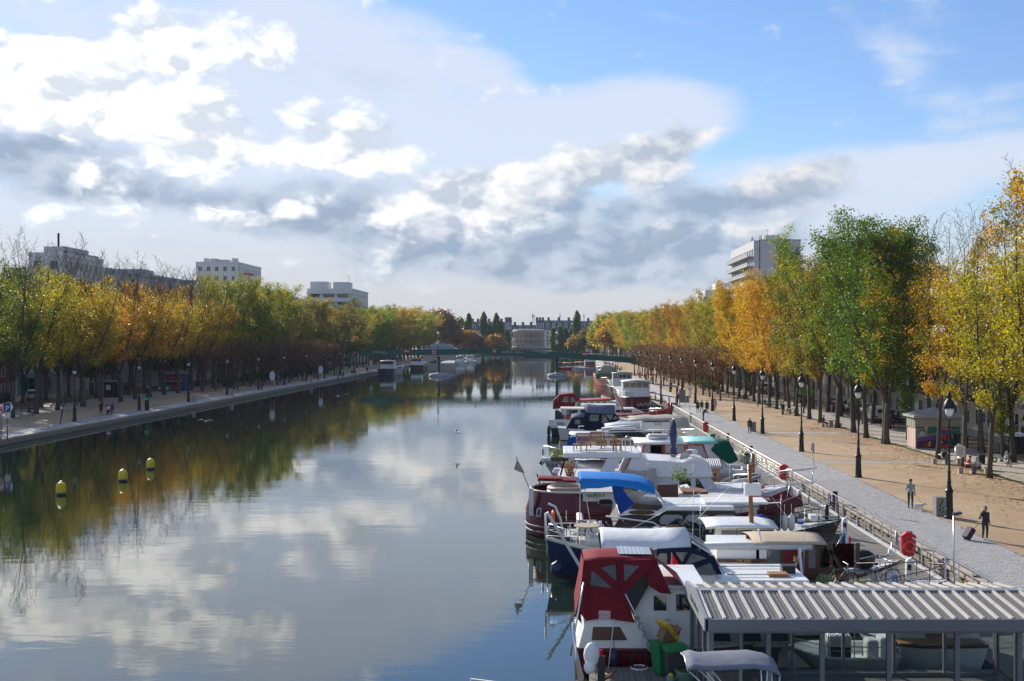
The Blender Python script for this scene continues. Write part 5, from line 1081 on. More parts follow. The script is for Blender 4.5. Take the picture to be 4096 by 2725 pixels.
def tarp_boat():
 Yn = 35.45; r = boat('canvas_covered_houseboat', 'white and burgundy houseboat with burgundy canvas wheelhouse cover', 37.4, x=5)
 hull(r, .75, 8.3, 37.4, 3.9, (1.02, 1.0, 1.1), (anti, burg, burg), stern_w=.96, deck=white)
 W_ = lambda *p: tr(Yn, 'A', p)
 slab(r, 'stern_wall', W_((672, 1270), (735, 1030), (1155, 1040), (1255, 1180), (1255, 1272)), Yn, Yn + 3.7, white)
 slab(r, 'cabin_wall', W_((1262, 1262), (1262, 1185), (1140, 965), (1250, 768), (1760, 768), (1760, 1262)), Yn + .35, Yn + 3.5, white)
 slab(r, 'cabin_roof', W_((1235, 768), (1245, 752), (1775, 752), (1775, 768)), Yn + .25, Yn + 3.6, white)
 pane(r, W_((785, 1200), (797, 1086), (1028, 1086), (1092, 1200)), Yn, M('brown_curtain', (.10, .055, .035), .5, var=.5, scale=9, stretch=(1, 1, .05)), white)
 slab(r, 'stairwell_shade', W_((1060, 800), (1250, 640), (1330, 620), (1262, 768), (1150, 965), (1160, 1040)), Yn + .1, Yn + .34, darkm)  # dark slab stands in for the shade inside the stair recess
 d = panel(r, 'door', W_((1312, 1255), (1312, 828), (1452, 828), (1452, 1255)), Yn + .31, white, .04); MB().pxz(W_((1324, 968), (1324, 840), (1434, 840), (1434, 968)), Yn + .29, Yn + .31).build('pane', g_dark, d); MB().pxz(W_((1425, 1052), (1425, 1042), (1458, 1040), (1458, 1050)), Yn + .27, Yn + .30).build('handle', steel, d)
 MB().box(4.3, 7.55, Yn + .4, Yn + 3.4, .95, 2.3).build('low_cabin', cream, r)
 for x in (5.1, 6.1, 7.0): pane(r, [(x - .05, 1.15), (x + .05, 1.62), (x + .6, 1.62), (x + .68, 1.15)], Yn + .4, g_dark, white)
 pane(r, W_((1520, 968), (1520, 828), (1640, 828), (1640, 968)), Yn + .35, g_dark, white)
 for k, (a, b) in enumerate(((1172, 1022), (1200, 1090), (1238, 1158), (1275, 1225))): MB().pxz(W_((a - 20, b + 10), (a - 20, b - 8), (a + 22, b - 8), (a + 22, b + 10)), Yn - .28, Yn + .33).build('step', conc2, r)
 MB().tube([(*W_((1070, 790))[0][:1], Yn - .25, W_((1070, 790))[0][1]), (W_((1220, 1090))[0][0], Yn - .25, W_((1220, 1090))[0][1])], .025, 6).build('stair_rail', steel, r)
# canvas cover
 cv = [(715, 520), (1010, 512), (1330, 500), (1310, 570), (1068, 785), (1155, 1045), (945, 1016), (945, 945), (845, 940), (845, 1012), (740, 1030), (680, 960), (700, 760)]
 fp = panel(r, 'canvas_front', W_(*cv), Yn - .12, c_burg, .05)
 for tri in ([(785, 595), (962, 748), (772, 722)], [(862, 572), (985, 548), (998, 688)], [(1056, 545), (1190, 562), (1066, 692)]): MB().pxz(W_(*tri), Yn - .15, Yn - .12).build('vinyl_window', g_see, fp)
 for a, b in (((1010, 512), (1005, 855)), ((745, 1025), (752, 545)), ((1005, 700), (1065, 700))): MB().bar((W_(a)[0][0], Yn - .16, W_(a)[0][1]), (W_(b)[0][0], Yn - .16, W_(b)[0][1]), .03, .03).build('seam', c_burg, fp)
 panel(r, 'canvas_flap', W_((1318, 498), (1330, 500), (1470, 805), (1368, 795), (1262, 725), (1255, 610), (1312, 560)), Yn - .05, c_burg, .06)
 l0 = W_((715, 520), (860, 508), (1010, 505), (1170, 512), (1330, 500)); nb = len(l0)
 rings = [[(x, Yn - .13 + (2.9) * j / 8, z + .16 * math.sin(math.pi * j / 8) - .30 * (j / 8) ** 2) for j in range(9)] for x, z in l0]
 MB().loft([q + [(a, b, c - .04) for a, b, c in q[::-1]] for q in rings]).build('canvas_top', c_burg, r)
 x0, zt = l0[0]; MB().loft([[(x0, Yn - .12, zt), (x0, Yn + 2.77, zt - .30)], [(x0 - .1, Yn - .12, zt - 1.0), (x0 - .1, Yn + 2.9, zt - 1.0)], [(x0 - .28, Yn - .05, zt - 1.75), (x0 - .25, Yn + 3.0, zt - 1.75)], [(x0 - .05, Yn, zt - 2.05), (x0 - .05, Yn + 3, zt - 2.05)]], cap0=False, cap1=False, close=False).build('canvas_side', c_burg, r)
 x1 = l0[-1][0]; MB().loft([[(x1, Yn, l0[-1][1]), (x1, Yn + 2.7, l0[-1][1] - .3)], [(x1 + 1.1, Yn + .1, l0[-1][1] - 1.1), (x1 + 1.1, Yn + 2.7, l0[-1][1] - 1.1)]], cap0=False, cap1=False, close=False).build('canvas_slope', c_burg, r)
 sp = MB().loft([[(l0[2][0] + .05, Yn + .35, l0[2][1] + .09), (l0[2][0] + .05, Yn + 1.5, l0[2][1] + .13)], [(l0[4][0] - .1, Yn + .2, l0[4][1] + .09), (l0[4][0] - .1, Yn + 1.2, l0[4][1] + .13)]], cap0=False, cap1=False, close=False, sm=False)
 solar = M('solar_cells', (.34, .37, .40), .3, .2, var=.1); so = sp.build('solar_panel', solar, r)
 for k in range(9): u = k / 8; xa = l0[2][0] + .05 + (l0[4][0] - l0[2][0] - .15) * u; MB().bar((xa, Yn + .35 - .15 * u, l0[2][1] + .10), (xa, Yn + 1.5 - .3 * u, l0[2][1] + .14), .015, .012).build('cell_line', frame_w, so)
 MB().tube([(.55, Yn - .4, .9), (.75, Yn - .35, 2.0), (.98, Yn - .2, 3.2)], .03, 6).build('boarding_rail', steel, r)
 o = thing('mooring_hoop', 'dark steel mooring hoop on the planks by the burgundy hull', 'mooring hoop', (2.75, 35.0, .48)); MB().tube([(2.52, 35.05, .48), (2.52, 35.05, .95), (2.62, 35.05, 1.1), (2.86, 35.05, 1.1), (2.96, 35.05, .95), (2.96, 35.05, .48)], .035, 8).build('hoop', darkm, o); MB().ring((2.74, 35.05, .52), .26, .03, 16, 6).build('rope_coil', offwhite, o)
 o = thing('ball_fender', 'dark blue fender hanging on the burgundy hull', 'fender', (1.95, 35.3, .55)); fender(o, 1.95, 35.32, .5, .45, .16, navy, 'body')
 rp = MB(); rp.tube([(1.95, 35.3, 2.0), (1.85, 35.2, 1.2), (1.75, 35.0, .5)], .018, 5); rp.tube([(2.2, 35.3, 1.9), (2.9, 35.2, 1.2), (3.7, 34.95, .5)], .018, 5); tag(rp.build('mooring_rope', offwhite), 'pair of mooring ropes from the burgundy houseboat to the planks', 'rope')
# half seen boat at the bottom edge with wrapped outboard
 r = boat('old_dinghy', 'weathered open boat with plastic wrapped outboard at the bottom edge', 31.6, x=0)
 hull(r, .95, -3.2, 32.4, 1.6, (.7, .62, .8), (anti, M('worn_grey_paint', (.25, .24, .22), .7, stain=.5), darkwood), bul=.3); rail(r, [(.8, 31.7, .7), (-.6, 31.6, .65), (-2.4, 32.0, .75)], .35, offwhite, 0)
 MB().ball((1.18, 33.6, 1.35), .26, .24, .38, 10).ball((1.12, 33.5, 1.0), .2, .2, .22, 8).build('wrapped_engine', M('white_plastic_bag', (.75, .77, .8), .35, var=.1, bump=.8, bscale=6), r); MB().box(1.4, 1.5, 33.55, 33.65, 1.3, 1.5).build('tail_lamp', red, r); MB().box(1.35, 1.58, 33.5, 33.7, .45, 1.3).build('engine_mount', darkm, r)
 MB().tube([(.72, 33.9, .5), (.62, 33.9, 2.25)], .05, 8).build('mooring_post', steel, r)
 o = thing('driftwood', 'forked piece of driftwood lying on the planks', 'wood', (1.7, 33.9, .48)); MB().tube([(1.5, 33.7, .53), (1.75, 33.95, .58), (1.95, 34.3, .66)], [.05, .06, .03], 6).tube([(1.75, 33.95, .58), (1.6, 34.2, .6)], [.04, .02], 6).build('limb', teak, o)
tarp_boat()
def navy_boat():
 Yn = 40.3; r = boat('navy_canopy_cruiser', 'white cruiser with navy and white cockpit canopy and red pennant', 42.2, x=8)
 hull(r, 1.6, 15.1, 42.2, 3.8, (1.25, 1.2, 1.75), (anti, white, navy), deck=white, bul=.1)
 W_ = lambda *p: tr(Yn, 'A', p)
 slab(r, 'coach_roof', W_((1430, 690), (1430, 650), (1850, 650), (1850, 690), (1850, 800), (1430, 800)), Yn + .1, Yn + 3.4, white)
 line = W_((868, 412), (900, 405), (1120, 418), (1345, 420), (1450, 412), (1640, 405))
 rr = []
 for x, z in line: rr.append([(x, Yn + .05 + 3.0 * j / 10, z + .42 * math.sin(math.pi * j / 10) ** .6) for j in range(11)])
 MB().loft([q + [(a, b, c - .04) for a, b, c in q[::-1]] for q in rr]).build('canopy_top', c_white, r)
 side = W_((1345, 420), (1640, 405), (1660, 420), (1835, 490), (1905, 640), (1430, 645), (1345, 560))
 for yy in (Yn, Yn + 3.05):
  s_ = panel(r, 'canopy_side', side, yy, c_navy, .04)
  for w in ([(1352, 600), (1350, 480), (1375, 455), (1430, 455), (1440, 600), (1425, 638), (1375, 638)], [(1500, 448), (1608, 446), (1560, 535)], [(1645, 455), (1772, 500), (1582, 560)], [(1640, 640), (1650, 600), (1800, 540), (1860, 640)]): MB().pxz(W_(*w), yy - .03, yy + .06).build('vinyl_window', g_see, s_)
 MB().pxz(W_((868, 412), (1345, 420), (1345, 640), (900, 640)), Yn + 3.0, Yn + 3.04).build('far_canopy_side', c_navy, r)
 a, b, c, d = W_((1650, 395), (1835, 490), (1905, 640), (1905, 640)); MB().loft([[(a[0], Yn + .1, a[1] + .1), (a[0], Yn + 2.9, a[1] + .1)], [(b[0], Yn + .1, b[1]), (b[0], Yn + 2.9, b[1])], [(c[0] + .1, Yn + .1, c[1]), (c[0] + .1, Yn + 2.9, c[1])]], cap0=False, cap1=False, close=False, sm=False).build('windscreen', g_see, r)
 for yy in (Yn + .1, Yn + 1.5, Yn + 2.9): MB().tube([(a[0], yy, a[1] + .12), (b[0], yy, b[1] + .02), (c[0] + .1, yy, c[1])], .03, 6).build('windscreen_post', steel, r)
 panel(r, 'red_pennant', W_((1466, 440), (1590, 645), (1430, 650)), Yn - .2, c_red, .02); MB().tube([(W_((1466, 440))[0][0], Yn - .2, W_((1466, 440))[0][1]), (W_((1470, 700))[0][0], Yn - .2, W_((1470, 700))[0][1])], .015, 5).build('pennant_staff', steel, r)
# long cabin forward
 fx0, fx1, zt = 5.95, 9.25, 2.17
 MB().box(fx0, fx1, Yn, Yn + 2.7, 1.2, zt - .12).build('cabin', white, r); MB().box(fx0 - .1, fx1 + .12, Yn - .12, Yn + 2.85, zt - .12, zt).build('cabin_roof', white, r, bevel=.04)
 MB().box(fx0 + .4, fx1 - .2, Yn - .03, Yn, 1.55, 1.95).build('wood_band', darkwood, r); pane(r, [(fx0 + 2.3, 1.6), (fx0 + 2.3, 1.92), (fx1 - .3, 1.92), (fx1 - .3, 1.6)], Yn - .03, M('orange_curtain', (.35, .10, .03), .6), darkwood, far=Yn + 2.7)
 for k in range(2): MB().tube([(fx0 + .5, Yn + .5 + k * 1.5, zt + .08), (fx1 - .4, Yn + .5 + k * 1.5, zt + .08)], .03, 6).build('grab_rail', steel, r)
 MB().box(8.0, 8.7, Yn + .4, Yn + .9, zt, zt + .12).build('planter_tray', teak, r); MB().box(8.6, 9.1, Yn + 1.0, Yn + 1.4, zt, zt + .3).build('hatch_box', darkm, r)
 for i, (x, h) in enumerate(((5.75, .75), (10.1, .95))):
  o = thing('potted_plant', ('bushy potted plant on the navy canopied cruiser', 'spiky agave in a pot on the cruiser foredeck')[i], 'plant', (x, Yn + .4, 2.0 if i == 0 else 1.35)); z0 = 2.0 if i == 0 else 1.3
  MB().lathe([(.2, 0), (.26, .35), (.22, .36)], (x, Yn + .4, z0), 12).build('pot', rubber, o); lf = MB()
  for k in range(26): q = k * 2.4; e = .2 + .3 * (k % 5) / 4; lf.bar((x + .05 * math.cos(q), Yn + .4 + .05 * math.sin(q), z0 + .33), (x + e * math.cos(q), Yn + .4 + e * math.sin(q), z0 + .33 + h * (.9 - e)), .05, .012)
  lf.build('leaves', M('plant_green', (.07, .14, .05), .6, var=.3), o)
 rail(r, [(9.6, Yn + .2, 1.35), (12, Yn + .35, 1.5), (14.2, Yn + 1.2, 1.72), (15.0, 42.2, 1.8), (14.2, Yn + 2.7, 1.72), (12, Yn + 3.5, 1.5)], .55, M('brown_rail', (.16, .12, .09), .5), 1, 1.1, .022); nm = MB()
 for k in range(30): u = k / 29; nm.tube([(9.6 + 4.6 * u, Yn + .2 + u * u, 1.4 + .35 * u), (9.75 + 4.6 * u, Yn + .2 + u * u, 1.9 + .35 * u)], .006, 3)
 for k in range(5): nm.tube([(9.6, Yn + .2, 1.45 + .1 * k), (12, Yn + .35, 1.6 + .1 * k), (14.2, Yn + 1.2, 1.8 + .1 * k)], .006, 3)
 nm.build('safety_net', darkm, r); MB().box(11.0, 11.9, Yn + .6, Yn + 1.1, 1.4, 1.62).build('flower_box', teak, r); fb_ = MB()
 for k in range(40): q = random.Random(k); x = 11 + q.random() * .9; y = Yn + .6 + q.random() * .5; fb_.tube([(x, y, 1.6), (x + .08, y, 1.75 + q.random() * .3)], .012, 3)
 fb_.build('flowers', M('plant_yellow_green', (.20, .22, .03), .6, var=.3), r)
 for k in range(3): fender(r, 13.1 + k * .5, Yn + .75 + k * .25, .8, .5, .12)
 bike('folded dark bicycle on the foredeck of the navy canopied cruiser', 12.6, Yn + 2.0, 1.45, R(15)); bike('second dark bicycle with brown saddle on the cruiser foredeck', 10.9, Yn + 1.8, 1.38, R(5), M('bike_green', (.02, .08, .06), .4))
navy_boat()
def wheelhouse_boat():
 Yn = 44.7; r = boat('dutch_barge', 'cream dutch barge with wooden wheelhouse under beige canvas roof', 46.7, x=8)
 hull(r, 2.2, 14.75, 46.7, 3.9, (1.25, 1.1, 1.62), (M('red_boot_top', (.16, .02, .02), .6), cream, black), deck=white, rake=.5, bow_pow=3.2, bul=.08, strake=.16)
 B_ = lambda *p: tr(Yn, 'B', p); D_ = lambda *p: tr(Yn, 'D', p)
 eave = 2.67; xL, xR_ = B_((35, 380), (660, 380))[0][0], B_((35, 380), (660, 380))[1][0]
 awning(r, 'canvas_roof', [(xL, eave), (xL + .6, eave + .02), (xR_ - .5, eave + .02), (xR_, eave)], Yn - .1, Yn + 2.75, c_beige, .14)
 wm = MB(); x0, x1 = xL + .1, xR_ - .05; zb = 1.15
 slab(r, 'wheelhouse_wall', [(x0, zb), (x0, 1.65), (x1 + .75, 1.65), (x1 + 1.05, zb)], Yn + .1, Yn + 2.5, darkwood)
 for k, x in enumerate((x0, x0 + 1.0, x0 + 2.0, x0 + 3.0, x0 + 4.1, x1 - .35)):
  for yy in (Yn + .1, Yn + 2.4): MB().box(x, x + .13, yy, yy + .1, 1.65, eave).build('wheelhouse_post', darkwood, r)
 for yy in (Yn + .1, Yn + 2.4): MB().pxz([(x1 - .05, eave), (x1 + .08, eave), (x1 + .78, 1.6), (x1 + .62, 1.6)], yy, yy + .1).build('raked_post', darkwood, r)
 cur = M('red_curtain', (.22, .015, .02), .7, var=.4, scale=8, stretch=(1, 1, .1))
 for k in range(5): xa = x0 + .13 + k * 1.0 - (0 if k < 4 else -.1); MB().box(xa, xa + .87 if k < 4 else x1 - .35, Yn + .14, Yn + .16, 1.65, eave - .03).build('side_pane', cur if k in (1, 3) else g_see, r); MB().box(xa, xa + .87 if k < 4 else x1 - .35, Yn + 2.43, Yn + 2.45, 1.65, eave - .03).build('side_pane', g_see, r)
 MB().pxz([(x1 - .2, eave - .05), (x1 + .02, eave - .05), (x1 + .58, 1.68), (x1 - .2, 1.68)], Yn + .14, Yn + .16).build('side_pane', g_dark, r)
 MB().loft([[(x1 + .06, Yn + .2, eave), (x1 + .06, Yn + 2.4, eave)], [(x1 + .74, Yn + .2, 1.66), (x1 + .74, Yn + 2.4, 1.66)]], cap0=False, cap1=False, close=False, sm=False).build('windscreen', g_dark, r)
 MB().lathe([(.0, .26), (.05, .24), (.07, .1), (.12, 0), (.10, .0)], (B_((380, 490))[0][0], Yn - .05, 1.95), 12).build('bell', M('brass', (.55, .36, .10), .25, .9), r)
 slab(r, 'aft_cabin', D_((480, 1560), (480, 1420), (1050, 1420), (1050, 1560)), Yn + .1, Yn + 3.3, white); slab(r, 'name_band', D_((480, 1560), (480, 1532), (1050, 1532), (1050, 1560)), Yn - .02, Yn + .08, darkwood)
 text('Ter Aar', M('gold_letter', (.5, .36, .12), .5), .2, (D_((780, 1555))[0][0], Yn - .03, D_((780, 1559))[0][1]), (R(90), 0, 0), r)
 b0, b1 = D_((320, 1385))[0], D_((1565, 1390))[0]; MB().tube([(b0[0], Yn + .1, b0[1]), (b1[0], Yn + .1, b1[1])], .155, 10).build('lowered_mast', M('grey_spar', (.55, .56, .57), .45), r)
 p, q = D_((1410, 1400))[0], D_((1440, 1600))[0]; MB().bar((p[0], Yn - .1, p[1]), (q[0], Yn - .1, q[1] - .4), .14, .1).bar((p[0] + .1, Yn - .1, p[1]), (q[0] - .3, Yn + .2, q[1] - .4), .1, .08).build('mast_trestle', white, r)
 MB().bar((D_((950, 1190))[0][0], Yn, D_((950, 1190))[0][1]), (D_((990, 1350))[0][0], Yn, D_((990, 1350))[0][1]), .12, .08).build('derrick', white, r)
 s0, s1 = B_((800, 530))[0], B_((985, 530))[0]; MB().pyz([(45.7, 1.55), (45.7, 1.75), (46.2, 2.0), (46.7, 1.75), (46.7, 1.55)], s0[0], s1[0]).build('skylight', darkwood, r)
 MB().box(s0[0] + .1, s1[0] - .2, 47.4, 47.46, 2.02, 2.2).build('name_board', M('gold_board', (.45, .27, .06), .5), r)
 dx = B_((1070, 490))[0][0]; MB().ball((dx, 46.2, 1.72), .5, .36, .42, 12).build('black_cover', M('black_vinyl', (.01, .01, .012), .2), r)
 rail(r, [(10.6, Yn + .25, 1.3), (12.4, Yn + .5, 1.4), (13.6, Yn + 1.1, 1.52)], .5, steel, 0, 1.2, .018)
 flagf(r, 14.4, 46.4, 1.6, 2.9, [fr_r, fr_w, fr_b], .12, .55, .05)
 x, z = B_((700, 200))[0]; flagf(r, 11.1, Yn + .2, 1.75, 3.05, [fr_b, fr_w, fr_r], .32, .8, .75, 'ensign')
 lf = MB().pxz(B_((590, 665), (700, 640), (900, 632), (960, 640), (900, 670), (650, 700)), Yn - .06, Yn + .02).build('leeboard', M('mahogany', (.25, .09, .035), .4, var=.2), r)
 o = thing('ships_bell', 'grey bell on a stand at the pontoon edge', 'bell', (15.2, 49.4, PZ)); MB().tube([(15.2, 49.4, PZ), (15.2, 49.4, PZ + 1.5)], .025, 6).build('stand', steel, o); MB().lathe([(.02, .3), (.07, .26), (.1, .1), (.16, 0), (.14, 0)], (15.12, 49.4, PZ + .9), 12).build('bell', steel, o)
wheelhouse_boat()
def navy_hull_boat():
 Yn = 49.3; r = boat('navy_hulled_barge', 'navy hulled barge with white roofed wheelhouse and deck furniture', 51.1, x=6)
 hull(r, 12.6, -.35, 51.1, 3.5, (1.35, 1.25, 1.85), (anti, navy, cream), rake=.35, bow_pow=2.6, bul=.3, deck=M('cream_deck', (.5, .45, .36), .7), strake=.2)
 D_ = lambda *p: tr(Yn, 'D', p); A_ = lambda *p: tr(Yn, 'A', p); C_ = lambda *p: tr(Yn, 'C', p)
 (xa, ze), (xb, _) = D_((495, 1162), (1178, 1162)); awning(r, 'wheelhouse_roof', [(xa - .55, ze - .02), (xa + .2, ze + .02), (xb - .5, ze + .02), (xb, ze - .06)], Yn - .12, Yn + 2.7, white, .12, .06)
 slab(r, 'wheelhouse_wall', [(xa - .3, 1.1), (xa - .1, ze), (xb - .2, ze), (xb - .1, 1.1)], Yn + .05, Yn + 2.5, cream)
 for a, b in ((530, 700), (715, 880)): pane(r, D_((a, 1320), (a, 1200), (b, 1200), (b, 1320)), Yn + .05, g_dark, cream, far=Yn + 2.5)
 pane(r, D_((920, 1320), (920, 1200), (1120, 1200), (1120, 1320)), Yn + .05, g_dark, cream)
 for k in range(2): MB().box(xa - .34, xa - .25, Yn + .4 + k * 1.0, Yn + 1.2 + k * 1.0, 1.9, 2.45).build('end_window', g_dark, r)
 mx = (3008 - CX) * 49.9 / F; m = MB().tube([(mx - .12, 49.9, 5.3), (mx + .02, 49.9, 1.6)], [.085, .12], 10).build('wooden_mast', M('varnished_mast', (.28, .11, .03), .4), r); MB().box(mx - .35, mx + .4, 49.7, 50.1, 3.9, 4.45).build('radar_box', white, r, bevel=.05)
 for dx, yy in ((-6.5, 51), (5.5, 51), (2.5, 49.6), (-3, 52.3)): MB().tube([(mx - .1, 49.9, 5.2), (mx + dx, yy, 1.6)], .012, 4).build('stay', steel, r)
 t0, t1 = A_((405, 95))[0], A_((690, 565))[0]; MB().bar((t0[0], 48.9, t0[1]), (t1[0], 48.9, t1[1]), .22, .12).build('long_spar', M('grey_spar', (.55, .56, .57), .45), r)
 MB().tube([(-.33, 51.1, 1.6), (-.36, 51.1, 2.9)], .05, 6).build('stem_post', white, r)
 rail(r, [(-.2, 51.1, 1.85), (.8, 50.0, 1.7), (2.4, 49.5, 1.55), (4.2, 49.45, 1.5)], .55, white, 1, 1.0, .022); rail(r, [(-.2, 51.1, 1.85), (.8, 52.2, 1.7), (2.4, 52.7, 1.55)], .55, white, 1, 1.0, .022)
 MB().box(1.2, 2.2, 50.6, 51.6, 1.4, 1.75).build('deck_hatch', cream, r, bevel=.04); MB().lathe([(.14, 0), (.1, .1), (.1, .2), (.16, .3)], (1.0, 50.7, 1.5), 12).build('windlass', steel, r)
 fender(r, .15, 50.1, .3, .5, .27, navy)
 o = thing('round_table', 'round wooden table on the navy barge foredeck', 'table', (1.6, 51.8, 1.45)); MB().lathe([(.62, .72), (.62, .77)], (1.6, 51.8, 1.45), 20).build('top', M('pale_teak', (.42, .33, .24), .7), o)
 for k in range(3): a = k * 2.1; MB().tube([(1.6 + .1 * math.cos(a), 51.8 + .1 * math.sin(a), 2.17), (1.6 + .4 * math.cos(a), 51.8 + .4 * math.sin(a), 1.45)], .025, 5).build('leg', darkwood, o)
 for k, (x, y) in enumerate(((2.9, 50.7), (3.7, 51.2))):
  o = thing('deck_chair', '%s folded dark wooden deck chair on the navy barge' % nth(k), 'chair', (x, y, 1.45), 0, 'deck chairs on the navy barge')
  for s in (-.28, .28): MB().bar((-.45, s, 1.05), (.35, s, .02), .05, .04).build('back_rail', darkwood, o, (0, 0, 0)); MB().bar((-.35, s, .02), (.45, s, .62), .05, .04).build('leg', darkwood, o, (0, 0, 0))
  for q in range(6): u = q / 5; MB().box(-.45 + .5 * u - .04, -.45 + .5 * u + .04, -.26, .26, 1.05 - .64 * u, 1.08 - .64 * u).build('slat', darkwood, o, (0, 0, 0))
 o = thing('covered_furniture', 'deck furniture under black plastic sheet tied with rope', 'cover', (6.2, 52.0, 1.3)); q = MB(); q.loft([[(5.3, 51.4, 1.3), (7.2, 51.4, 1.3), (7.2, 52.7, 1.3), (5.3, 52.7, 1.3)], [(5.4, 51.45, 2.0), (7.1, 51.45, 2.05), (7.05, 52.6, 2.0), (5.45, 52.6, 2.1)], [(5.8, 51.8, 2.45), (6.7, 51.8, 2.35), (6.6, 52.4, 2.3), (5.9, 52.4, 2.45)]]); q.build('sheet', c_black, o); MB().tube([(5.3, 51.38, 1.4), (6.2, 51.75, 2.44), (7.2, 51.38, 1.4)], .015, 4).build('rope', offwhite, o)
 bench('wooden slatted chair half under the black sheet', 5.6, 51.1, 1.35, .6, R(10), True, None, 'chair', 'garden_chair')
 for k in range(2):
  o = thing('deck_armchair', '%s black woven armchair before the white wheelhouse' % nth(k), 'armchair', (6.3 + k * .95, 50.2, 1.35), 0, 'black armchairs on the navy barge'); bm = M('black_weave', (.02, .025, .035), .7)
  MB().box(-.38, .38, -.3, .35, .05, .4).build('seat', bm, o, (0, 0, 0)); MB().box(-.4, .4, .25, .38, .4, .9).build('backrest', bm, o, (0, 0, 0))
  for s in (-1, 1): MB().box(s * .4 - .06, s * .4 + .06, -.3, .25, .4, .62).build('arm', bm, o, (0, 0, 0))
 o = thing('stove_flue', 'round metal stove flue on the navy barge', 'flue', (5.3, 49.9, 1.5)); MB().lathe([(.12, 0), (.12, .55), (.18, .6), (.18, .68), (.03, .74)], (5.3, 49.9, 1.5), 12).build('pipe', steel, o)
 for k in range(4): pass
 o = thing('sun_umbrella_cover', 'crumpled bright blue plastic sheet behind the white wheelhouse roof', 'sheet', (9.9, 52.4, 1.5)); MB().ball((9.9, 52.4, 2.15), .45, .4, .5, 9).ball((10.1, 52.2, 1.8), .4, .4, .4, 8).build('sheet', c_royal, o)
navy_hull_boat()
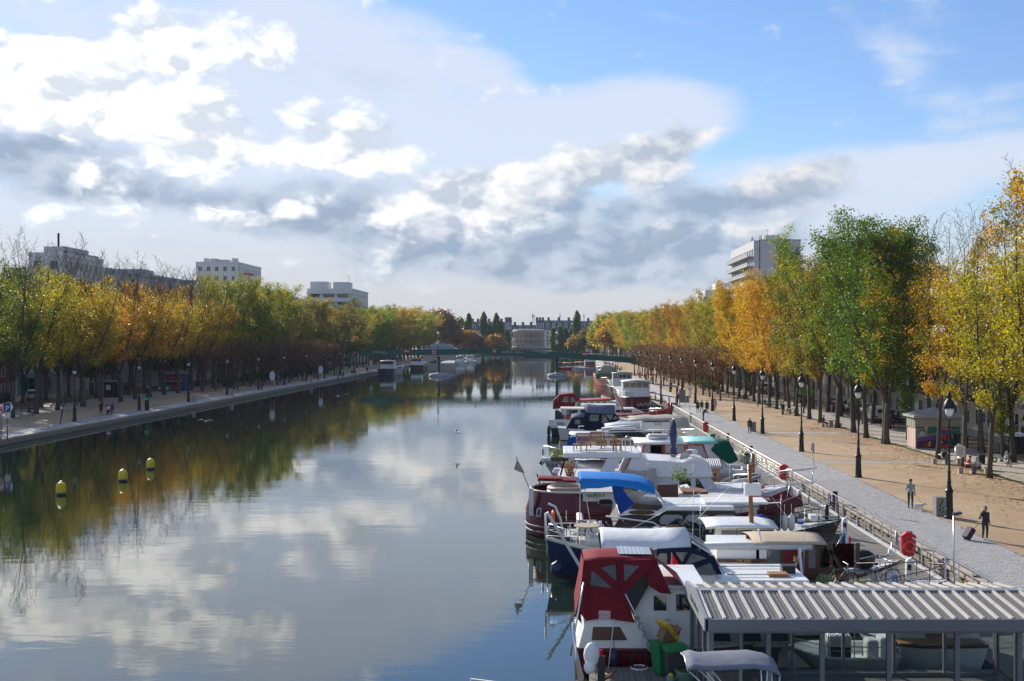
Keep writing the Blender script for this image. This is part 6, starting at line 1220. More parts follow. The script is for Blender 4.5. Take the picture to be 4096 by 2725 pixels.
# ------------------------------------------------------------------ boats further along the pontoon
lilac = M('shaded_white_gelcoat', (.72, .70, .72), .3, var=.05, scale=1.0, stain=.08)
def dark_cruiser():
 Yn = 54.3; r = boat('dark_hulled_cruiser', 'dark hulled cruiser with white roof and bright blue bimini', 56.3, x=7)
 C_ = lambda *p: tr(Yn, 'C', p); D_ = lambda *p: tr(Yn, 'D', p)
 hull(r, .55, 14.75, 56.3, 4.0, (1.05, 1.15, 1.75), (anti, blackhull, black), rake=.8, deck=deckgrey, stern_w=.86, bul=.06)
# raised sides: dark topsides with sweeping white coaming
 slab(r, 'topside', C_((1300, 1165), (1400, 1010), (1820, 1040), (1870, 995), (2650, 985), (2760, 1060), (2780, 1160)), Yn + .1, Yn + 3.8, blackhull)
 slab(r, 'coaming', C_((1370, 1040), (1410, 985), (1500, 965), (1800, 985), (1860, 950), (1860, 985), (1815, 1035), (1500, 1025), (1400, 1035)), Yn + .03, Yn + 3.87, white)
 for a, b in ((1820, 2090), (2105, 2400), (2415, 2700)): pane(r, C_((a, 1090), (a + 25, 1045), (a + 60, 1028), (b - 40, 1028), (b - 10, 1045), (b, 1075), (b - 20, 1140), (a + 15, 1140)), Yn + .1, M('grey_blind', (.36, .37, .40), .35), blackhull, far=Yn + 3.8)
 MB().pxz([(C_((1615, 998))[0][0] + .22 * math.cos(k * .524) * 3.0, C_((1615, 998))[0][1] + .12 * math.sin(k * .524)) for k in range(12)], Yn, Yn + .03).build('name_plate', darkwood, r)
 ze = C_((1860, 965))[0][1]; x0, x1 = C_((1855, 950))[0][0], D_((685, 985))[0][0]
 MB().box(x0, x1, Yn + .15, Yn + 3.4, ze - .1, ze + .12).build('cabin_roof', white, r, bevel=.05); MB().box(x0 + 2.2, x0 + 5.4, Yn + .8, Yn + 2.6, ze + .12, ze + .24).build('roof_hatch', white, r, bevel=.03); rail(r, [(x0 + .1, Yn + .25, ze + .12), (x1 - .2, Yn + .25, ze + .12)], .1, steel, 0, 1.6, .015, 'grab_rail')
 slab(r, 'band', [(x0, ze - .34), (x0, ze - .1), (x1 - .05, ze - .1), (x1 + .25, ze - .34)], Yn + .12, Yn + 3.5, blackhull)
# blue bimini
 top = C_((902, 640), (935, 628), (1320, 640), (1580, 668), (1690, 705), (1770, 755)); awning(r, 'bimini', top, Yn - .1, Yn + 3.2, c_blue, .22, .05)
 for yy in (Yn - .08, Yn + 3.16):
  panel(r, 'bimini_valance', C_((902, 640), (1320, 640), (1580, 668), (1770, 755), (1755, 792), (1590, 742), (1310, 692), (1130, 722), (920, 722)), yy, c_blue, .03)
  s_ = panel(r, 'side_curtain', C_((1292, 690), (1392, 722), (1440, 790), (1530, 890), (1372, 1022), (1345, 960)), yy + .02, c_royal, .03)
  MB().pxz(C_((1400, 728), (1690, 772), (1600, 830), (1512, 908)), yy + .03, yy + .05).build('vinyl_window', g_see, s_)
 p = C_((1745, 765), (1885, 890));
 for k in range(3): MB().tube([(p[0][0], Yn + .1 + k * 1.5, p[0][1]), (p[1][0], Yn + .1 + k * 1.5, p[1][1])], .03, 6).build('windscreen_post', steel, r)
 MB().loft([[(p[0][0], Yn + .1, p[0][1]), (p[0][0], Yn + 3.1, p[0][1])], [(p[1][0], Yn + .1, p[1][1]), (p[1][0], Yn + 3.1, p[1][1])]], cap0=False, cap1=False, close=False, sm=False).build('windscreen', g_see, r)
 slab(r, 'instrument_console', C_((1500, 960), (1530, 905), (1860, 930), (1860, 985)), Yn + .3, Yn + 3.2, darkwood); MB().tube([(C_((915, 700))[0][0], Yn, C_((915, 640))[0][1]), (C_((905, 1000))[0][0], Yn, 1.2)], .02, 5).tube([(C_((960, 720))[0][0], Yn, C_((960, 720))[0][1]), (C_((1060, 1000))[0][0], Yn, 1.25)], .02, 5).build('bimini_pole', steel, r)
# stern
 MB().box(1.2, 2.3, 54.9, 57.4, 1.05, 1.55).build('stern_seat', offwhite, r, bevel=.08); MB().box(1.2, 1.5, 54.9, 57.4, 1.55, 1.95).build('seat_back', offwhite, r, bevel=.08)
 rail(r, [(.7, 57.9, 1.08), (.65, 54.75, 1.08), (3.2, 54.45, 1.12), (6.3, 54.36, 1.14)], .85, black, 0, 1.35, .022)
 MB().tube([(.55, 55, 1.0), (.35, 55, 2.0), (.1, 55, 2.6), (-.25, 55, 2.75)], .06, 8).build('davit', white, r); MB().tube([(5.4, Yn - .1, 1.2), (5.3, Yn - .1, 1.7), (4.9, Yn - .1, 1.95), (2.6, Yn - .1, 2.25)], .045, 8).build('boarding_davit', white, r)
 MB().tube([(-.3, 55.1, .1), (-.3, 55.1, 1.5), (-.15, 55.1, 1.75), (.15, 55.1, 1.75), (.25, 55.1, 1.5)], .035, 8).build('ladder', white, r)
 hb = thing('horseshoe_buoy', 'white horseshoe lifebuoy on the dark cruiser stern rail', 'lifebuoy', (2.05, 54.35, 1.2)); MB().tube([(2.05 - .27, 54.35, 1.98), (1.76, 54.35, 1.6), (1.85, 54.35, 1.32), (2.05, 54.35, 1.24), (2.25, 54.35, 1.32), (2.34, 54.35, 1.6), (2.32, 54.35, 1.98)], .085, 8).build('ring', white, hb)
 ob = thing('life_ring', 'orange life ring at the stern of the dark cruiser', 'lifebuoy', (0, 55.3, 1.7)); MB().ring((.0, 55.3, 2.0), .3, .085, 20, 8, 'x').build('ring', orange, ob)
# bow
 rail(r, [(8.6, Yn + .15, 1.25), (11.2, Yn + .4, 1.4), (13.4, Yn + 1.2, 1.62), (14.6, 56.3, 1.78), (13.4, Yn + 2.8, 1.62), (11.2, Yn + 3.6, 1.4), (8.6, Yn + 3.85, 1.25)], .8, black, 0, 1.6, .022)
 for k in range(3): fender(r, 11.2 + k * .34, Yn + .55, 1.45, .75, .17, black if k == 0 else offwhite)
 MB().box(13.1, 13.7, 56.0, 56.6, 1.7, 2.0).build('anchor_box', white, r); MB().tube([(14.0, 56.3, 1.75), (14.0, 56.3, 2.5)], .1, 8).build('bow_bollard', black, r); MB().tube([(13.6, 55.6, 1.7), (13.0, 55.8, 2.6), (13.9, 56.0, 2.6)], .03, 6).tube([(13.2, 55.6, 1.7), (13.6, 55.8, 2.3)], .03, 6).build('bow_ladder', white, r)
 flagf(r, 14.2, 56.6, 1.9, 3.1, [fr_r, fr_w, fr_b], .2, .4, -.1)
dark_cruiser()
def burgundy_barge():
 Yn = 60.2; r = boat('burgundy_barge', 'burgundy barge with round high stern and cream cabin', 62.5, x=6)
 C_ = lambda *p: tr(Yn, 'C', p)
 hull(r, -1.55, 13.9, 62.5, 4.6, (1.30, 1.2, 1.9), (anti, burg, burg), stern='round', rake=.6, bow_pow=3, bul=.1, belly=.04, deck=deckgrey)
# tall stern bulwark that leans inwards
 ring0 = []
 for z, k in ((1.28, 1.0), (1.34, 1.015), (1.75, .95), (2.5, .88)):
  pts = []
  for j in range(21):
   a = math.pi / 2 + math.pi * j / 20; pts.append((.55 + 2.1 * k * math.cos(a), 62.5 + 2.28 * k * math.sin(a), z))
  pts = [(3.2, 62.5 + 2.28 * k, z)] + pts + [(3.2, 62.5 - 2.28 * k, z)]; ring0.append(pts)
 MB().loft(ring0, cap0=False, cap1=False, close=False).build('stern_bulwark', burg, r)
 MB().tube([(p[0], p[1], 2.52) for p in ring0[-1]], .06, 6).build('bulwark_rim', M('pale_rim', (.6, .55, .48), .6), r)
 for z, w in ((.62, 1.0), (.32, .985)):                                             # dark rubbing bars
  MB().tube([(.55 + 2.1 * w * math.cos(math.pi / 2 + math.pi * j / 20), 62.5 + 2.33 * w * math.sin(math.pi / 2 + math.pi * j / 20), z) for j in range(6, 21)], .055, 6).build('rubbing_bar', M('worn_grey_paint', (.25, .24, .22), .7, stain=.5), r)
 pane(r, C_((420, 1040), (428, 975), (445, 957), (460, 975), (455, 1040)), 60.38, g_dark, white, name='porthole')
 slab(r, 'sheer_band', C_((880, 830), (1000, 930), (1080, 970), (1180, 1070), (1180, 1110), (860, 1110), (860, 835)), Yn + .02, Yn + .1, burg)
 slab(r, 'aft_cabin', C_((945, 1060), (945, 780), (1330, 780), (1330, 1060)), Yn + .2, Yn + 4.2, cream); slab(r, 'cabin_roof', C_((930, 780), (930, 766), (1345, 766), (1345, 780)), Yn + .1, Yn + 4.3, deckgrey)
 pane(r, C_((1128, 955), (1128, 870), (1160, 853), (1255, 853), (1285, 870), (1285, 955)), Yn + .2, g_dark, cream)
 text('PA F46959 F', black, .30, (C_((1040, 0))[0][0], Yn + .17, C_((0, 835))[0][1]), (R(90), 0, 0), r)
 slab(r, 'hold_cabin', C_((1330, 1060), (1330, 860), (2950, 880), (2950, 1060)), Yn + .5, Yn + 3.9, cream); slab(r, 'cargo_hatch', C_((2040, 860), (2060, 800), (2220, 770), (2230, 860)), Yn + .6, Yn + 3.5, white)
 MB().box(C_((1800, 690))[0][0], C_((2040, 690))[0][0], Yn + .3, Yn + .9, C_((1800, 860))[0][1], C_((1800, 690))[0][1]).build('planter_box', darkwood, r); MB().pxy([(7.15, Yn + .2), (8.5, Yn + .2), (8.5, Yn + 1.2), (8.1, Yn + 1.9), (7.15, Yn + 1.9)], 2.45, 2.6).build('wooden_hatch', M('red_brown_wood', (.20, .09, .05), .6, var=.2), r)
 o = thing('shrub_in_box', 'yellow green shrub in the brown planter of the burgundy barge', 'plant', (7.0, Yn + .6, 3.0)); lf = leaf_mesh('foliage', np.random.default_rng(5).normal(size=(260, 3)) * np.array([.32, .22, .22]), .1, np.random.default_rng(6), m_leaf); fo = bpy.data.objects.new('foliage', lf); COL.objects.link(fo); fo.parent = o; fo.location = (0, 0, .45); fo.color = (.22, .25, .02, .5); MB().tube([(7.0, Yn + .6, 2.9), (7.0, Yn + .6, 3.3)], .03, 5).build('stem', m_bark, o)
 tub = thing('inflatable_tub', 'round brown inflatable hot tub on the burgundy barge stern', 'hot tub', (1.0, 62.3, 2.0)); tb = M('tub_vinyl', (.33, .24, .18), .45); MB().ring((.85, 62.2, 2.55), 1.02, .2, 28, 10, squash=.8).build('rim', tb, tub); MB().lathe([(1.18, 1.3), (1.2, 2.5), (.86, 2.5), (.84, 2.0)], (.85, 62.2, 0), 28).build('wall', M('tub_inner', (.45, .40, .36), .5, var=.4, scale=9, stretch=(6, 6, .2)), tub); MB().lathe([(.84, 2.0), (.02, 2.02)], (.85, 62.2, 0), 20).build('water', M('tub_cover', (.25, .26, .28), .3), tub)
 slab(r, 'red_cover', C_((415, 725), (430, 692), (690, 695), (735, 715), (880, 720), (880, 745)), 63.4, 64.6, c_burg); MB().box(-1.35, -1.1, 60.9, 61.2, 1.2, 2.7).build('stern_post', white, r)
 f0, f1 = C_((178, 385))[0], C_((335, 760))[0]; MB().tube([(f0[0], 61, f0[1]), (f1[0], 61, f1[1])], .022, 5).build('flag_staff', black, r); panel(r, 'tattered_flag', [(x, z) for x, z in C_((190, 410), (250, 510), (278, 570), (215, 555), (152, 525))], 60.95, M('faded_flag', (.34, .28, .20), .9, var=.4, scale=4), .015)
 slab(r, 'bow_bulwark', [(10.6, 1.75), (12.6, 1.85), (13.8, 2.35), (13.9, 1.7), (12.5, 1.3), (10.6, 1.3)], Yn + 1.0, Yn + 1.12, burg); slab(r, 'bow_bulwark', [(10.6, 1.75), (12.6, 1.85), (13.8, 2.35), (13.9, 1.7), (12.5, 1.3), (10.6, 1.3)], Yn + 3.6, Yn + 3.72, burg)
 flagf(r, 12.9, 61.0, 1.9, 2.9, [fr_b, fr_w, fr_r], .18, .45, .2); rail(r, [(.9, 64.9, 2.5), (3, 64.6, 2.2)], .3, black, 0)
 fl = thing('flamingo', 'pink plastic flamingo in a grey bucket on the boats', 'ornament', (11.1, Yn + .9, 2.0)); pk = M('pink_plastic', (.75, .16, .18), .5); MB().lathe([(.3, 0), (.36, .5), (.33, .5)], (11.1, Yn + .9, 1.35), 14).build('bucket', conc2, fl); MB().ball((11.15, Yn + .9, 2.28), .26, .13, .15, 9).build('body', pk, fl); MB().tube([(11.35, Yn + .9, 2.32), (11.48, Yn + .9, 2.5), (11.4, Yn + .9, 2.7), (11.5, Yn + .9, 2.78), (11.57, Yn + .9, 2.68)], [.05, .04, .035, .045, .015], 7).build('neck', pk, fl); MB().tube([(11.12, Yn + .9, 2.2), (11.12, Yn + .9, 1.75)], .015, 4).build('leg', pk, fl)
burgundy_barge()
def white_yacht():
 Yn = 66.2; r = boat('white_motor_yacht', 'large white motor yacht with upper deck and wooden benches', 68.5, x=7)
 C_ = lambda *p: tr(Yn, 'C', p); D_ = lambda *p: tr(Yn, 'D', p)
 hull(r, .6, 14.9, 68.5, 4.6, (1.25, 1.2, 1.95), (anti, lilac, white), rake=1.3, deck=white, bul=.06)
 zt = C_((720, 320))[0][1]; xa, xb = C_((725, 0))[0][0], C_((1592, 0))[0][0]
 MB().box(xa, xb, Yn - .1, Yn + 4.4, zt - .3, zt).build('upper_deck', white, r, bevel=.05); rail(r, [(xa + .2, Yn, zt), (xb - 1.0, Yn, zt)], .14, steel, 0, 2.2, .018, 'deck_rail')
 slab(r, 'awning', C_((745, 350), (1232, 355), (1218, 385), (735, 380)), Yn - .05, Yn + 4.3, c_navy); slab(r, 'awning_post', C_((680, 575), (735, 375), (752, 375), (700, 580)), Yn, Yn + .1, c_navy)
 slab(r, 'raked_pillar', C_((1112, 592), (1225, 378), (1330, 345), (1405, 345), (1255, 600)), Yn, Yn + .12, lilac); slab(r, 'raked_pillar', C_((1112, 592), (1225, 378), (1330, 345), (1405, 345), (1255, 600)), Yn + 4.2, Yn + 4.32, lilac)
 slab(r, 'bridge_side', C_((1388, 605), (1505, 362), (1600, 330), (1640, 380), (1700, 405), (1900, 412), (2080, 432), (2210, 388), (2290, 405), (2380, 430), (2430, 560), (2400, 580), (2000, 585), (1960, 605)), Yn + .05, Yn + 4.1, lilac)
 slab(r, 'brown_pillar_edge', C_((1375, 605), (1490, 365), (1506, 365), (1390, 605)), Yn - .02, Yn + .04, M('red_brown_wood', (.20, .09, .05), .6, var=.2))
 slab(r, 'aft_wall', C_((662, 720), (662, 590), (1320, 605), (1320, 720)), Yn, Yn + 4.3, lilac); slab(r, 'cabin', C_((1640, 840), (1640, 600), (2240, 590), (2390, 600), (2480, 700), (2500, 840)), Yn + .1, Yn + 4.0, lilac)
 pane(r, C_((2060, 700), (2060, 615), (2180, 615), (2180, 700)), Yn + .1, g_dark, white, far=Yn + 4.0); pane(r, C_((2235, 738), (2235, 618), (2262, 610), (2342, 738)), Yn + .1, g_dark, white, far=Yn + 4.0)
 a, b = C_((2285, 590), (2440, 700)); MB().loft([[(a[0] - .1, Yn + .3, a[1]), (a[0] - .1, Yn + 3.9, a[1])], [(b[0] + .05, Yn + .3, b[1]), (b[0] + .05, Yn + 3.9, b[1])]], cap0=False, cap1=False, close=False, sm=False).build('windscreen', g_dark, r)
 slab(r, 'bridge_wing', C_((1780, 590), (1780, 560), (2300, 555), (2440, 575), (2400, 592)), Yn - .12, Yn + .06, white); MB().box(C_((2115, 0))[0][0] - .08, C_((2115, 0))[0][0] + .08, Yn, Yn + .06, C_((0, 525))[0][1], C_((0, 505))[0][1]).build('vent', black, r)
 rail(r, [(C_((1660, 0))[0][0], Yn + .3, C_((0, 395))[0][1]), (C_((2060, 0))[0][0], Yn + .3, C_((0, 420))[0][1])], .35, steel, 0, 1.5, .018, 'bridge_rail'); MB().pxz(C_((2070, 420), (2080, 330), (2190, 305), (2215, 320), (2160, 400)), Yn + .8, Yn + .84).build('bridge_windscreen', g_see, r); MB().ball((C_((2235, 350))[0][0], Yn + 2, C_((0, 345))[0][1]), .42, .42, .16, 12).build('radar_dome', white, r)
 slab(r, 'tender_cover', C_((1402, 610), (1412, 505), (1600, 535), (1770, 495), (1790, 590), (1750, 610)), Yn - .35, Yn + .0, c_sand); slab(r, 'tender_cover_low', C_((1475, 700), (1475, 598), (1755, 598), (1755, 720)), Yn - .5, Yn - .05, c_sand)
 MB().box(1.0, 5.2, Yn + 1.2, Yn + 3.6, 1.3, 1.75).build('saloon_table', darkm, r); MB().ball((C_((1090, 480))[0][0], Yn + 2.2, C_((0, 490))[0][1]), 1.1, .7, .25, 14).build('covered_table', c_white, r)
 gr_ = MB()
 for k in range(60): q = random.Random(k); x = C_((800, 0))[0][0] + q.uniform(-.25, .25); gr_.tube([(x, Yn + .4, 2.6), (x + q.uniform(-.25, .25), Yn + .4 + q.uniform(-.2, .2), 3.3 + q.random() * .4)], .012, 3)
 o = thing('dried_grass', 'tuft of orange dried grass on the yacht stern', 'plant', (1.6, Yn + .4, 2.4)); gr_.build('stems', M('dry_grass', (.38, .16, .04), .8, var=.3), o); MB().lathe([(.18, 0), (.22, .3)], (C_((800, 0))[0][0], Yn + .4, 2.3), 10).build('pot', conc2, o)
 slab(r, 'stern_lamp_box', C_((598, 545), (625, 500), (690, 505), (660, 560)), Yn + .1, Yn + .6, white); MB().box(-.2, .7, Yn + .5, Yn + 3.8, .75, 1.2).build('swim_platform', lilac, r, bevel=.06)
 MB().ball((C_((560, 640))[0][0], Yn + .5, 1.75), .75, .5, .3, 12).build('covered_dinghy', c_white, r)
 rail(r, [(1.0, Yn + .1, 1.3), (-.4, Yn + .3, 1.25), (-.4, Yn + 4, 1.25)], .8, steel, 1, 1.3, .02); flagf(r, -.55, Yn + .4, 1.2, 4.4, [fr_r, fr_w], .14, .3, -.15); MB().tube([(-.5, Yn + .6, 1.2), (-1.0, Yn + .6, 2.8)], .04, 6).build('boat_hook', black, r)
 rail(r, [(8.6, Yn + .2, 1.35), (11.5, Yn + .6, 1.55), (13.6, Yn + 1.4, 1.8), (14.9, 68.5, 2.1), (13.6, Yn + 3.2, 1.8), (11.5, Yn + 4, 1.55)], .75, steel, 0, 1.5, .022); MB().bar((14.4, 68.5, 1.95), (16.2, 68.5, 2.05), .5, .08).build('bow_sprit', steel, r); MB().tube([(14.6, 68.2, 2.75), (16.2, 68.4, 2.9), (16.4, 68.5, 3.0)], .03, 6).tube([(16.0, 68.2, 2.1), (16.2, 68.4, 2.9)], .03, 6).tube([(14.6, 68.8, 2.75), (16.2, 68.6, 2.9)], .03, 6).build('pulpit', steel, r); flagf(r, 16.3, 68.5, 2.9, 4.6, [fr_r, fr_w, fr_b], .2, .5, -.25)
 slab(r, 'fore_cabin', [(9.0, 1.4), (9.2, 1.85), (12.2, 1.9), (13.0, 1.6)], Yn + .9, Yn + 3.7, white)
 for k in range(2): MB().box(8.3 + k * 1.7, 9.0 + k * 1.7, Yn + .05, Yn + .2, 1.28, 1.42).build('scupper', black, r)
 bz = zt
 bench('long slatted teak bench on the yacht upper deck, seen from behind', C_((1130, 0))[0][0], Yn + .9, bz, 2.2, R(180), True, 'teak deck benches'); bench('teak armchair on the upper deck right of the long bench', C_((1350, 0))[0][0], Yn + 1.2, bz, 1.0, R(90), True, 'teak deck benches', 'chair', 'garden_chair')
 bench('teak bench facing the camera behind the long bench', C_((1030, 0))[0][0], Yn + 2.6, bz, 1.6, 0, True, 'teak deck benches'); bench('low teak side table at the left of the upper deck', C_((920, 0))[0][0], Yn + 1.1, bz, .85, 0, False, 'teak deck benches', 'table', 'side_table'); bench('far teak armchair of the upper deck group', C_((1140, 0))[0][0], Yn + 3.6, bz, .95, 0, True, 'teak deck benches', 'chair', 'garden_chair')
 MB().tube([(C_((1440, 0))[0][0], Yn + 1, bz), (C_((1440, 0))[0][0], Yn + 1, bz + .75), (C_((1465, 0))[0][0], Yn + 1, bz + 1.0), (C_((1490, 0))[0][0], Yn + 1, bz + .75), (C_((1515, 0))[0][0], Yn + 1, bz)], .03, 6).build('stair_hoop', steel, r)
 u = thing('furled_parasol', 'tall furled dark blue parasol on the white yacht', 'parasol', (pxp(2694, 1850, 69)[0], 69, 3.2)); x = pxp(2694, 0, 69)[0]; MB().tube([(x, 69, 2.9), (x, 69, 6.0)], .03, 6).build('pole', steel, u); MB().loft([[(x + q * (1 + .25 * math.sin(5 * a + z)) * math.cos(a), 69 + q * (1 + .25 * math.sin(5 * a + z)) * math.sin(a), z) for a in [j * math.pi / 8 for j in range(16)]] for q, z in ((.03, 5.95), (.16, 5.6), (.21, 5.0), (.16, 4.45), (.09, 4.25), (.19, 4.1), (.16, 3.6))]).build('canopy', c_grey if False else cloth('slate_blue_canvas', (.045, .06, .12)), u)
white_yacht()
def work_boat():
 Yn = 73.2; r = boat('wooden_wheelhouse_boat', 'small black hulled boat with wooden wheelhouse and arched metal roof', 74.9, x=9); D_ = lambda *p: tr(Yn, 'D', p)
 hull(r, 2.5, 14.2, 74.9, 3.4, (1.2, 1.1, 1.85), (anti, blackhull, white), rake=.5, deck=deckgrey, bul=.15, strake=.2)
 wd = M('honey_wood', (.36, .15, .04), .5, var=.3, scale=8, stretch=(6, 1, 1)); slab(r, 'wheelhouse', D_((392, 665), (392, 500), (522, 500), (515, 665)), Yn + .4, Yn + 2.9, wd); pane(r, D_((440, 645), (440, 560), (485, 560), (485, 645)), Yn + .4, g_dark, wd); slab(r, 'aft_cabin', D_((-300, 700), (-300, 620), (392, 620), (392, 700)), Yn + .3, Yn + 3.0, wd)
 l = D_((300, 500), (552, 500)); zm = M('corrugated_grey', (.34, .35, .36), .5, .3); n = 11
 for k in range(n):
  x0 = l[0][0] + (l[1][0] - l[0][0]) * k / n; x1 = l[0][0] + (l[1][0] - l[0][0]) * (k + .9) / n
  MB().loft([[(x, Yn + .2 + 2.9 * j / 8, l[0][1] + .5 * math.sin(math.pi * j / 8)) for j in range(9)] + [(x, Yn + .2 + 2.9 * j / 8, l[0][1] + .5 * math.sin(math.pi * j / 8) - .05 - .03 * (k % 2)) for j in range(8, -1, -1)] for x in (x0, x1)]).build('roof_sheet', zm, r)
 rail(r, [(11.0, Yn + .4, 1.4), (13.2, Yn + 1.1, 1.7), (14.2, 74.9, 1.95)], .8, steel, 1, 1.2, .022); MB().tube([(10.2, Yn + .8, 1.2), (9.2, Yn + .8, 4.0)], .05, 6).build('leaning_spar', M('varnished_mast', (.28, .11, .03), .4), r); MB().tube([(13.6, 74.9, 1.5), (13.6, 74.9, 3.2)], .13, 8).build('bow_post', M('varnished_mast', (.28, .11, .03), .4), r)
 MB().box(10.8, 12.0, Yn + .8, Yn + 1.8, 1.3, 1.7).build('stacked_gear', M('grey_gear', (.3, .25, .22), .8, var=.5, scale=9), r); MB().box(8.6, 10.6, Yn + .3, Yn + 1.0, 1.2, 1.5).build('red_seat', burg, r)
work_boat()
def aurora():
 Yn = 79.6; r = boat('trawler_yacht', 'grey white boat with red trimmed windows and green tarpaulin', 81.8, x=6); E_ = lambda *p: tr(Yn, 'E', p); F_ = lambda *p: tr(Yn, 'F', p)
 hull(r, 14.2, -.9, 81.8, 4.3, (1.4, 1.35, 2.2), (M('weedy_boot_top', (.10, .10, .05), .8, var=.4), M('pale_grey_paint', (.50, .50, .49), .4, var=.08, stain=.15), white), rake=1.3, deck=white, bul=.25, strake=.22, bow_pow=2.0)
 text('AURORA', black, .46, (.32, 81.0, 1.5), (R(100), 0, R(-25)), r)
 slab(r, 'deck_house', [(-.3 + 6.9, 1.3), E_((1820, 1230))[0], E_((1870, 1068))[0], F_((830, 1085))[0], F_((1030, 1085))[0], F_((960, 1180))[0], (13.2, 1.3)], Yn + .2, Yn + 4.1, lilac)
 for a, b in ((8, 195), (250, 535)): pane(r, F_((a, 1225), (a, 1105), (b, 1105), (b, 1225)), Yn + .2, M('grey_blind', (.36, .37, .40), .35), M('red_trim', (.45, .05, .03), .5), far=Yn + 4.1, grow=.12)
 pane(r, F_((595, 1300), (595, 1115), (820, 1115), (900, 1300)), Yn + .2, M('grey_blind', (.36, .37, .40), .35), M('red_trim', (.45, .05, .03), .5), far=Yn + 4.1, grow=.12)
 pane(r, E_((1845, 1225), (1895, 1100), (2150, 1100), (2150, 1225)), Yn + .2, M('grey_blind', (.36, .37, .40), .35), M('red_trim', (.45, .05, .03), .5), far=Yn + 4.1, grow=.12)
 x0, x1, x2 = E_((1720, 0))[0][0], F_((590, 0))[0][0], F_((1075, 0))[0][0]; zt = F_((0, 1068))[0][1]; awning(r, 'roof', [(x0, zt), (x1, zt)], Yn - .1, Yn + 4.4, white, .15, .1); awning(r, 'turquoise_roof', [(x1 - .2, zt + .06), (x2 - .2, zt + .06), (x2, zt - .05)], Yn - .05, Yn + 4.2, M('turquoise_gelcoat', (.22, .55, .50), .35), .2, .1)
 q = [F_((972, 1160))[0], F_((1075, 1075))[0], F_((1270, 1100))[0], F_((1380, 1320))[0], F_((1360, 1350))[0], F_((1240, 1400))[0], F_((1120, 1320))[0]]
 MB().loft([[(x, Yn - .1 + .0, z) for x, z in q], [(x + .05, Yn + 1.3, z + .2) for x, z in q], [(x - .05, Yn + 2.9, z + .15) for x, z in q], [(x, Yn + 4.0, z - .2) for x, z in q]]).build('green_tarpaulin', c_green, r)
 rail(r, [(-.7, 81.8, 2.2), (.8, Yn + .9, 2.0), (3.2, Yn + .2, 1.7), (6, Yn + .1, 1.55)], .85, steel, 1, 1.5, .022); rail(r, [(10.8, Yn + .15, 1.5), (14, Yn + .5, 1.55), (14.1, Yn + 3.8, 1.55)], .9, steel, 1, 1.3, .02)
 MB().box(.3, 1.6, 81.2, 82.4, 2.0, 2.25).build('fore_hatch', white, r); MB().lathe([(.3, 0), (.3, .35), (.15, .4)], (.1, 81.8, 2.0), 12).build('windlass', M('green_machine', (.1, .22, .1), .5), r)
 o = thing('foredeck_plants', 'pots of plants on the grey bow', 'plant', (.4, 80.9, 2.0)); fo = bpy.data.objects.new('foliage', leaf_mesh('foliage', np.random.default_rng(8).normal(size=(220, 3)) * np.array([.5, .3, .2]), .14, np.random.default_rng(6), m_leaf)); COL.objects.link(fo); fo.parent = o; fo.location = (.2, 0, .5); fo.color = (.20, .22, .02, .5); MB().box(-.2, 1.1, 80.6, 81.2, 2.0, 2.3).build('trough', darkwood, o)
 flagf(r, .4, Yn + .3, 1.3, 1.95, [fr_b, fr_w, fr_r], .7, .4, -.35, 'ensign'); slab(r, 'bow_shape', E_((218, 1395), (255, 1335), (305, 1385), (270, 1430)), Yn + .2, Yn + .24, black)
 slab(r, 'life_raft', E_((1940, 1010), (1990, 965), (2270, 970), (2270, 1020)), Yn + 1.5, Yn + 2.6, deckgrey)
aurora()
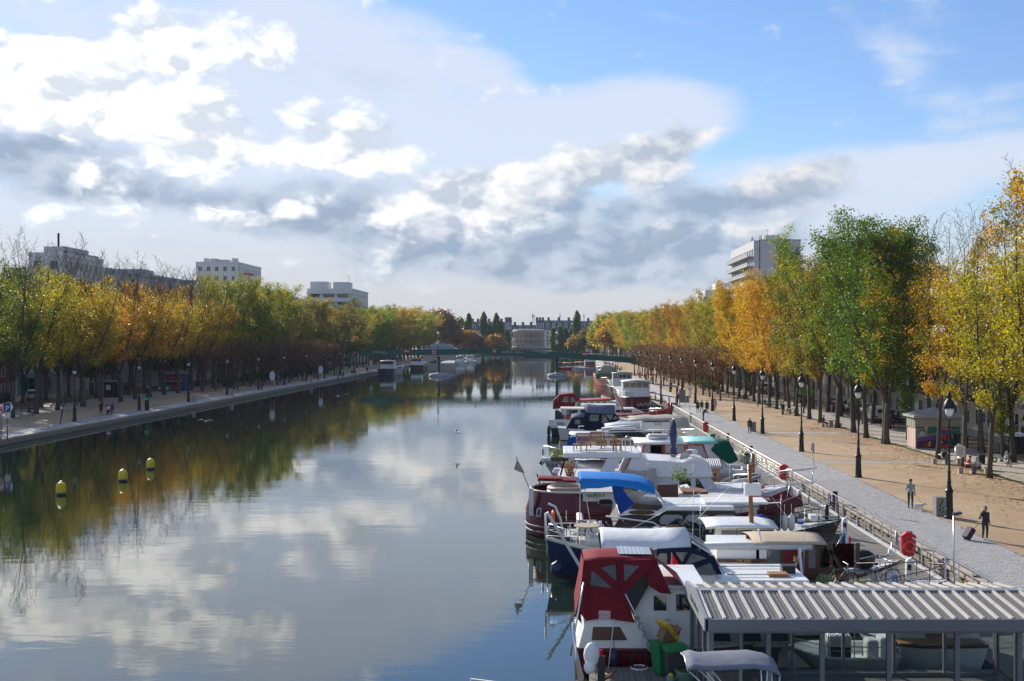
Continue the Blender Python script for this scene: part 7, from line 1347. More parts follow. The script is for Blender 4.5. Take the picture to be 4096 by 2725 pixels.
def blue_tarp_boat():
 Yn = 88.6; r = boat('blue_curtained_boat', 'white boat with bright blue side curtain and dinghy on its roof', 90.6, x=7); E_ = lambda *p: tr(Yn, 'E', p)
 hull(r, .9, 14.3, 90.6, 4.0, (1.2, 1.15, 1.7), (anti, white, navy), deck=white)
 xa, xb = E_((700, 0))[0][0], E_((2000, 0))[0][0]; zt = E_((0, 960))[0][1]
 awning(r, 'roof', [(xa, zt), (xa + .4, zt + .08), (xb - 3.2, zt + .08)], Yn - .1, Yn + 3.9, white, .12, .12); slab(r, 'blue_curtain', E_((690, 925), (785, 962), (770, 1135), (650, 1145)), Yn - .05, Yn + .03, c_royal); slab(r, 'blue_valance', E_((780, 960), (1085, 965), (1085, 985), (1000, 1040), (800, 1130), (775, 1130)), Yn + .0, Yn + .06, c_royal)
 awning(r, 'black_cover', E_((1250, 965), (1400, 958), (1560, 950), (1740, 948), (1900, 962), (1985, 1000)), Yn - .3, Yn + 2.6, c_black, .2, .05); slab(r, 'cabin', E_((1080, 1200), (1080, 985), (1960, 1000), (2050, 1200)), Yn + .2, Yn + 3.8, white)
 for k in range(4): pane(r, E_((1120 + k * 210, 1130), (1120 + k * 210, 1030), (1290 + k * 210, 1030), (1290 + k * 210, 1130)), Yn + .2, g_dark, white)
 d = thing('roof_dinghy', 'white dinghy with a blue stripe resting on the boat roof', 'dinghy', (E_((1500, 0))[0][0], Yn + 2, zt)); MB().loft([[(x, Yn + 1.9 - w, z0), (x, Yn + 1.9 - w * .6, z0 - .25), (x, Yn + 1.9 + w * .6, z0 - .25), (x, Yn + 1.9 + w, z0)] for x, w, z0 in [(E_((a, 0))[0][0], w, E_((0, b))[0][1]) for a, w, b in ((1215, .1, 860), (1290, .5, 850), (1450, .75, 840), (1740, .7, 820))]]).build('tube', M('grey_tube', (.5, .52, .54), .5), d); slab(d, 'hull', E_((1235, 930), (1420, 840), (1750, 832), (1772, 900), (1740, 930)), Yn + .9, Yn + 1.1, white); slab(d, 'stripe', E_((1300, 895), (1350, 880), (1765, 880), (1765, 895)), Yn + .88, Yn + .9, navy)
 rail(r, [(9.5, Yn + .3, 1.3), (12.6, Yn + .8, 1.5), (14.2, 90.6, 1.75)], .8, steel, 1, 1.3, .02); MB().tube([(9.8, Yn + 1.4, 1.4), (9.8, Yn + 1.4, 3.5)], .14, 10).tube([(9.8, Yn + 1.4, 3.5), (9.8, Yn + 1.4, 3.7)], .24, 10).build('chimney', steel, r); slab(r, 'fore_cabin', [(8.0, 1.2), (8.1, 2.0), (11.6, 2.0), (12.2, 1.3)], Yn + .6, Yn + 3.4, white)
 o = thing('life_ring', 'orange life ring on the foredeck beside the bicycles', 'lifebuoy', (13, Yn + 1, 1.6)); MB().ring((13, Yn + 1, 2.05), .36, .09, 20, 8, 'y').build('ring', orange, o); MB().ball((11.2, Yn + 1.2, 2.2), .7, .4, .12, 12).build('kayak', M('pale_red', (.68, .10, .06), .5), r)
blue_tarp_boat()
def sand_tarp_boat():
 Yn = 103.5; r = boat('sand_tarpaulin_boat', 'grey boat with long sand coloured tarpaulin over its deck', 105.3, x=9); E_ = lambda *p: tr(Yn, 'E', p); F_ = lambda *p: tr(Yn, 'F', p)
 hull(r, 3.0, 14.5, 105.3, 3.6, (1.2, 1.1, 1.6), (anti, lilac, deckgrey), deck=deckgrey); ln = [E_((1640, 680))[0], E_((1760, 675))[0], E_((1920, 655))[0], F_((60, 668))[0], F_((300, 655))[0], F_((480, 668))[0], F_((610, 715))[0]]
 awning(r, 'tarpaulin', [(x, z - .25) for x, z in ln], Yn - .1, Yn + 3.6, c_sand, .35, .05); slab(r, 'tarpaulin_skirt', [F_((310, 830))[0], F_((330, 720))[0], F_((612, 722))[0], F_((620, 810))[0]], Yn - .05, Yn + .05, c_sand)
 slab(r, 'cabin', [E_((1860, 850))[0], E_((1860, 745))[0], F_((330, 740))[0], F_((300, 850))[0]], Yn + .0, Yn + 3.4, lilac); text('NTE', black, .35, (F_((130, 0))[0][0], Yn - .02, F_((0, 790))[0][1]), (R(90), 0, 0), r); MB().box(4.2, 7.6, Yn + .3, Yn + 3.0, 1.2, 2.2).build('aft_cabin', white, r)
 for k in range(3): MB().box(4.5 + k, 5.2 + k, Yn + .26, Yn + .3, 1.5, 2.0).build('window', g_dark, r)
sand_tarp_boat()
def navy_cruisers():
 Yn = 112.3; r = boat('navy_covered_cruiser', 'white cruiser under a tall navy canopy with clear windows', 114, x=5); E_ = lambda *p: tr(Yn, 'E', p)
 hull(r, -.4 + 2.2, 12.4, 114.2, 3.6, (1.3, 1.25, 1.6), (anti, white, navy), deck=white)
 side = E_((985, 600), (1415, 612), (1495, 690), (1380, 765), (1360, 870), (1010, 880), (915, 860), (950, 620));
 for yy in (Yn, Yn + 3.3):
  s_ = panel(r, 'canopy_side', side, yy, c_navy, .05)
  for w in ([(1005, 720), (1020, 625), (1165, 625), (1145, 725)], [(1205, 755), (1215, 620), (1240, 620), (1330, 765)], [(1265, 625), (1385, 625), (1345, 720)], [(1380, 700), (1410, 640), (1470, 690)]): MB().pxz(E_(*w), yy - .03, yy + .07).build('vinyl_window', g_see, s_)
 l = E_((952, 590), (1000, 585), (1190, 600), (1415, 606)); awning(r, 'canopy_top', l, Yn - .05, Yn + 3.4, cloth('grey_blue_canvas', (.13, .15, .22)), .75, .05); slab(r, 'cabin', E_((1360, 880), (1400, 760), (1500, 700), (2000, 760), (2000, 880)), Yn + .2, Yn + 3.2, white); rail(r, [(2.6, Yn + .05, 1.35), (8, Yn, 1.35)], .7, steel, 1, 1.5, .025)
 Yn = 118.4; r = boat('small_navy_covered_boat', 'small boat wrapped in a navy cover beside the tall canopy', 119.8, x=3); E2 = lambda *p: tr(Yn, 'E', p); hull(r, .5, 9, 119.8, 2.8, (1.4, 1.2, 1.5), (anti, M('dull_white', (.5, .49, .47), .5), white), deck=white)
 s_ = slab(r, 'cover', E2((640, 855), (735, 675), (945, 660), (945, 870)), Yn + .1, Yn + 2.6, c_navy); awning(r, 'cover_top', E2((725, 690), (800, 660), (950, 655)), Yn, Yn + 2.7, cloth('grey_blue_canvas', (.13, .15, .22)), .35, .05); MB().pxz(E2((780, 775), (780, 700), (870, 695), (870, 775)), Yn + .05, Yn + .1).build('vinyl_window', g_see, s_)
 Yn = 124; r = boat('box_houseboat', 'grey and black box shaped houseboat with black steps', 126, x=4); E3 = lambda *p: tr(Yn, 'E', p); hull(r, -.4, 13, 126.2, 4.4, (1.6, 1.5, 1.9), (anti, M('dark_slate_paint', (.03, .04, .055), .5), lilac), stern_w=.97, deck=deckgrey, strake=.7)
 slab(r, 'upper_side', E3((375, 805), (375, 700), (700, 700), (900, 760), (900, 805)), Yn - .02, Yn + .1, lilac); slab(r, 'cabin', E3((560, 640), (560, 530), (1330, 535), (1330, 640)), Yn + .6, Yn + 4, cream)
 for a in (660, 750, 880): pane(r, E3((a, 640), (a, 560), (a + 70, 560), (a + 70, 640)), Yn + .6, g_dark, black)
 slab(r, 'black_steps', E3((470, 700), (470, 560), (530, 560), (590, 620), (590, 700)), Yn + .1, Yn + .9, black); pane(r, E3((505, 795), (500, 745), (520, 735), (615, 745), (615, 795)), Yn - .02, g_see, white); rail(r, [(0, Yn + .2, 1.6), (4, Yn + .2, 1.6)], .9, white, 1); MB().box(3.2, 7.2, Yn + 1, Yn + 3.4, 3.35, 3.5).build('paddle_boards', white, r); fender(r, -.5, Yn + .3, .1, .9, .2, rubber); fender(r, -.5, Yn + 2.3, .1, .9, .2, rubber)
 Yn = 134; r = boat('red_covered_sailing_barge', 'wooden barge with red wheelhouse cover and red roofed saloon', 136, x=7); E4 = lambda *p: tr(Yn, 'E', p); hull(r, .3, 14.9, 136, 4.2, (1.6, 1.4, 2.6), (anti, M('red_varnished_hull', (.32, .07, .03), .35, var=.25), M('red_strake', (.42, .04, .02), .45)), rake=.8, deck=teak, bul=.2, strake=.25)
 MB().loft([[(x, Yn + .1 + d_, z) for x, z in E4((435, 540), (445, 410), (550, 312), (770, 295), (860, 390), (800, 405), (785, 500))] for d_ in (0, 1.4, 2.8)]).build('wheelhouse_cover', c_burg, r)
 for w in ([(580, 430), (610, 345), (685, 340), (680, 435)], [(715, 430), (720, 345), (750, 345), (785, 400), (775, 430)], [(485, 395), (545, 330), (520, 390)]): MB().pxz(E4(*w), Yn + .05, Yn + .1).build('vinyl_window', g_see, r)
 slab(r, 'saloon', E4((790, 560), (815, 425), (1320, 400), (1290, 560)), Yn + .3, Yn + 3.5, white); slab(r, 'saloon_roof', E4((800, 425), (840, 400), (1350, 375), (1350, 395), (1320, 408)), Yn + .1, Yn + 3.8, M('red_strake', (.42, .04, .02), .45))
 for k in range(5): a = 815 + k * 98; pane(r, E4((a, 500), (a + 10, 432 - k * 3), (a + 72, 430 - k * 3), (a + 72, 500)), Yn + .3, M('beige_blind', (.30, .25, .18), .5), white)
 slab(r, 'deck_house', E4((1330, 540), (1345, 420), (1440, 418), (1520, 500), (1520, 540)), Yn + .5, Yn + 3.2, white); pane(r, E4((1350, 490), (1360, 432), (1430, 432), (1490, 490)), Yn + .5, g_dark, white); MB().box(3.6, 5.2, Yn - .3, Yn + .5, 2.3, 2.9).build('tender_cover', white, r, bevel=.15); MB().tube([(14.6, 136, 1.5), (14.6, 136, 3.1)], .14, 8).build('stem_post', black, r); MB().tube([(8.8, Yn + .8, 1.8), (7.6, Yn + .8, 4.4)], .08, 6).build('leaning_spar', M('varnished_mast', (.28, .11, .03), .4), r)
navy_cruisers()
def small_cruiser(label, x0, x1, yc, beam, hm, cv, name='small_cruiser'):
 """white day cruiser: cabin with windows, raked screen, canvas hood over the cockpit"""
 r = boat(name, label, yc, x=(x0 + x1) / 2); L = x1 - x0; yn, yf = yc - beam * .36, yc + beam * .36; hull(r, x0, x1, yc, beam, (1.05, 1.0, 1.4), (anti, hm, white), deck=white, bul=.05)
 slab(r, 'cabin', [(x0 + L * .38, 1.0), (x0 + L * .42, 2.0), (x0 + L * .66, 2.05), (x0 + L * .82, 1.2)], yn, yf, white, .05)
 for k in range(2): pane(r, [(x0 + L * (.45 + .1 * k), 1.5), (x0 + L * (.45 + .1 * k), 1.85), (x0 + L * (.53 + .1 * k), 1.85), (x0 + L * (.54 + .1 * k), 1.5)], yn, far=yf)
 awning(r, 'hood', [(x0 + L * .06, 2.3), (x0 + L * .2, 2.5), (x0 + L * .4, 2.5), (x0 + L * .46, 2.1)], yn - .1, yf + .1, cv, .25)
 for k in (.08, .38): MB().tube([(x0 + L * k, yn, 1.0), (x0 + L * k, yn, 2.4)], .025, 5).build('hood_pole', steel, r)
 slab(r, 'side_curtain', [(x0 + L * .07, 1.05), (x0 + L * .07, 2.3), (x0 + L * .2, 2.48), (x0 + L * .3, 1.4)], yn - .06, yn - .03, cv); rail(r, [(x0 + L * .6, yn, 1.15), (x0 + L * .85, yc - beam * .25, 1.3), (x1 - .1, yc, 1.42), (x0 + L * .85, yc + beam * .25, 1.3)], .6, steel, 1, 1.2, .02)
for a in (('white cruiser with grey hood behind the blue curtained boat', 3.2, 14.2, 97.3, 3.4, white, c_grey), ('small cruiser with white hood beside the sand tarpaulin', 4.5, 14.3, 109.4, 2.9, lilac, c_white), ('cream hooded cruiser beyond the red covered barge', 3, 14.2, 142.6, 3.4, white, c_beige)): small_cruiser(*a)
# ropes, fenders and small gear on every moored boat
rope_m = M('rope', (.42, .38, .30), .9, var=.3, scale=20); gear = [M('gear_blue', (.03, .10, .30), .6), M('gear_red', (.4, .03, .03), .6), M('gear_grey', (.25, .25, .25), .7), M('gear_wood', (.28, .16, .08), .7), c_green]
def dress(nm, x0, x1, yn, yf, z, zb):
 r = bpy.data.objects[nm]; q = random.Random(nm); yc = (yn + yf) / 2
 for k in range(5): fender(r, x0 + (x1 - x0) * (.15 + .15 * k + q.uniform(-.04, .04)), yn - .12, .35, .5, .1, q.choice((offwhite, navy, offwhite)))
 for dy in (-1.3, 1.4): MB().tube([(x1 - .5, yc + dy * .2, zb), (x1 + (14.7 - x1) * .5, yc + dy * .7, zb * .5 + .25), (max(14.7, x1 + .1), yc + dy, PZ + .05)], .018, 5).build('mooring_line', rope_m, r)
 for k in range(4): x, y = x0 + (x1 - x0) * (.60 + .085 * k), yc + q.uniform(-.9, .9) * (1 - .2 * k); w, h = q.uniform(.15, .35), q.uniform(.12, .35); zz = z + (zb - z) * max(0, .2 + .17 * k) ** 1.5; MB().obox((x, y, zz + h / 2), (w * 2, w * 1.3, h), (0, 0, q.uniform(0, 3))).build('deck_gear', q.choice(gear), r, bevel=.02)
 MB().ring((x0 + (x1 - x0) * .88, yc, zb - .04), .2, .035, 16, 6).ring((x0 + (x1 - x0) * .88, yc, zb + .01), .16, .035, 16, 6).build('rope_coil', rope_m, r)
 for k in range(2): x = x0 + (x1 - x0) * (.3 + .3 * k); MB().tube([(x, yc + .4, z + .6), (x + .05, yc + .4, z + 2.6 + q.random())], .012, 4).build('aerial', steel, r)
for a in (('navy_canopy_cruiser', 1.6, 15.1, 40.3, 44.1, 1.3, 1.75), ('dutch_barge', 2.2, 14.7, 44.7, 48.6, 1.2, 1.6), ('dark_hulled_cruiser', .6, 14.7, 54.3, 58.3, 1.2, 1.75), ('burgundy_barge', -1, 13.9, 60.2, 64.8, 1.3, 1.9), ('white_motor_yacht', .6, 14.9, 66.2, 70.8, 1.3, 1.95), ('wooden_wheelhouse_boat', 2.5, 14.2, 73.2, 76.6, 1.1, 1.8), ('blue_curtained_boat', .9, 14.3, 88.6, 92.6, 1.2, 1.7), ('sand_tarpaulin_boat', 3, 14.5, 103.5, 107.1, 1.2, 1.6), ('navy_covered_cruiser', 1.8, 12.4, 112.4, 116, 1.3, 1.6), ('box_houseboat', 0, 13, 124, 128.4, 1.6, 1.9)): dress(*a)
# ------------------------------------------------------------------ barges lying along the quays and far craft
def barge(label, x, y0, L, beam, hullm, strk, house, roofm, sheer=(1.8, 1.5, 2.1), cover=None, name='peniche_barge', zdeck=None, toward=False):
 """long barge parallel to the quay; stern towards the camera unless toward = True"""
 r = thing(name, label, 'barge', (x, y0, 0)); loc = thing('tmp', None, None); h = hull
 tmp = boat('tmpb', 'x', 0, x=0); xs, xb = (0, L) if not toward else (L, 0)
 hull(tmp, xs, xb, 0, beam, sheer, (anti, hullm, strk), stern='round', rake=1.0, bow_pow=3.5, bul=.25, deck=deckgrey, strake=.25)
 for o in list(tmp.children):
  for v in o.data.vertices: vx, vy, vz = v.co; v.co = (-vy, vx, vz)
  o.parent = r
 bpy.data.objects.remove(tmp); bpy.data.objects.remove(loc); hw = beam / 2
 hx, hy0, hy1, hz = house; MB().box(x - hx, x + hx, y0 + hy0, y0 + hy1, 1.2, hz).build('wheelhouse', white, r); awning(r, 'wheelhouse_roof', [(x - hx - .2, hz), (x, hz + .22), (x + hx + .2, hz)], y0 + hy0 - .3, y0 + hy1 + .3, roofm, .08, .08)
 for k in range(4): a = x - hx + .15 + k * (2 * hx - .3) / 4; MB().box(a, a + (2 * hx - .3) / 4 - .1, y0 + hy0 - .05, y0 + hy0, hz - .95, hz - .2).build('window', M('beige_blind', (.30, .25, .18), .5) if cover is None else g_dark, r)
 MB().box(x - hw * .7, x + hw * .7, y0 + hy1 + 1, y0 + L - 5, 1.2, 2.3).build('hold_cover', cover or deckgrey, r); rail(r, [(x - hw * .9, y0 + hy1, 1.5), (x - hw * .9, y0 + L - 6, 1.5)], .8, steel, 1, 3, .03)
 return r
b_ = barge('burgundy barge lying along the quay with a white wheelhouse', 13.0, 168, 38, 4.8, burg, burg, (2.1, 4, 8.5, 4.3), cream, (2.1, 1.7, 2.3)); text('LA POP', frame_w, .7, (13.9, 167.75, .75), (R(90), 0, 0), b_); MB().box(11.0, 15.0, 170.2, 172, 1.6, 2.9).build('aft_cabin', white, b_, bevel=.1); MB().tube([(12.4, 169, 2.2), (13.8, 167.9, .6)], .08, 6).build('rudder_pole', M('pale_teak', (.42, .33, .24), .7), b_)
b_ = barge('red and black barge with green awnings further along the quay', 13.6, 212, 30, 4.8, M('black_red_paint', (.05, .015, .012), .4), burg, (1.9, 4, 7, 4.2), M('green_roof', (.05, .2, .12), .5), cover=M('green_roof', (.05, .2, .12), .5))
b_ = barge('orange and black barge with a round green glass house', 12.6, 246, 36, 5.0, M('orange_red_hull', (.38, .07, .03), .4), M('ochre_strake', (.5, .3, .05), .5), (2.0, 18, 22, 4.2), white, (2.6, 1.9, 2.4), toward=True); MB().loft([[(12.6 + 2.6 * math.cos(a), y, 1.8 + 2.9 * math.sin(a)) for a in [math.pi * j / 10 for j in range(11)]] for y in (252, 262)]).build('glass_hoop_house', glass('green_glass', (.03, .07, .06), .08), b_)
barge('dark blue barge with white wheelhouse moored at the left quay', -49.5, 322, 32, 5.4, navy, navy, (2.0, 6, 10, 4.3), M('white_roof', (.75, .75, .75), .4), (2.2, 1.9, 2.6), navy)
b_ = barge('brown barge with red awning beyond the footbridge', -48, 384, 28, 5, M('brown_black_paint', (.05, .035, .02), .5), darkwood, (1.9, 2, 6, 4.0), c_red, cover=M('ochre_panels', (.3, .2, .06), .6))
for i, (x, y) in enumerate(((-40, 470), (-37, 486))): barge('%s white boat from the left beyond the footbridge' % nth(i), x, y, 12, 4.5, white, navy, (1.6, 3, 7, 3.4), white, (1.2, 1.1, 1.6), name='white_launch')
for i, (x, y, c) in enumerate(((5.0, 396, red), (7.4, 402, white), (9.6, 408, red), (3.0, 404, navy), (11.4, 414, white))):
 r = thing('hire_boat', '%s small red and white hire boat from the camera at the far right quay' % nth(i), 'boat', (x, y, 0), 0, 'hire boats at the far right quay'); hull(r, x - 2.4, x + 2.4, y, 2.0, (.8, .7, .9), (anti, c, white), bul=.2); awning(r, 'canopy', [(x - 1.6, 2.3), (x + 1.4, 2.3)], y - .9, y + .9, c_red if c is not red else c_white, .15); MB().tube([(x - 1.5, y - .8, .8), (x - 1.5, y - .8, 2.3)], .04, 5).tube([(x + 1.3, y - .8, .8), (x + 1.3, y - .8, 2.3)], .04, 5).build('canopy_post', steel, r)
o = thing('floating_kiosk', 'white floating boat hire kiosk with red panels on a raft', 'kiosk', (13.5, 404, 0)); MB().box(8, 17, 398, 412, -.2, .5).build('raft', conc2, o); MB().box(11.5, 15.5, 402, 407, .5, 3.4).build('cabin', white, o); MB().box(11.1, 15.9, 401.5, 407.5, 3.4, 3.8).build('roof', white, o); MB().box(11.8, 15.2, 401.9, 402, 1.2, 2.5).build('window', g_dark, o); MB().box(11.5, 15.5, 401.8, 401.99, .5, 1.1).build('red_panel', red, o)
o = thing('long_launch', 'long dark passenger launch at the far end of the basin', 'boat', (-9, 676, 0)); hull(o, -18, 2, 676, 4, (1.8, 1.6, 2.0), (anti, navy, white), bul=.1); MB().box(-15, -1, 674.6, 677.4, 1.6, 3.2).build('saloon', g_dark, o); MB().box(-15.5, -.5, 674.2, 677.8, 3.2, 3.5).build('roof', white, o)
# ------------------------------------------------------------------ yellow buoys
for i, (px, py) in enumerate(((244, 1979), (491, 1925), (602, 1877))):
 Y = F * CAMZ / (py - CY); x = (px - CX) * Y / F; o = thing('mooring_buoy', ('nearest of the three yellow buoys', 'middle one of the three yellow buoys', 'farthest of the three yellow buoys')[i], 'buoy', (x, Y, 0), 0, 'yellow buoys')
 MB().lathe([(.34, .14), (.345, .2), (.34, .55), (.31, .7), (.22, .83), (.1, .89), (.01, .9)], (0, 0, 0), 20).build('float', yellow, o, (0, 0, 0)); MB().lathe([(.3, -.3), (.335, -.05), (.335, .14)], (0, 0, 0), 20).build('waterline_band', black, o, (0, 0, 0)); MB().ring((0, 0, .92), .06, .015, 10, 5, 'y').build('eye', steel, o, (0, 0, 0))
# ------------------------------------------------------------------ street furniture
iron = M('cast_iron', (.022, .021, .024), .42, .4, var=.3, scale=8); opal = M('lamp_glass', (.80, .79, .76), .25, var=.04)
def make_lamp(h=7.3):
 r = thing('street_lamp', 'x', 'street lamp'); z0 = (0, 0, 0); k = h / 7.3
 MB().lathe([(.28, 0), (.28, .12), (.24, .16), (.22, .5), (.23, .55), (.21, .6), (.19, 1.45), (.22, 1.5), (.23, 1.62), (.17, 1.7), (.13, 1.85)], z0, 12, sm=False).build('pedestal', iron, r, z0)
 MB().lathe([(.13, 1.85), (.10, 2.0), (.13, 2.06), (.09, 2.2), (.08, 2.6), (.11, 2.66), (.07, 2.75), (.05, 5.55 * k), (.08, 5.6 * k), (.05, 5.68 * k)], z0, 10).build('shaft', iron, r, z0)
 c = MB().tube([(0, 0, 5.6 * k), (.15, 0, 5.68 * k), (.31, 0, 5.95 * k), (.33, 0, 6.35 * k)], .022, 6).tube([(0, 0, 5.6 * k), (-.15, 0, 5.68 * k), (-.31, 0, 5.95 * k), (-.33, 0, 6.35 * k)], .022, 6).build('lyre_bracket', iron, r, z0)
 l = MB().lathe([(.34, 6.32 * k), (.33, 6.42 * k), (.28, 6.6 * k), (.20, 6.76 * k), (.11, 6.84 * k), (.11, 6.95 * k), (.15, 7.0 * k), (.10, 7.08 * k), (.11, 7.18 * k), (.05, 7.27 * k), (.01, 7.32 * k)], z0, 16).build('lantern_hood', iron, r, z0)
 MB().lathe([(.08, 5.86 * k), (.16, 5.93 * k), (.22, 6.1 * k), (.23, 6.33 * k)], z0, 14).build('lantern_globe', opal, r, z0); return r
lamp0 = make_lamp(); lamp0['group'] = 'lamps of the right bank'; used = False
def put_lamp(x, y, label, group):
 global used
 if not used: used = True; lamp0.location = (x, y, P); lamp0['label'] = label; lamp0['group'] = group
 else: dup(lamp0, (x, y, P), random.uniform(0, 3), label, group)
for i in range(14): put_lamp(22.68, 63 + 18.75 * i, '%s black cast iron lamp from the camera along the right setts' % nth(i), 'lamps along the right setts')
for i, (x, y) in enumerate(((39.0, 100.5), (37.4, 132.5), (36.9, 168), (36, 200))): put_lamp(x, y, '%s lamp from the camera on the right street side footway' % nth(i), 'lamps along the right street')
for i in range(10): put_lamp(-59.4, 136.5 + 21.3 * i, '%s black cast iron lamp from the left edge along the left quay' % nth(i), 'lamps along the left quay')
for i, (x, y) in enumerate(((-79, 176), (-78.6, 150), (-79, 205))): put_lamp(x, y, ('lamp by the parked van behind the left poplars', 'leftmost lamp behind the left poplars', 'lamp near the grey toilet behind the left poplars')[i], 'lamps along the left street')
m_binm = M('bin_steel', (.30, .29, .28), .5, .5, var=.15)
def litter_bin(label, x, y, rz=0.0):
 o = thing('litter_bin', label, 'litter bin', (x, y, P), rz, 'grey litter bins'); z0 = (0, 0, 0)
 for sx in (-1, 1): MB().box(sx * .27 - .015, sx * .27 + .015, -.2, .2, .02, 1.05).build('side_panel', m_binm, o, z0)
 f = MB().box(-.25, .25, -.21, -.19, .02, 1.05).build('front_panel', m_binm, o, z0)
 for k in range(7): q = random.Random(k); a = q.uniform(-.15, .12); b = .2 + k * .11; MB().pxz([(a, b), (a + .1, b + .03), (a + .07, b + .11), (a - .02, b + .07)], -.218, -.21).build('leaf_cutout', darkm, f, z0)
 MB().box(-.25, .25, .19, .21, .02, 1.05).build('back_panel', m_binm, o, z0); MB().box(-.29, .29, -.23, .23, 1.05, 1.09).build('cap', m_binm, o, z0); MB().lathe([(.2, .05), (.22, .9)], z0, 10).build('bag', M('bin_bag_pale', (.5, .5, .46), .5), o, z0); return o
for lb, px, py in (('grey perforated litter bin beside the nearest lamp', 3757, 2063), ('grey litter bin behind the bald man', 3012, 1727), ('grey litter bin by the far right lamps', 2748, 1611), ('litter bin beside the third left quay lamp', 776, 1608), ('litter bin right of the fourth left quay lamp', 928, 1584), ('litter bin far along the left quay', 1245, 1530)): litter_bin(lb, *gp(px, py), R(8))
def stone_table(label, x, y, rz=0.0, stools=3):
 o = thing('stone_table', label, 'table', (x, y, P), rz, 'concrete game tables'); z0 = (0, 0, 0); cs = M('cast_concrete', (.40, .36, .32), .85, var=.15, scale=3, bump=.3)
 MB().box(-.55, .55, -.4, .4, .70, .80).build('top', cs, o, z0, .015); MB().box(-.18, .18, -.15, .15, 0, .70).build('pedestal', cs, o, z0)
 return o
def stone_stool(label, x, y):
 o = thing('stone_stool', label, 'stool', (x, y, P), 0, 'concrete stools'); cs = MATS['cast_concrete']; MB().box(-.2, .2, -.2, .2, .40, .46).build('seat', M('stool_wood', (.45, .28, .17), .7), o, (0, 0, 0)); MB().box(-.16, .16, -.14, .14, 0, .40).build('pedestal', cs, o, (0, 0, 0)); return o
TB = [(3785, 1856, 'where a man in black leans'), (3893, 1893, 'where two people sit'), (3325, 1708, 'under the middle right trees'), (3158, 1658, 'near the standing man with the scooter'), (375, 1617, 'beside the left poplars')]
for i, (px, py, w) in enumerate(TB):
 x, y = gp(px, py); stone_table('concrete game table %s' % w, x, y)
 for k, dx in enumerate((-1.0, 1.0)): stone_stool('%s stool of the concrete table %s' % (('left', 'right')[k], w), x + dx, y - .05)
def park_bench(label, x, y, rz):
 o = bench(label, x, y, P, 1.9, rz, True, 'green park benches', 'bench', 'park_bench', M('bench_green', (.03, .06, .045), .6)); return o
for lb, px, py, rz in (('dark park bench with a seated person under the left poplars', 112, 1660, R(180)), ('empty dark park bench in the left shade', 285, 1624, R(180)), ('dark park bench left of the blue kiosk', 500, 1590, R(180)), ('park bench with a seated man under the right trees', 3056, 1629, R(180)), ('second park bench under the right trees', 3100, 1631, R(180)), ('park bench further along the right trees', 2972, 1603, R(180)), ('far park bench among the right trunks', 2935, 1590, R(180))): park_bench(lb, *gp(px, py), rz)
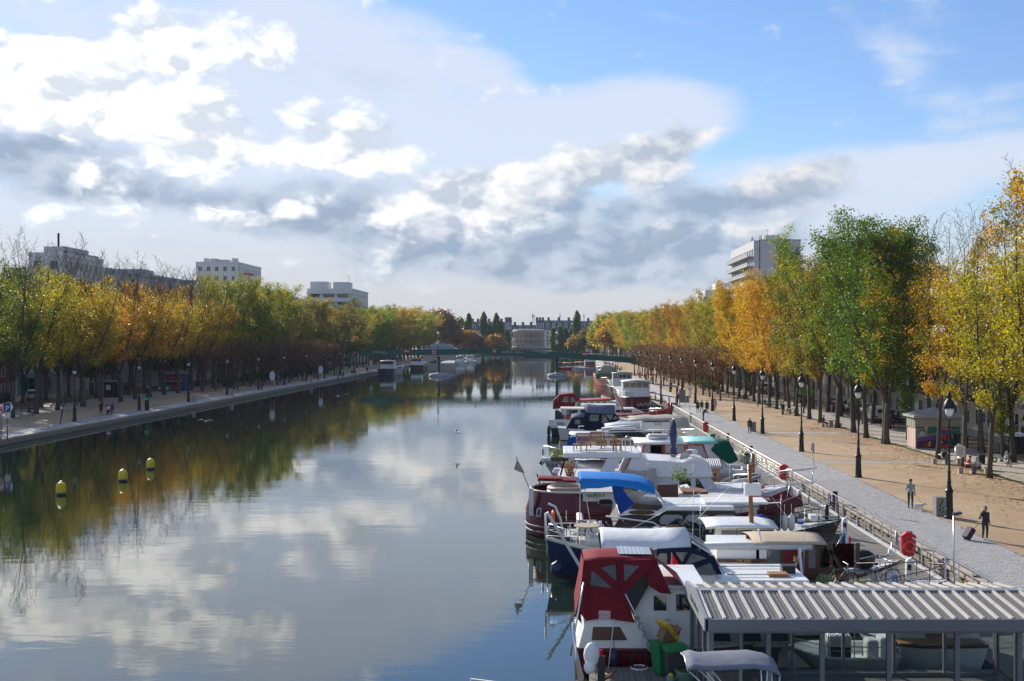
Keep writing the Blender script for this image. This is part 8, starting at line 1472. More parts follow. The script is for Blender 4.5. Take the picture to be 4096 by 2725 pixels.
# --- kiosk with wall painting, right bank
def mural_kiosk():
 x0, x1, y0, y1 = 33.8, 37.9, 102.4, 105.0; r = thing('painted_kiosk', 'small kiosk with a colourful painted wall under the right trees', 'kiosk', ((x0 + x1) / 2, y0, P)); kc = M('kiosk_concrete', (.30, .29, .24), .85, var=.25, scale=1.5, stain=.4)
 MB().box(x0, x1, y0, y1, P, 3.65).build('wall', kc, r)
 MB().loft([[(x0 - .35, y0 - .35, 3.65), (x1 + .35, y0 - .35, 3.65), (x1 + .35, y1 + .35, 3.65), (x0 - .35, y1 + .35, 3.65)], [(x0 - .35, y0 - .35, 3.85), (x1 + .35, y0 - .35, 3.85), (x1 + .35, y1 + .35, 3.85), (x0 - .35, y1 + .35, 3.85)], [(x0 + 1.9, y0 + 1.2, 4.5), (x1 - 1.9, y0 + 1.2, 4.5), (x1 - 1.9, y1 - 1.2, 4.5), (x0 + 1.9, y1 - 1.2, 4.5)]], sm=False).build('roof', M('kiosk_roof_zinc', (.34, .35, .36), .6, .2, var=.15, stain=.3), r)
 for k in range(5): MB().box(x0 - .06, x0, y0 + .1 + k * .52, y0 + .5 + k * .52, P + .1, 2.6).build('striped_panel', M('pink_striped_panel', (.62, .46, .40), .8, var=.25, scale=6, stretch=(1, 3, 3)), r); MB().box(x0 - .09, x0 - .01, y0 + .1 + k * .52, y0 + .5 + k * .52, 2.7, 3.5).build('carved_panel', kc, r)
 u = lambda a, b: (x0 + (x1 - x0) * a, P + .1 + 2.0 * b); C = lambda n, c: M('paint_' + n, c, .7, var=.15, scale=4)
 def sh(name, pts, mat, d): MB().pxz([u(*q) for q in pts], y0 - .008 - d * .004, y0 - .002).build(name, mat, r)
 def disc(a, b, ra, rb, n=16): return [(a + ra * math.cos(2 * math.pi * k / n), b + rb * math.sin(2 * math.pi * k / n)) for k in range(n)]
 sh('wall_paint', [(0, .55), (1, .72), (1, 1), (0, 1)], C('green', (.02, .13, .09)), 0); sh('wall_paint', [(0, .0), (1, .0), (1, .70), (0, .53)], C('plum', (.06, .015, .05)), 0); sh('wall_paint', [(0, .30), (.5, .42), (.5, .60), (0, .52)], C('violet', (.10, .05, .20)), 1); sh('wall_paint', [(0, .52), (1, .88), (1, .90), (0, .54)], C('ochre', (.55, .25, .02)), 2)
 sh('poster', [(.03, .52), (.24, .56), (.24, .92), (.03, .9)], C('grey', (.32, .32, .33)), 3); sh('wall_paint', disc(.13, .74, .08, .14), C('dark', (.06, .06, .06)), 4); sh('wall_paint', disc(.13, .70, .055, .10), C('pale', (.4, .4, .4)), 5)
 sh('wall_paint', disc(.23, .97, .04, .07), C('yellow', (.65, .35, .01)), 3); sh('wall_paint', [(.17, .02), (.2, .2), (.27, .24), (.3, .2), (.24, .16), (.22, .02)], C('red', (.5, .03, .02)), 3); sh('wall_paint', [(.26, .08), (.31, .08), (.33, .3), (.3, .32)], C('yellow', (.65, .35, .01)), 4)
 sh('wall_paint', [(.5, .98), (.8, .93), (.78, .84), (.55, .86)], C('orange', (.60, .11, .01)), 3); sh('wall_paint', [(.56, .84), (.78, .82), (.76, .62), (.6, .66)], C('blue', (.02, .07, .35)), 3); sh('wall_paint', [(.49, .75), (.62, .68), (.6, .46), (.5, .48)], C('peach', (.55, .24, .08)), 3); sh('wall_paint', disc(.56, .58, .06, .1), C('deep_blue', (.02, .02, .12)), 4); sh('wall_paint', disc(.57, .57, .03, .045), C('pale', (.4, .4, .4)), 5)
 sh('wall_paint', [(.63, .68), (.7, .68), (.68, .38), (.6, .34), (.56, .4), (.62, .46)], C('red', (.5, .03, .02)), 4); sh('wall_paint', [(.49, .38), (.58, .34), (.6, .24), (.5, .2)], C('pale', (.4, .4, .4)), 3); sh('wall_paint', [(.53, .16), (.72, .18), (.75, .02), (.52, .02)], C('red', (.5, .03, .02)), 3)
 for q, m_ in (((.84, .42, .13, .34), C('teal', (.02, .25, .2))), ((.845, .42, .115, .30), C('night', (.015, .01, .04))), ((.80, .34, .04, .08), C('teal', (.02, .25, .2))), ((.80, .34, .028, .055), C('night', (.015, .01, .04)))): sh('wall_paint', disc(*q, 22), m_, 3 + (q[2] < .12) + 2 * (q[2] < .06))
 sh('wall_paint', [(.80, .46), (.83, .46), (.83, .64), (.79, .64)], C('yellow', (.65, .35, .01)), 5)
mural_kiosk()
def blue_kiosk():
 x1, y0 = -72.4, 216.0; x0 = x1 - 4.6; r = thing('blue_painted_kiosk', 'low kiosk painted blue and pink under the left poplars', 'kiosk', (x0 + 2.3, y0, P)); MB().box(x0, x1, y0, y0 + 3, P, 4.0).build('wall', M('kiosk_blue', (.02, .10, .22), .7, var=.6, scale=2.5), r); MB().box(x0 - .4, x1 + .4, y0 - .4, y0 + 3.4, 4.0, 4.4).build('roof', MATS['kiosk_concrete'], r)
 pk = M('mural_pink', (.36, .03, .09), .6); bk = black; wt = frame_w
 MB().box(x0 + .3, x1 - .2, y0 - .03, y0, 2.7, 3.6).build('painted_band', pk, r); MB().box(x0 + .3, x1 - .2, y0 - .04, y0, 2.0, 2.7).build('painted_band', bk, r); MB().box(x0 + .2, x1 - .6, y0 - .03, y0, 1.2, 1.9).build('painted_band', pk, r)
 for k in range(5): MB().tube([(x0 + .5 + k * .75, y0 - .05, 2.72), (x0 + .8 + k * .75, y0 - .05, 2.5), (x0 + 1.15 + k * .75, y0 - .05, 2.75)], .05, 6).build('painted_scrawl', wt, r)
 for k in range(2): o = thing('wheelie_bin', '%s green bin before the blue painted kiosk' % ('left', 'right')[k], 'bin', (x0 + .2 + k * 1.6, y0 - 1.2, P)); MB().loft([[(-.35, -.35, 0), (.35, -.35, 0), (.35, .35, 0), (-.35, .35, 0)], [(-.45, -.42, 1.1), (.45, -.42, 1.1), (.45, .42, 1.1), (-.45, .42, 1.1)]], sm=False).build('body', M('green_bin_plastic', (.01, .20, .06), .45), o, (0, 0, 0)); MB().box(-.48, .48, -.45, .45, 1.1, 1.2).build('lid', MATS['green_bin_plastic'], o, (0, 0, 0)); MB().box(-.2, .2, -.43, -.38, .4, .9).build('sticker', wt, o, (0, 0, 0))
blue_kiosk()
o = thing('public_toilet', 'grey round fronted public toilet cabin on the left bank', 'toilet cabin', (-78.5, 193, P)); tg = M('toilet_grey', (.30, .31, .32), .5, .3, var=.1); MB().lathe([(1.2, 0), (1.2, 2.7)], (-79.3, 193.6, P), 24).build('round_end', tg, o); MB().box(-79.3, -77.0, 192.6, 194.8, P, P + 2.7).build('cabin', darkm, o); MB().box(-80.8, -76.6, 192, 195.2, P + 2.7, P + 2.95).build('roof', tg, o); MB().box(-78.3, -77.5, 192.55, 192.6, P + 1.3, P + 2.2).build('map_panel', frame_w, o)
x, y = gp(588, 1642); o = thing('pump_post', 'dark green post with hooded top on the left quay', 'post', (x, y, P)); gmx = M('dark_green_paint', (.01, .05, .03), .5); MB().lathe([(.3, 0), (.3, 1.9), (.22, 2.0), (.22, 2.4)], (x, y, P), 12).build('body', gmx, o); MB().tube([(x, y, P + 2.4), (x, y, P + 3.0), (x + .3, y, P + 3.2), (x + .5, y, P + 3.0)], .26, 10).build('hood', black, o); MB().box(x - .28, x + .28, y - .32, y - .28, P + 1.5, P + 1.8).build('band', M('bright_green', (.05, .4, .2), .5), o)
x, y = gp(240, 1700); o = thing('leaning_post', 'thin black post leaning to the right on the left quay', 'post', (x, y, P)); MB().tube([(x, y, P), (x + .55, y, P + 3.4)], .07, 8).build('pole', black, o); MB().obox((x + .62, y, P + 3.6), (.28, .2, .7), (0, R(9), 0)).build('box', black, o)
# signs on the left quay
o = thing('parking_sign', 'blue boat parking sign with white arrow on a post', 'sign', (-55.9 - .9, 112, P)); bl = M('sign_blue', (.01, .05, .24), .5); X = pxp(28, 0, 112)[0]; Yq = 112
MB().tube([(X, Yq + .06, P), (X, Yq + .06, P + 3.6)], .06, 8).build('post', M('blue_grey_post', (.10, .14, .22), .5, .3), o); a = pxp(19, 1610, Yq); b = pxp(42, 1650, Yq); MB().box(a[0], b[0], Yq - .03, Yq, b[1], a[1]).build('board', bl, o); MB().pxz([pxp(42.5, 1609, Yq), pxp(53, 1629, Yq), pxp(42.5, 1648, Yq)], Yq - .03, Yq).build('arrow', frame_w, o); text('P', frame_w, .72, (pxp(30, 0, Yq)[0], Yq - .04, pxp(0, 1643, Yq)[1]), (R(90), 0, 0), o); c = pxp(20, 1651, Yq); d = pxp(42, 1674, Yq); MB().box(c[0], d[0], Yq - .03, Yq, d[1], c[1]).build('text_plate', frame_w, o)
for k in range(4): scribble(o, c[0] + .06, d[0] - .1, c[1] - .13 - k * .13, c[1] - .05 - k * .13, Yq - .035, black, k + 20, .09)
o = thing('no_mooring_sign', 'white square sign with red border and barred letter at the left edge', 'sign', (-57.5, 112, P)); a = pxp(-12, 1615, Yq); b = pxp(16.5, 1657, Yq); MB().box(a[0], b[0], Yq - .03, Yq, b[1], a[1]).build('board', M('sign_red', (.55, .015, .02), .5), o); MB().box(a[0] + .08, b[0] - .08, Yq - .04, Yq - .03, b[1] + .08, a[1] - .08).build('face', frame_w, o); text('R', black, .75, (pxp(6, 0, Yq)[0], Yq - .05, pxp(0, 1648, Yq)[1]), (R(90), 0, 0), o); MB().pxz([(a[0] + .1, a[1] - .1), (a[0] + .18, a[1] - .1), (b[0] - .1, b[1] + .1), (b[0] - .18, b[1] + .1)], Yq - .06, Yq - .05).build('bar', MATS['sign_red'], o); MB().tube([(pxp(3, 0, Yq)[0], Yq + .06, P), (pxp(3, 0, Yq)[0], Yq + .06, b[1])], .06, 8).build('post', MATS['blue_grey_post'], o)
for i, (px, py) in enumerate(((1083, 1568), (1278, 1533), (1480, 1494))):
 x, y = gp(px, py); o = thing('oval_sign', '%s white oval sign from the left on the left quay posts' % nth(i), 'sign', (x, y, P), 0, 'white signs on the left quay'); MB().tube([(x, y, P), (x, y, P + 3.8)], .05, 6).tube([(x + .6, y, P), (x + .6, y, P + 3.4)], .05, 6).build('post', steel, o); MB().pxz([(x + .3 + .55 * math.cos(k * .524), P + 3.1 + .95 * math.sin(k * .524)) for k in range(12)], y - .05, y - .02).build('board', frame_w, o)
# hexagonal information panel, right bank
x, y = 32.6, 88.0; o = thing('info_panel', 'white hexagonal information panel on two slanted posts', 'sign', (x, y, P)); c0 = [pxp(a, b, y) for a, b in ((3821, 1787), (3835, 1775), (3861, 1786), (3862, 1820), (3848, 1832), (3820, 1821))]; MB().pxz(c0, y - .05, y).build('board', M('panel_white', (.60, .58, .60), .6), o); cx = sum(p[0] for p in c0) / 6; cz = sum(p[1] for p in c0) / 6
for k, (dz, m_, w) in enumerate(((.22, MATS['sign_red'], .16), (.10, black, .16), (.02, black, .2), (-.09, MATS['sign_red'], .26), (-.22, conc2, .2), (-.29, MATS['sign_red'], .1))): scribble(o, cx - w, cx + w - .04, cz + dz - .035, cz + dz + .035, y - .055, m_, 40 + k, .06)
MB().tube([(c0[0][0] + .02, y + .03, P), (c0[0][0] + .02, y + .03, c0[0][1])], .03, 6).tube([(c0[2][0] - .02, y + .03, P), (c0[2][0] - .02, y + .03, c0[2][1])], .03, 6).tube([(c0[0][0] + .02, y + .05, P + .5), (c0[2][0] - .02, y + .05, P + 1.3)], .015, 5).build('frame', steel, o)
x, y = gp(2795, 1651); o = thing('notice_post', 'tall red and white notice board on a post by the fishing man', 'sign', (19.6, 158, P)); MB().tube([(19.6, 158, P), (19.6, 158, P + 3.6)], .045, 6).build('post', steel, o); MB().box(19.45, 19.85, 157.9, 157.96, P + 2.2, P + 3.6).build('board', frame_w, o); MB().ring((19.65, 157.88, P + 3.0), .15, .03, 16, 6, 'y').build('ban_ring', red, o); o = thing('map_board', 'dark framed map board at the gangway foot', 'sign', (19.9, 170, P)); MB().box(19.5, 20.4, 169.9, 170, P + .4, P + 2.4).build('board', M('map_face', (.16, .19, .21), .3), o)
for xx in (19.5, 20.4): MB().tube([(xx, 170.05, P), (xx, 170.05, P + 2.5)], .04, 6).build('leg', darkm, o)
o = thing('bike_sign', 'blue square cycle sign on the lamp at the right street', 'sign', (39.0, 100.2, P + 3.2)); MB().box(38.65, 39.35, 100.15, 100.2, P + 2.75, P + 3.5).build('board', bl, o); MB().ring((38.87, 100.13, P + 3.05), .1, .015, 14, 5, 'y').ring((39.13, 100.13, P + 3.05), .1, .015, 14, 5, 'y').tube([(38.87, 100.13, P + 3.05), (38.97, 100.13, P + 3.2), (39.13, 100.13, P + 3.05)], .015, 5).build('cycle_mark', frame_w, o)
o = thing('bin_shelter', 'row of grey container bins with wavy pale lids at the right street', 'bin shelter', (42.0, 100, P - .1));
for k in range(4): MB().box(41.0 + k * .95, 41.88 + k * .95, 99, 100.4, P - .1, P + 1.5).build('container', darkm, o); MB().pxz([(41.0 + k * .95 + .88 * j / 8, P + 1.5 + .28 * math.sin(math.pi * j / 8)) for j in range(9)], 98.9, 100.5).build('lid', M('white_roof', (.75, .75, .75), .4), o)
x, y = gp(3866, 1752); o = thing('traffic_cone', 'orange and white traffic cone on the right street', 'traffic cone', (x, y, P)); MB().box(x - .22, x + .22, y - .22, y + .22, P, P + .05).build('foot', rubber, o); MB().lathe([(.17, .05), (.12, .3)], (x, y, P), 12).build('lower_band', orange, o); MB().lathe([(.12, .3), (.08, .52)], (x, y, P), 12).build('white_band', frame_w, o); MB().lathe([(.08, .52), (.03, .78)], (x, y, P), 12).build('upper_band', orange, o)
for i in range(7): o = thing('bollard', '%s dark street bollard from the camera at the right kerb' % nth(i), 'bollard', (39.0, 96 + i * 7.5, P), 0, 'bollards at the right kerb'); MB().lathe([(.06, 0), (.06, .85), (.08, .9), (.05, .98)], (0, 0, 0), 8).build('post', iron, o, (0, 0, 0)); MB().lathe([(.1, 0), (.09, .08)], (0, 0, 0), 8).build('foot', iron, o, (0, 0, 0))
# ------------------------------------------------------------------ vehicles
def car(label, x, y, rz, col, kind='hatch', group='vehicles on the right street', z=P - .1):
 van = kind == 'van'; L, Wd, H = (5.0, 1.95, 1.95) if van else (4.1, 1.76, 1.48); r = thing('parked_van' if van else 'parked_car', label, 'van' if van else 'car', (x, y, z), rz, group); z0 = (0, 0, 0)
 pm = M('car_paint_%02d%02d%02d' % tuple(int(c * 99) for c in col), col, .25, .2, var=.05, spec=.6); hw = Wd / 2; b = -L / 2; f = L / 2
 prof = [(b, .35), (b - .02, .75), (b + .05, 1.0), (f - 1.15, .98), (f - .25, .78), (f, .6), (f, .35)] if not van else [(b, .4), (b, 1.1), (f - .9, 1.1), (f - .15, .85), (f, .7), (f, .4)]
 MB().loft([[(sx * hw * k, yy, zz) for yy, zz in prof] for sx, k in ((-1, .93), (-1, 1), (1, 1), (1, .93))], sm=False).build('body', pm, r, z0, .04)
 gh = [(b + .12, .98), (b + .5, H - .06), (b + 1.0, H), (f - 1.95, H), (f - 1.1, .97)] if not van else [(b + .02, 1.08), (b + .1, H - .1), (b + .4, H), (f - 1.7, H), (f - .85, 1.08)]
 MB().loft([[(sx * hw * (.92 - .16 * (zz - .95)), yy, zz) for yy, zz in gh] for sx in (-1, 1)], sm=False).build('cabin', pm if van else g_dark, r, z0)
 MB().loft([[(sx * hw * .80, yy, zz + .015) for yy, zz in ((gh[1][0] + .1, gh[1][1]), (gh[2][0], gh[2][1]), (gh[3][0], gh[3][1]), (gh[3][0] + .2, gh[3][1] - .1))] for sx in (-1, 1)], sm=False, cap0=False, cap1=False).build('roof', pm, r, z0)
 if van:
  for sx in (-1, 1): MB().obox((sx * hw * .885, f - 1.55, 1.42), (.02, .8, .5)).build('side_window', g_dark, r, z0)
  MB().obox((0, f - 1.27, 1.5), (1.5, .03, .8), (R(38), 0, 0)).build('windscreen', g_dark, r, z0); MB().obox((0, b + .03, 1.5), (1.3, .03, .45)).build('rear_window', g_dark, r, z0)
 for sx in (-1, 1):
  for yy in (b + .75, f - .8):
   w = MB().lathe([(.31, -.1), (.31, .1)], z0, 18).build('wheel', rubber, r, z0); w.matrix_local = Matrix.Translation((sx * (hw - .09), yy, .31)) @ Matrix.Rotation(R(90), 4, 'Y'); MB().lathe([(.2, -.105), (.2, .105)], z0, 12).build('rim', steel, w, z0)
  MB().box(sx * (hw - .18) - .1, sx * (hw - .18) + .1, b - .03, b + .06, .68, .95).build('tail_light', M('tail_red', (.45, .01, .01), .3), r, z0); MB().box(sx * (hw - .25) - .14, sx * (hw - .25) + .14, f - .12, f + .01, .6, .74).build('headlight', opal, r, z0); MB().box(sx * (hw + .06) - .07, sx * (hw + .06) + .07, f - 1.45, f - 1.3, 1.0, 1.14).build('mirror', pm, r, z0)
 MB().box(-hw * .9, hw * .9, b - .06, b + .05, .38, .58).build('bumper', darkm, r, z0); MB().box(-.26, .26, b - .045, b - .02, .62 if not van else .8, .73 if not van else .91).build('number_plate', frame_w, r, z0); return r
for lb, px, py, c, k in (('white van parked nearest behind the painted kiosk', 3528, 1688, (.72, .72, .72), 'van'), ('black car beside the white van', 3587, 1688, (.02, .02, .024), 'hatch'), ('white car ahead of the white van', 3452, 1657, (.7, .69, .66), 'hatch'), ('grey people carrier further along the right street', 3345, 1645, (.22, .21, .21), 'hatch'), ('silver saloon beside the grey people carrier', 3391, 1643, (.42, .43, .45), 'hatch'), ('pale car farther up the right street', 3325, 1628, (.5, .5, .5), 'hatch'), ('dark car farther up the right street', 3220, 1612, (.04, .04, .05), 'hatch'), ('distant white van on the right street', 3060, 1570, (.7, .7, .7), 'van'), ('distant dark car on the right street', 3105, 1580, (.03, .03, .04), 'hatch')):
 x, y = gp(px, py, P - .1); x = 40.45 if x < 41.4 else 42.9; car(lb, x, y, 0, c, k)
for lb, x, y, c, k, rz in (('dark people carrier parked at the left edge', -86.4, 172, (.02, .022, .03), 'van', R(4)), ('silver van parked before the turquoise shop', -86.2, 184, (.40, .41, .43), 'van', R(3)), ('dark car farther along the left street', -86.2, 222, (.03, .03, .04), 'hatch', 0)): car(lb, x, y, rz, c, k, 'vehicles on the left street')
def scooter(label, x, y, rz):
 r = thing('motor_scooter', label, 'scooter', (x, y, P), rz); z0 = (0, 0, 0); wp = M('scooter_white', (.6, .6, .6), .3)
 for wx in (-.6, .62): MB().ring((wx, 0, .24), .18, .06, 18, 8, 'y').build('tyre', rubber, r, z0)
 MB().loft([[(x_, -w, z_), (x_, w, z_), (x_, w * .8, z_ + h), (x_, -w * .8, z_ + h)] for x_, w, z_, h in ((-.85, .08, .62, .1), (-.6, .18, .42, .32), (-.2, .17, .35, .36), (0, .14, .25, .14), (.3, .14, .24, .1), (.42, .2, .26, .6), (.5, .16, .5, .4))]).build('body', wp, r, z0); MB().ball((-.4, 0, .78), .42, .15, .09, 10).build('seat', rubber, r, z0); MB().tube([(.62, 0, .24), (.45, 0, .95)], .03, 6).tube([(.42, -.3, 1.02), (.45, 0, .97), (.42, .3, 1.02)], .02, 6).build('handlebar', darkm, r, z0); MB().ball((.5, 0, .9), .1, .09, .09, 8).build('headlight', opal, r, z0); return r
scooter('white motor scooter parked by the right street trees', *gp(4005, 1850), R(10)); x, y = gp(4036, 1868); bike('black bicycle parked beside the white scooter', x, y, P, R(80)); x, y = gp(3130, 1600); bike('bicycle leaning among the right trunks', x, y, P, R(20))
# ------------------------------------------------------------------ people
TS = bpy.data.scenes.new('workshop')
SKIN = [M('skin_a', (.42, .23, .15), .55, var=.06), M('skin_b', (.20, .10, .06), .55, var=.06)]
def person(label, x, y, rz, pose='walk', top=(.03, .03, .035), bot=(.02, .02, .025), hair=(.02, .015, .012), skin=0, h=1.74, z=P, coat=False, detail=False, group='people on the quays', shoe=(.02, .02, .02), bald=False, hood=False):
 """one continuous body grown round a posed skeleton; clothing colours by body region; faces -y"""
 s = h / 1.74; V = Vector; sw = .0
 sitting = pose in ('sit', 'sit_lean', 'cycle'); hip = .50 if pose in ('sit', 'sit_lean') else .92 if pose != 'cycle' else .95
 lean = {'bend': -.30, 'sit_lean': -.24, 'cycle': -.22, 'push': -.08, 'sit': -.06}.get(pose, -.01)
 pel = V((0, 0, hip)); ch = V((0, lean * .6, hip + .36)); nk = V((0, lean, hip + .54)); hd = V((0, lean - .045, hip + .70))
 if pose == 'bend': hd = V((0, lean - .12, hip + .64))
 st = .24 if pose == 'walk' else .12 if pose in ('push',) else .03
 L = []
 def cone(a, b, ra, rb, lab): L.append((V(a), V(b), ra, rb, lab))
 cone(pel, ch, .145, .155, 'top'); cone(pel + V((-.06, 0, .02)), pel + V((.06, 0, .02)), .125, .125, 'top' if coat else 'bot'); cone(ch + V((-.11, 0, .05)), ch + V((.11, 0, .05)), .105, .105, 'top'); cone(ch, nk, .14, .075, 'top'); cone(nk, nk + (hd - nk) * .5, .058, .055, 'skin')
 cone(hd + V((0, .008, .035)), hd + V((0, -.01, -.05)), .094, .070, 'skin'); cone(hd + V((0, -.085, -.005)), hd + V((0, -.100, -.025)), .014, .018, 'skin')
 for sx in (-1, 1):
  cone(hd + V((sx * .088, .01, 0)), hd + V((sx * .092, .015, -.03)), .016, .012, 'skin')
  hp = pel + V((sx * .095, 0, -.02)); f = sx * st
  if pose in ('sit', 'sit_lean'): kn = V((sx * .12, -.42, .50)); an = V((sx * .13, -.45 - .12 * (sx > 0), .09))
  elif pose == 'cycle': kn = V((sx * .10, -.30, .72 + .16 * sx)); an = V((sx * .11, -.14, .30 + .14 * sx))
  else: kn = V((sx * .10, -f * .55 - .03, .49)); an = V((sx * .10, -f * 1.05 + .02, .09))
  cone(hp, kn, .092, .062, 'bot'); cone(kn, kn + (an - kn) * .35, .062, .058, 'bot'); cone(kn + (an - kn) * .3, an, .060, .042, 'bot'); cone(an + V((0, .04, -.045)), an + V((0, -.15, -.055)), .042, .036, 'shoe')
  if coat: cone(hp, hp + (kn - hp) * .6, .12, .13, 'top')
  sh = nk + V((sx * .185, .01, -.085)); cone(ch + V((sx * .12, 0, .08)), sh, .08, .070, 'top')
  if pose == 'phone' and sx < 0: el = sh + V((sx * .17, -.10, -.24)); hn = hd + V((sx * .115, -.04, -.03))
  elif pose == 'cigarette' and sx < 0: el = sh + V((sx * .10, -.12, -.27)); hn = hd + V((sx * .06, -.16, -.10))
  elif pose == 'phone' or pose == 'walk' or pose == 'stand' or pose == 'cigarette': el = sh + V((sx * .05, .05 + f * .35, -.29)); hn = el + V((sx * .01, -.10 + f * .25, -.24))
  elif pose in ('push', 'cycle', 'bend'): el = sh + V((sx * .07, -.10, -.27)); hn = el + V((-sx * .02, -.28, -.02))
  else: el = sh + V((sx * .10, -.10, -.26)); hn = el + V((-sx * .10, -.24, .02))
  cone(sh, el, .064, .050, 'top'); cone(el, el + (hn - el) * .86, .050, .038, 'top'); d = (hn - el).normalized(); cone(hn - d * .03, hn + d * .05, .034, .036, 'skin')
  sd_ = d.cross(V((1, 0, 0))); sd_ = sd_.normalized() if sd_.length > .1 else V((0, 1, 0)); cr = d.cross(sd_).normalized()
  if detail:
   for q, (o_, ln) in enumerate(((-.030, .060), (-.010, .075), (.010, .070), (.028, .055))): b0 = hn + d * .06 + sd_ * o_; b1 = b0 + d * ln * .55 + cr * .008; cone(b0, b1, .0105, .010, 'skin'); cone(b1, b1 + d * ln * .4 + cr * .022, .010, .009, 'skin')
   cone(hn + sd_ * -.03, hn + sd_ * -.06 + d * .05, .012, .010, 'skin')
  else: cone(hn + d * .04, hn + d * .11 + cr * .02, .030, .018, 'skin'); cone(hn + sd_ * -.025, hn + sd_ * -.055 + d * .05, .013, .011, 'skin')
 m = MB()
 for a, b, ra, rb, lab in L:
  ax = (b - a); ln = ax.length; dd = ax / ln if ln > 1e-6 else V((0, 0, 1)); pts, rr = [], []
  for k in range(3): t = (1 - k / 3) * math.pi / 2; pts.append(a - dd * ra * math.sin(t)); rr.append(max(.002, ra * math.cos(t)))
  pts.append(a); rr.append(ra); pts.append(b); rr.append(rb)
  for k in (2, 1, 0): t = (1 - k / 3) * math.pi / 2; pts.append(b + dd * rb * math.sin(t)); rr.append(max(.002, rb * math.cos(t)))
  m.tube(pts, rr, 10)
 me = m.mesh('tmp', [SKIN[0]]); tmp = bpy.data.objects.new('tmp', me); TS.collection.objects.link(tmp); md = tmp.modifiers.new('r', 'REMESH'); md.mode = 'VOXEL'; md.voxel_size = .0085 if detail else .021; sm_ = tmp.modifiers.new('s', 'SMOOTH'); sm_.iterations = 3; sm_.factor = .5
 TS.view_layers[0].update(); dg = TS.view_layers[0].depsgraph; ev = tmp.evaluated_get(dg); bm_ = bpy.data.meshes.new_from_object(ev); bpy.data.objects.remove(tmp); bpy.data.meshes.remove(me); bm_.name = 'body'
 n = len(bm_.polygons); cen = np.empty(n * 3); bm_.polygons.foreach_get('center', cen); cen = cen.reshape(-1, 3); best = np.full(n, 9.); lab_i = np.zeros(n, dtype=np.int32); names = ['skin', 'top', 'bot', 'shoe']
 for a, b, ra, rb, lab in L:
  a_, ab = np.array(a), np.array(b - a); t = np.clip(((cen - a_) @ ab) / max(1e-9, ab @ ab), 0, 1); dist = np.linalg.norm(cen - a_ - t[:, None] * ab, axis=1) - (ra + (rb - ra) * t); w = dist < best; best[w] = dist[w]; lab_i[w] = names.index(lab)
 key = lambda c, nm: M('%s_%03d_%03d_%03d' % (nm, *[int(v * 999) for v in c]), c, .85, var=.18, scale=9, bump=.3, bscale=14)
 bm_.materials.clear()
 for mm in (SKIN[skin], key(top, 'garment'), key(bot, 'garment'), key(shoe, 'shoe')): bm_.materials.append(mm)
 bm_.polygons.foreach_set('material_index', lab_i); bm_.polygons.foreach_set('use_smooth', [True] * n); bm_.update()
 r = thing('person', label, 'person', (x, y, z), rz, group); r.scale = (s, s, s); o_ = bpy.data.objects.new('body', bm_); COL.objects.link(o_); o_.parent = r
 if not bald:
  hm = MB(); hm.ball(hd + V((0, .022, .05)), .102, .108, .090, 12)
  if coat: hm.ball(hd + V((0, .065, -.05)), .085, .06, .13, 10)
  hm.build('hood' if hood else 'hair', key(top, 'garment') if hood else M('hair_%d' % int(hair[0] * 1000), hair, .7, var=.3), r, (0, 0, 0))
 ey = MB()
 for sx in (-1, 1): ey.ball(hd + V((sx * .034, -.079, .008)), .011, .008, .008, 6)
 ey.build('eyes', M('eye_dark', (.02, .015, .012), .3), r, (0, 0, 0)); mo = MB().ball(hd + V((0, -.078, -.052)), .022, .008, .006, 6).build('mouth', M('lips', (.22, .07, .06), .6), r, (0, 0, 0))
 return r
D1, GY, JEAN = (.025, .025, .03), (.18, .18, .19), (.04, .06, .12)
x, y = gp(3642, 2032); person('man in pale grey jacket and black trousers walking a white dog', x, y, R(-12), 'cigarette', (.30, .31, .33), D1, (.02, .014, .01), 1, 1.76, detail=True)
x, y = gp(3940, 2160); person('woman in black jacket on the phone pulling a suitcase', x, y, R(10), 'phone', D1, (.03, .035, .045), (.03, .02, .015), 0, 1.72, detail=True, shoe=(.4, .4, .4)); o = thing('suitcase', 'dark plum wheeled suitcase beside the woman on the phone', 'suitcase', (x - .75, y - .05, P)); pm = M('plum_fabric', (.045, .015, .035), .7); MB().obox((x - .85, y - .05, P + .36), (.30, .42, .62), (0, R(38), R(20))).build('case', pm, o, bevel=.03); MB().tube([(x - .62, y - .05, P + .55), (x - .35, y - .03, P + .82)], .014, 6).build('handle', darkm, o)
for s_ in (-1, 1): MB().ball((x - 1.02, y - .05 + s_ * .14, P + .05), .045).build('wheel', rubber, o)
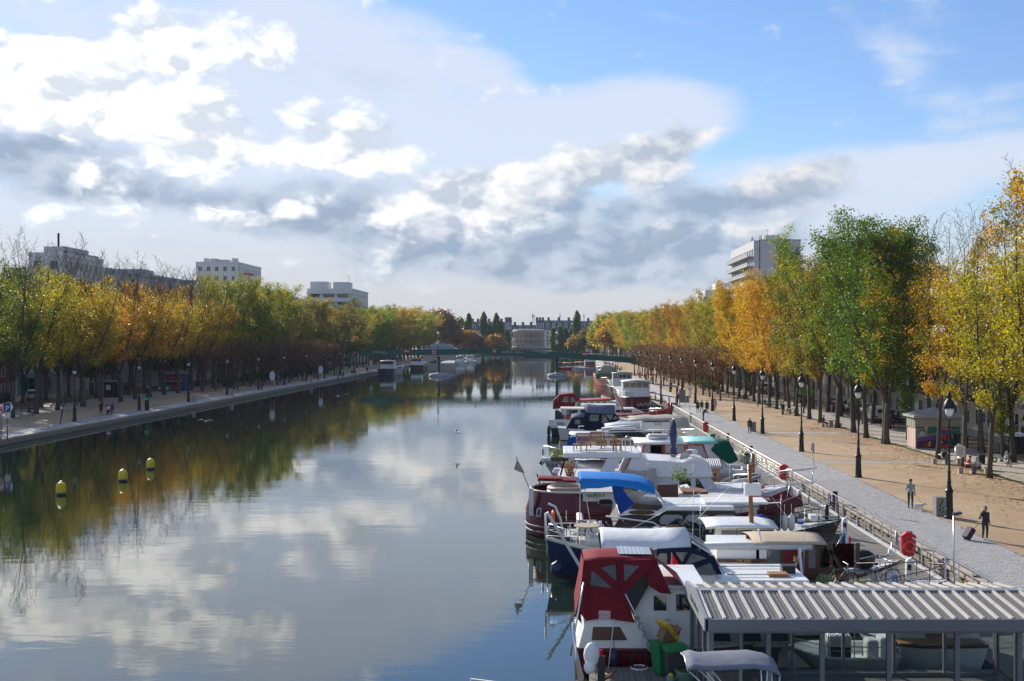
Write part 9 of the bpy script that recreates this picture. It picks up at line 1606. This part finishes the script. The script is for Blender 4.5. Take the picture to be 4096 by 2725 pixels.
def dog(label, x, y, rz):
 r = thing('dog', label, 'dog', (x, y, P), rz); dm = M('dog_white', (.62, .58, .52), .8, var=.15, scale=6); m = MB(); V = Vector
 L = [((-.22, 0, .33), (.02, 0, .34), .085, .105), ((.02, 0, .34), (.20, 0, .35), .105, .10), ((.20, 0, .38), (.32, 0, .45), .07, .058), ((.32, 0, .46), (.36, 0, .45), .068, .06), ((.36, 0, .44), (.46, 0, .41), .042, .028), ((-.27, 0, .36), (-.40, 0, .46), .03, .014)]
 for sy in (-.065, .065):
  L += [((.19, sy, .30), (.18, sy, .16), .045, .028), ((.18, sy, .16), (.19, sy, .035), .026, .022), ((.19, sy, .025), (.225, sy, .02), .024, .02), ((-.22, sy, .31), (-.15, sy, .19), .058, .034), ((-.15, sy, .19), (-.245, sy, .12), .03, .022), ((-.245, sy, .12), (-.235, sy, .035), .022, .02), ((-.235, sy, .025), (-.20, sy, .02), .023, .02), ((.33, sy * .8, .51), (.30, sy * 1.2, .47), .022, .012)]
 for a, b, ra, rb in L: a, b = V(a), V(b); d = (b - a).normalized(); m.tube([a - d * ra * .9, a - d * ra * .5, a, b, b + d * rb * .5, b + d * rb * .9], [ra * .3, ra * .85, ra, rb, rb * .85, rb * .3], 8)
 me = m.mesh('tmp', [dm]); tmp = bpy.data.objects.new('tmp', me); TS.collection.objects.link(tmp); md = tmp.modifiers.new('r', 'REMESH'); md.mode = 'VOXEL'; md.voxel_size = .012; q = tmp.modifiers.new('s', 'SMOOTH'); q.iterations = 3
 TS.view_layers[0].update(); bm_ = bpy.data.meshes.new_from_object(tmp.evaluated_get(TS.view_layers[0].depsgraph)); bpy.data.objects.remove(tmp); bm_.materials.clear(); bm_.materials.append(dm); bm_.polygons.foreach_set('use_smooth', [True] * len(bm_.polygons)); o = bpy.data.objects.new('body', bm_); COL.objects.link(o); o.parent = r; MB().ring((.26, 0, .42), .075, .012, 14, 6, 'x').build('collar', darkm, r, (0, 0, 0)); MB().ball((.475, 0, .415), .014).build('nose', black, r, (0, 0, 0)); return r
x, y = gp(3672, 2044); dog('white dog on an orange lead beside the walking man', x + .05, y, R(-30)); xa, ya = gp(3656, 2030); l = MB().tube([(xa - .05, ya - .1, P + .95), (xa + .15, ya - .25, P + .6), (x + .25, y - .05, P + .45)], .012, 5).build('dog_lead', orange); tag(l, 'thin orange dog lead from the man to the dog', 'lead')
PEO = [(2999, 1735, 5, 'stand', (.05, .055, .035), (.02, .025, .04), dict(bald=True), 'bald man in dark green jacket standing by a litter bin'), (2813, 1684, 75, 'bend', (.045, .05, .04), D1, {}, 'man in dark olive jacket fishing at the quay edge'), (2791, 1651, 0, 'walk', (.05, .02, .025), (.12, .02, .025), dict(coat=True), 'woman in dark red coat and red tights walking'), (2807, 1650, 10, 'walk', (.06, .065, .075), D1, {}, 'man in grey jacket walking between two women'), (2828, 1652, -5, 'walk', D1, D1, dict(coat=True), 'woman in long black coat right of the walking group'), (2860, 1641, 170, 'stand', (.36, .34, .31), (.05, .02, .02), dict(coat=True, hair=(.12, .05, .02)), 'woman in pale grey coat and red boots by a lamp'), (2715, 1614, 0, 'walk', (.02, .022, .035), (.02, .02, .03), {}, 'man in dark suit walking far along the setts'),
 (3132, 1660, 20, 'stand', D1, D1, {}, 'man in black beside a red push scooter'), (3109, 1617, 190, 'stand', D1, D1, dict(hair=(.35, .2, .08), coat=True), 'fair haired woman in black under the right trees'), (950, 1570, 70, 'walk', (.03, .02, .025), (.12, .14, .18), {}, 'person in dark jacket and pale jeans striding on the left quay'), (1046, 1564, 200, 'stand', (.25, .02, .10), (.03, .03, .04), {}, 'person in pink jacket on the left quay'), (1272, 1524, 10, 'stand', D1, D1, {}, 'person in black standing on the left quay'), (1352, 1518, 5, 'walk', (.12, .25, .5), D1, {}, 'jogger in light blue on the left quay'), (1372, 1513, 0, 'walk', D1, D1, {}, 'dark figure right of the jogger'), (1408, 1503, 0, 'walk', D1, D1, {}, 'dark walker of a far pair on the left quay'), (1420, 1503, 0, 'walk', (.02, .05, .2), D1, {}, 'blue jacketed walker of a far pair on the left quay'), (1469, 1492, 0, 'stand', D1, D1, {}, 'far dark figure by the white sign'), (1557, 1477, 0, 'walk', D1, (.05, .07, .12), {}, 'distant walker next to the blue barge'),
 (404, 1659, 30, 'stand', (.02, .022, .035), D1, dict(coat=True), 'person in navy coat with a bag on the left quay'), (430, 1660, -10, 'push', (.30, .012, .02), D1, dict(hair=(.3, .28, .25)), 'person in red jacket behind a pram'), (449, 1659, 40, 'stand', (.02, .05, .28), D1, {}, 'person in blue jacket beside the pram')]
for px, py, a, po, tp, bt, kw, lb in PEO: x, y = gp(px, py); person(lb, x, y, R(a), po, tp, bt, **kw)
for px, py, a, po, tp, bt, kw, lb in ((3866, 1892, 80, 'sit_lean', (.55, .015, .018), D1, {}, 'man in bright red jacket seated at a concrete table'), (3918, 1897, -70, 'sit_lean', (.30, .32, .36), JEAN, dict(hood=True), 'person in grey hooded top and jeans seated at the table'), (3776, 1858, 20, 'sit', D1, JEAN, {}, 'man in black seated at the far concrete table'), (3058, 1628, 30, 'sit', (.03, .04, .06), D1, {}, 'man in dark blue seated on a park bench'), (2975, 1604, 10, 'sit', (.03, .07, .14), D1, {}, 'person in blue seated beside a yellow bicycle'), (3179, 1663, 40, 'sit_lean', D1, (.12, .13, .16), {}, 'man in black seated at the table among the trunks'), (3292, 1706, 60, 'sit', D1, JEAN, {}, 'seated person in jeans beside the stone table'), (116, 1661, 60, 'sit_lean', D1, D1, {}, 'person in black bent over on the left bench')): x, y = gp(px, py); person(lb, x, y, R(a), po, tp, bt, **kw)
x, y = gp(3219, 1636); person('cyclist in dark clothes riding up the right footway', x, y, R(5), 'cycle', (.03, .03, .04), D1, z=P); bike('bicycle ridden by the dark clad cyclist', x, y - .1, P, R(-85))
for i, (px, dz) in enumerate(((1902, 0), (2071, 0), (2098, 0), (2334, 0))): X = px_x(px, 320); Z = pxp(px, (1396, 1402, 1403, 1417)[i], 320)[1] - .55; person(('person leaning on the footbridge rail left of the middle', 'dark person crossing the footbridge before the rotunda', 'person in ochre jacket crossing the footbridge', 'person on the footbridge above the red sign')[i], X, 320, R(90 if i % 2 else -90), 'walk', ((.2, .15, .1), D1, (.35, .16, .02), D1)[i], D1, z=Z, group='people on the footbridge', h=1.8)
rn = random.Random(4)
for i in range(16): person('distant stroller on the sunlit far right quay', 19.4 + rn.random() * 2.4, 330 + i * 7 + rn.random() * 5, rn.uniform(0, 6), 'walk', rn.choice((D1, (.1, .02, .02), JEAN, GY)), D1, group='strollers on the far right quay') if i < 2 else None
srcs = [o for o in bpy.data.objects if o.type == 'EMPTY' and o.get('group') == 'strollers on the far right quay']
for i in range(14): dup(srcs[i % 2], (19.4 + rn.random() * 2.4, 345 + i * 6.5, P), rn.uniform(0, 6))
x, y = gp(437, 1661); o = thing('pram', 'pram with pale pink hood on the left quay', 'pram', (x, y - .3, P)); MB().lathe([(.02, .3), (.25, .5), (.3, .75), (.28, .76)], (x, y - .3, P), 12).build('basket', darkm, o); MB().ball((x, y - .3, P + .95), .3, .3, .28, 12).build('hood', M('pale_pink', (.6, .35, .38), .7), o); MB().tube([(x + .2, y - .2, P + .5), (x + .15, y + .15, P + 1.0)], .02, 5).build('handle', darkm, o)
for sx in (-.25, .25):
 for sy in (-.25, .25): MB().ring((x + sx, y - .3 + sy, P + .14), .11, .025, 14, 6, 'x').build('wheel', rubber, o)
x, y = gp(3137, 1658); o = thing('push_scooter', 'red folding push scooter held by the man in black', 'scooter', (x + .35, y, P)); MB().bar((x + .2, y, P + .12), (x + .85, y, P + .12), .12, .03).build('deck', red, o); MB().tube([(x + .3, y, P + .12), (x + .5, y, P + 1.05)], .025, 6).build('stem', red, o)
for dx in (.2, .85): MB().ring((x + dx, y, P + .1), .08, .025, 14, 6, 'y').build('wheel', rubber, o)
x, y = gp(3926, 1857); o = thing('suitcase', 'tall black suitcase standing behind the hooded person', 'suitcase', (x, y, P)); MB().box(x - .26, x + .26, y - .16, y + .16, P + .06, P + .78).build('case', M('black_fabric', (.02, .02, .022), .8), o, bevel=.04); MB().tube([(x - .12, y, P + .76), (x - .12, y, P + 1.1), (x + .12, y, P + 1.1), (x + .12, y, P + .76)], .012, 5).build('handle', steel, o); MB().box(x - .22, x + .22, y - .1, y + .1, P, P + .06).build('wheels', rubber, o)
x, y = gp(2983, 1608); bike('yellow bicycle beside the seated person under the right trees', x - .6, y, P, R(80), yellow)
o = thing('fishing_rod', 'thin fishing rod held over the quay edge', 'rod', (18.6, 137, P)); xx, yy = gp(2813, 1684); MB().tube([(xx - .2, yy, P + 1.05), (xx - 2.6, yy - .1, P + .85)], [.014, .006], 5).build('blank', black, o); MB().tube([(xx, yy, P + 1.08), (xx - .25, yy, P + 1.04)], .02, 6).build('grip', teak, o)
# ------------------------------------------------------------------ gulls
def gull(label, px, py, Y, span, bank, rz, up=.25):
 x, z = pxp(px, py, Y); r = thing('gull', label, 'gull', (x, Y, z), rz, 'gulls over the water'); wm = M('gull_white', (.75, .75, .74), .7, var=.05); h = span / 2
 MB().tube([(0, -.2, 0), (0, -.17, .0), (0, -.08, .01), (0, .08, .0), (0, .2, -.01), (0, .3, -.01)], [.008, .035, .055, .06, .035, .012], 8).build('body', wm, r, (0, 0, 0)); MB().tube([(0, -.19, .0), (0, -.25, -.01)], [.014, .003], 5).build('beak', yellow, r, (0, 0, 0)); MB().pxy([(-.03, .26), (.03, .26), (.08, .4), (-.08, .4)], -.015, -.005).build('tail', wm, r, (0, 0, 0))
 for s in (-1, 1):
  pts = [(0, .09, .0), (.45, .10, up * .9), (.75, .07, up * .8), (1.0, .015, up * .35)]
  MB().loft([[(s * h * u, -w, z_ * h * 1.0), (s * h * u, 0, z_ * h + .012), (s * h * u, w, z_ * h - .006), (s * h * u, 0, z_ * h - .008)] for u, w, z_ in pts]).build('wing', wm, r, (0, 0, 0))
 r.rotation_euler = (0, R(bank), rz); return r
gull('gull gliding with spread wings over the tree reflections', 823, 1686, 100, 1.35, 4, R(15)); gull('gull with raised wing cut by the left edge', 14, 1725, 92, 1.4, -28, R(30), .5); gull('first of two small gulls low over the far water', 1353, 1586, 170, 1.3, 10, R(40)); gull('second of two small gulls low over the far water', 1385, 1578, 175, 1.3, -15, R(-20)); gull('small gull over the middle of the basin', 1828, 1733, 110, .9, 30, R(60), .7)
bpy.data.scenes.remove(TS)
# ------------------------------------------------------------------ air: thin even haze over the whole basin
hz = MB().box(-7100, 7100, -70, 7100, -2.6, 60).build('haze', bpy.data.materials.new('haze_air')); tag(hz, 'thin pale blue haze over the basin', kind='stuff')
m = hz.data.materials[0]; m.use_nodes = True; t = NT(m.node_tree); t.n.clear(); out = t.new('ShaderNodeOutputMaterial')
pv = t.new('ShaderNodeVolumePrincipled', {'Color': (.62, .74, .92, 1), 'Density': .00010, 'Anisotropy': 0.0}); t.l.new(pv.outputs[0], out.inputs['Volume'])
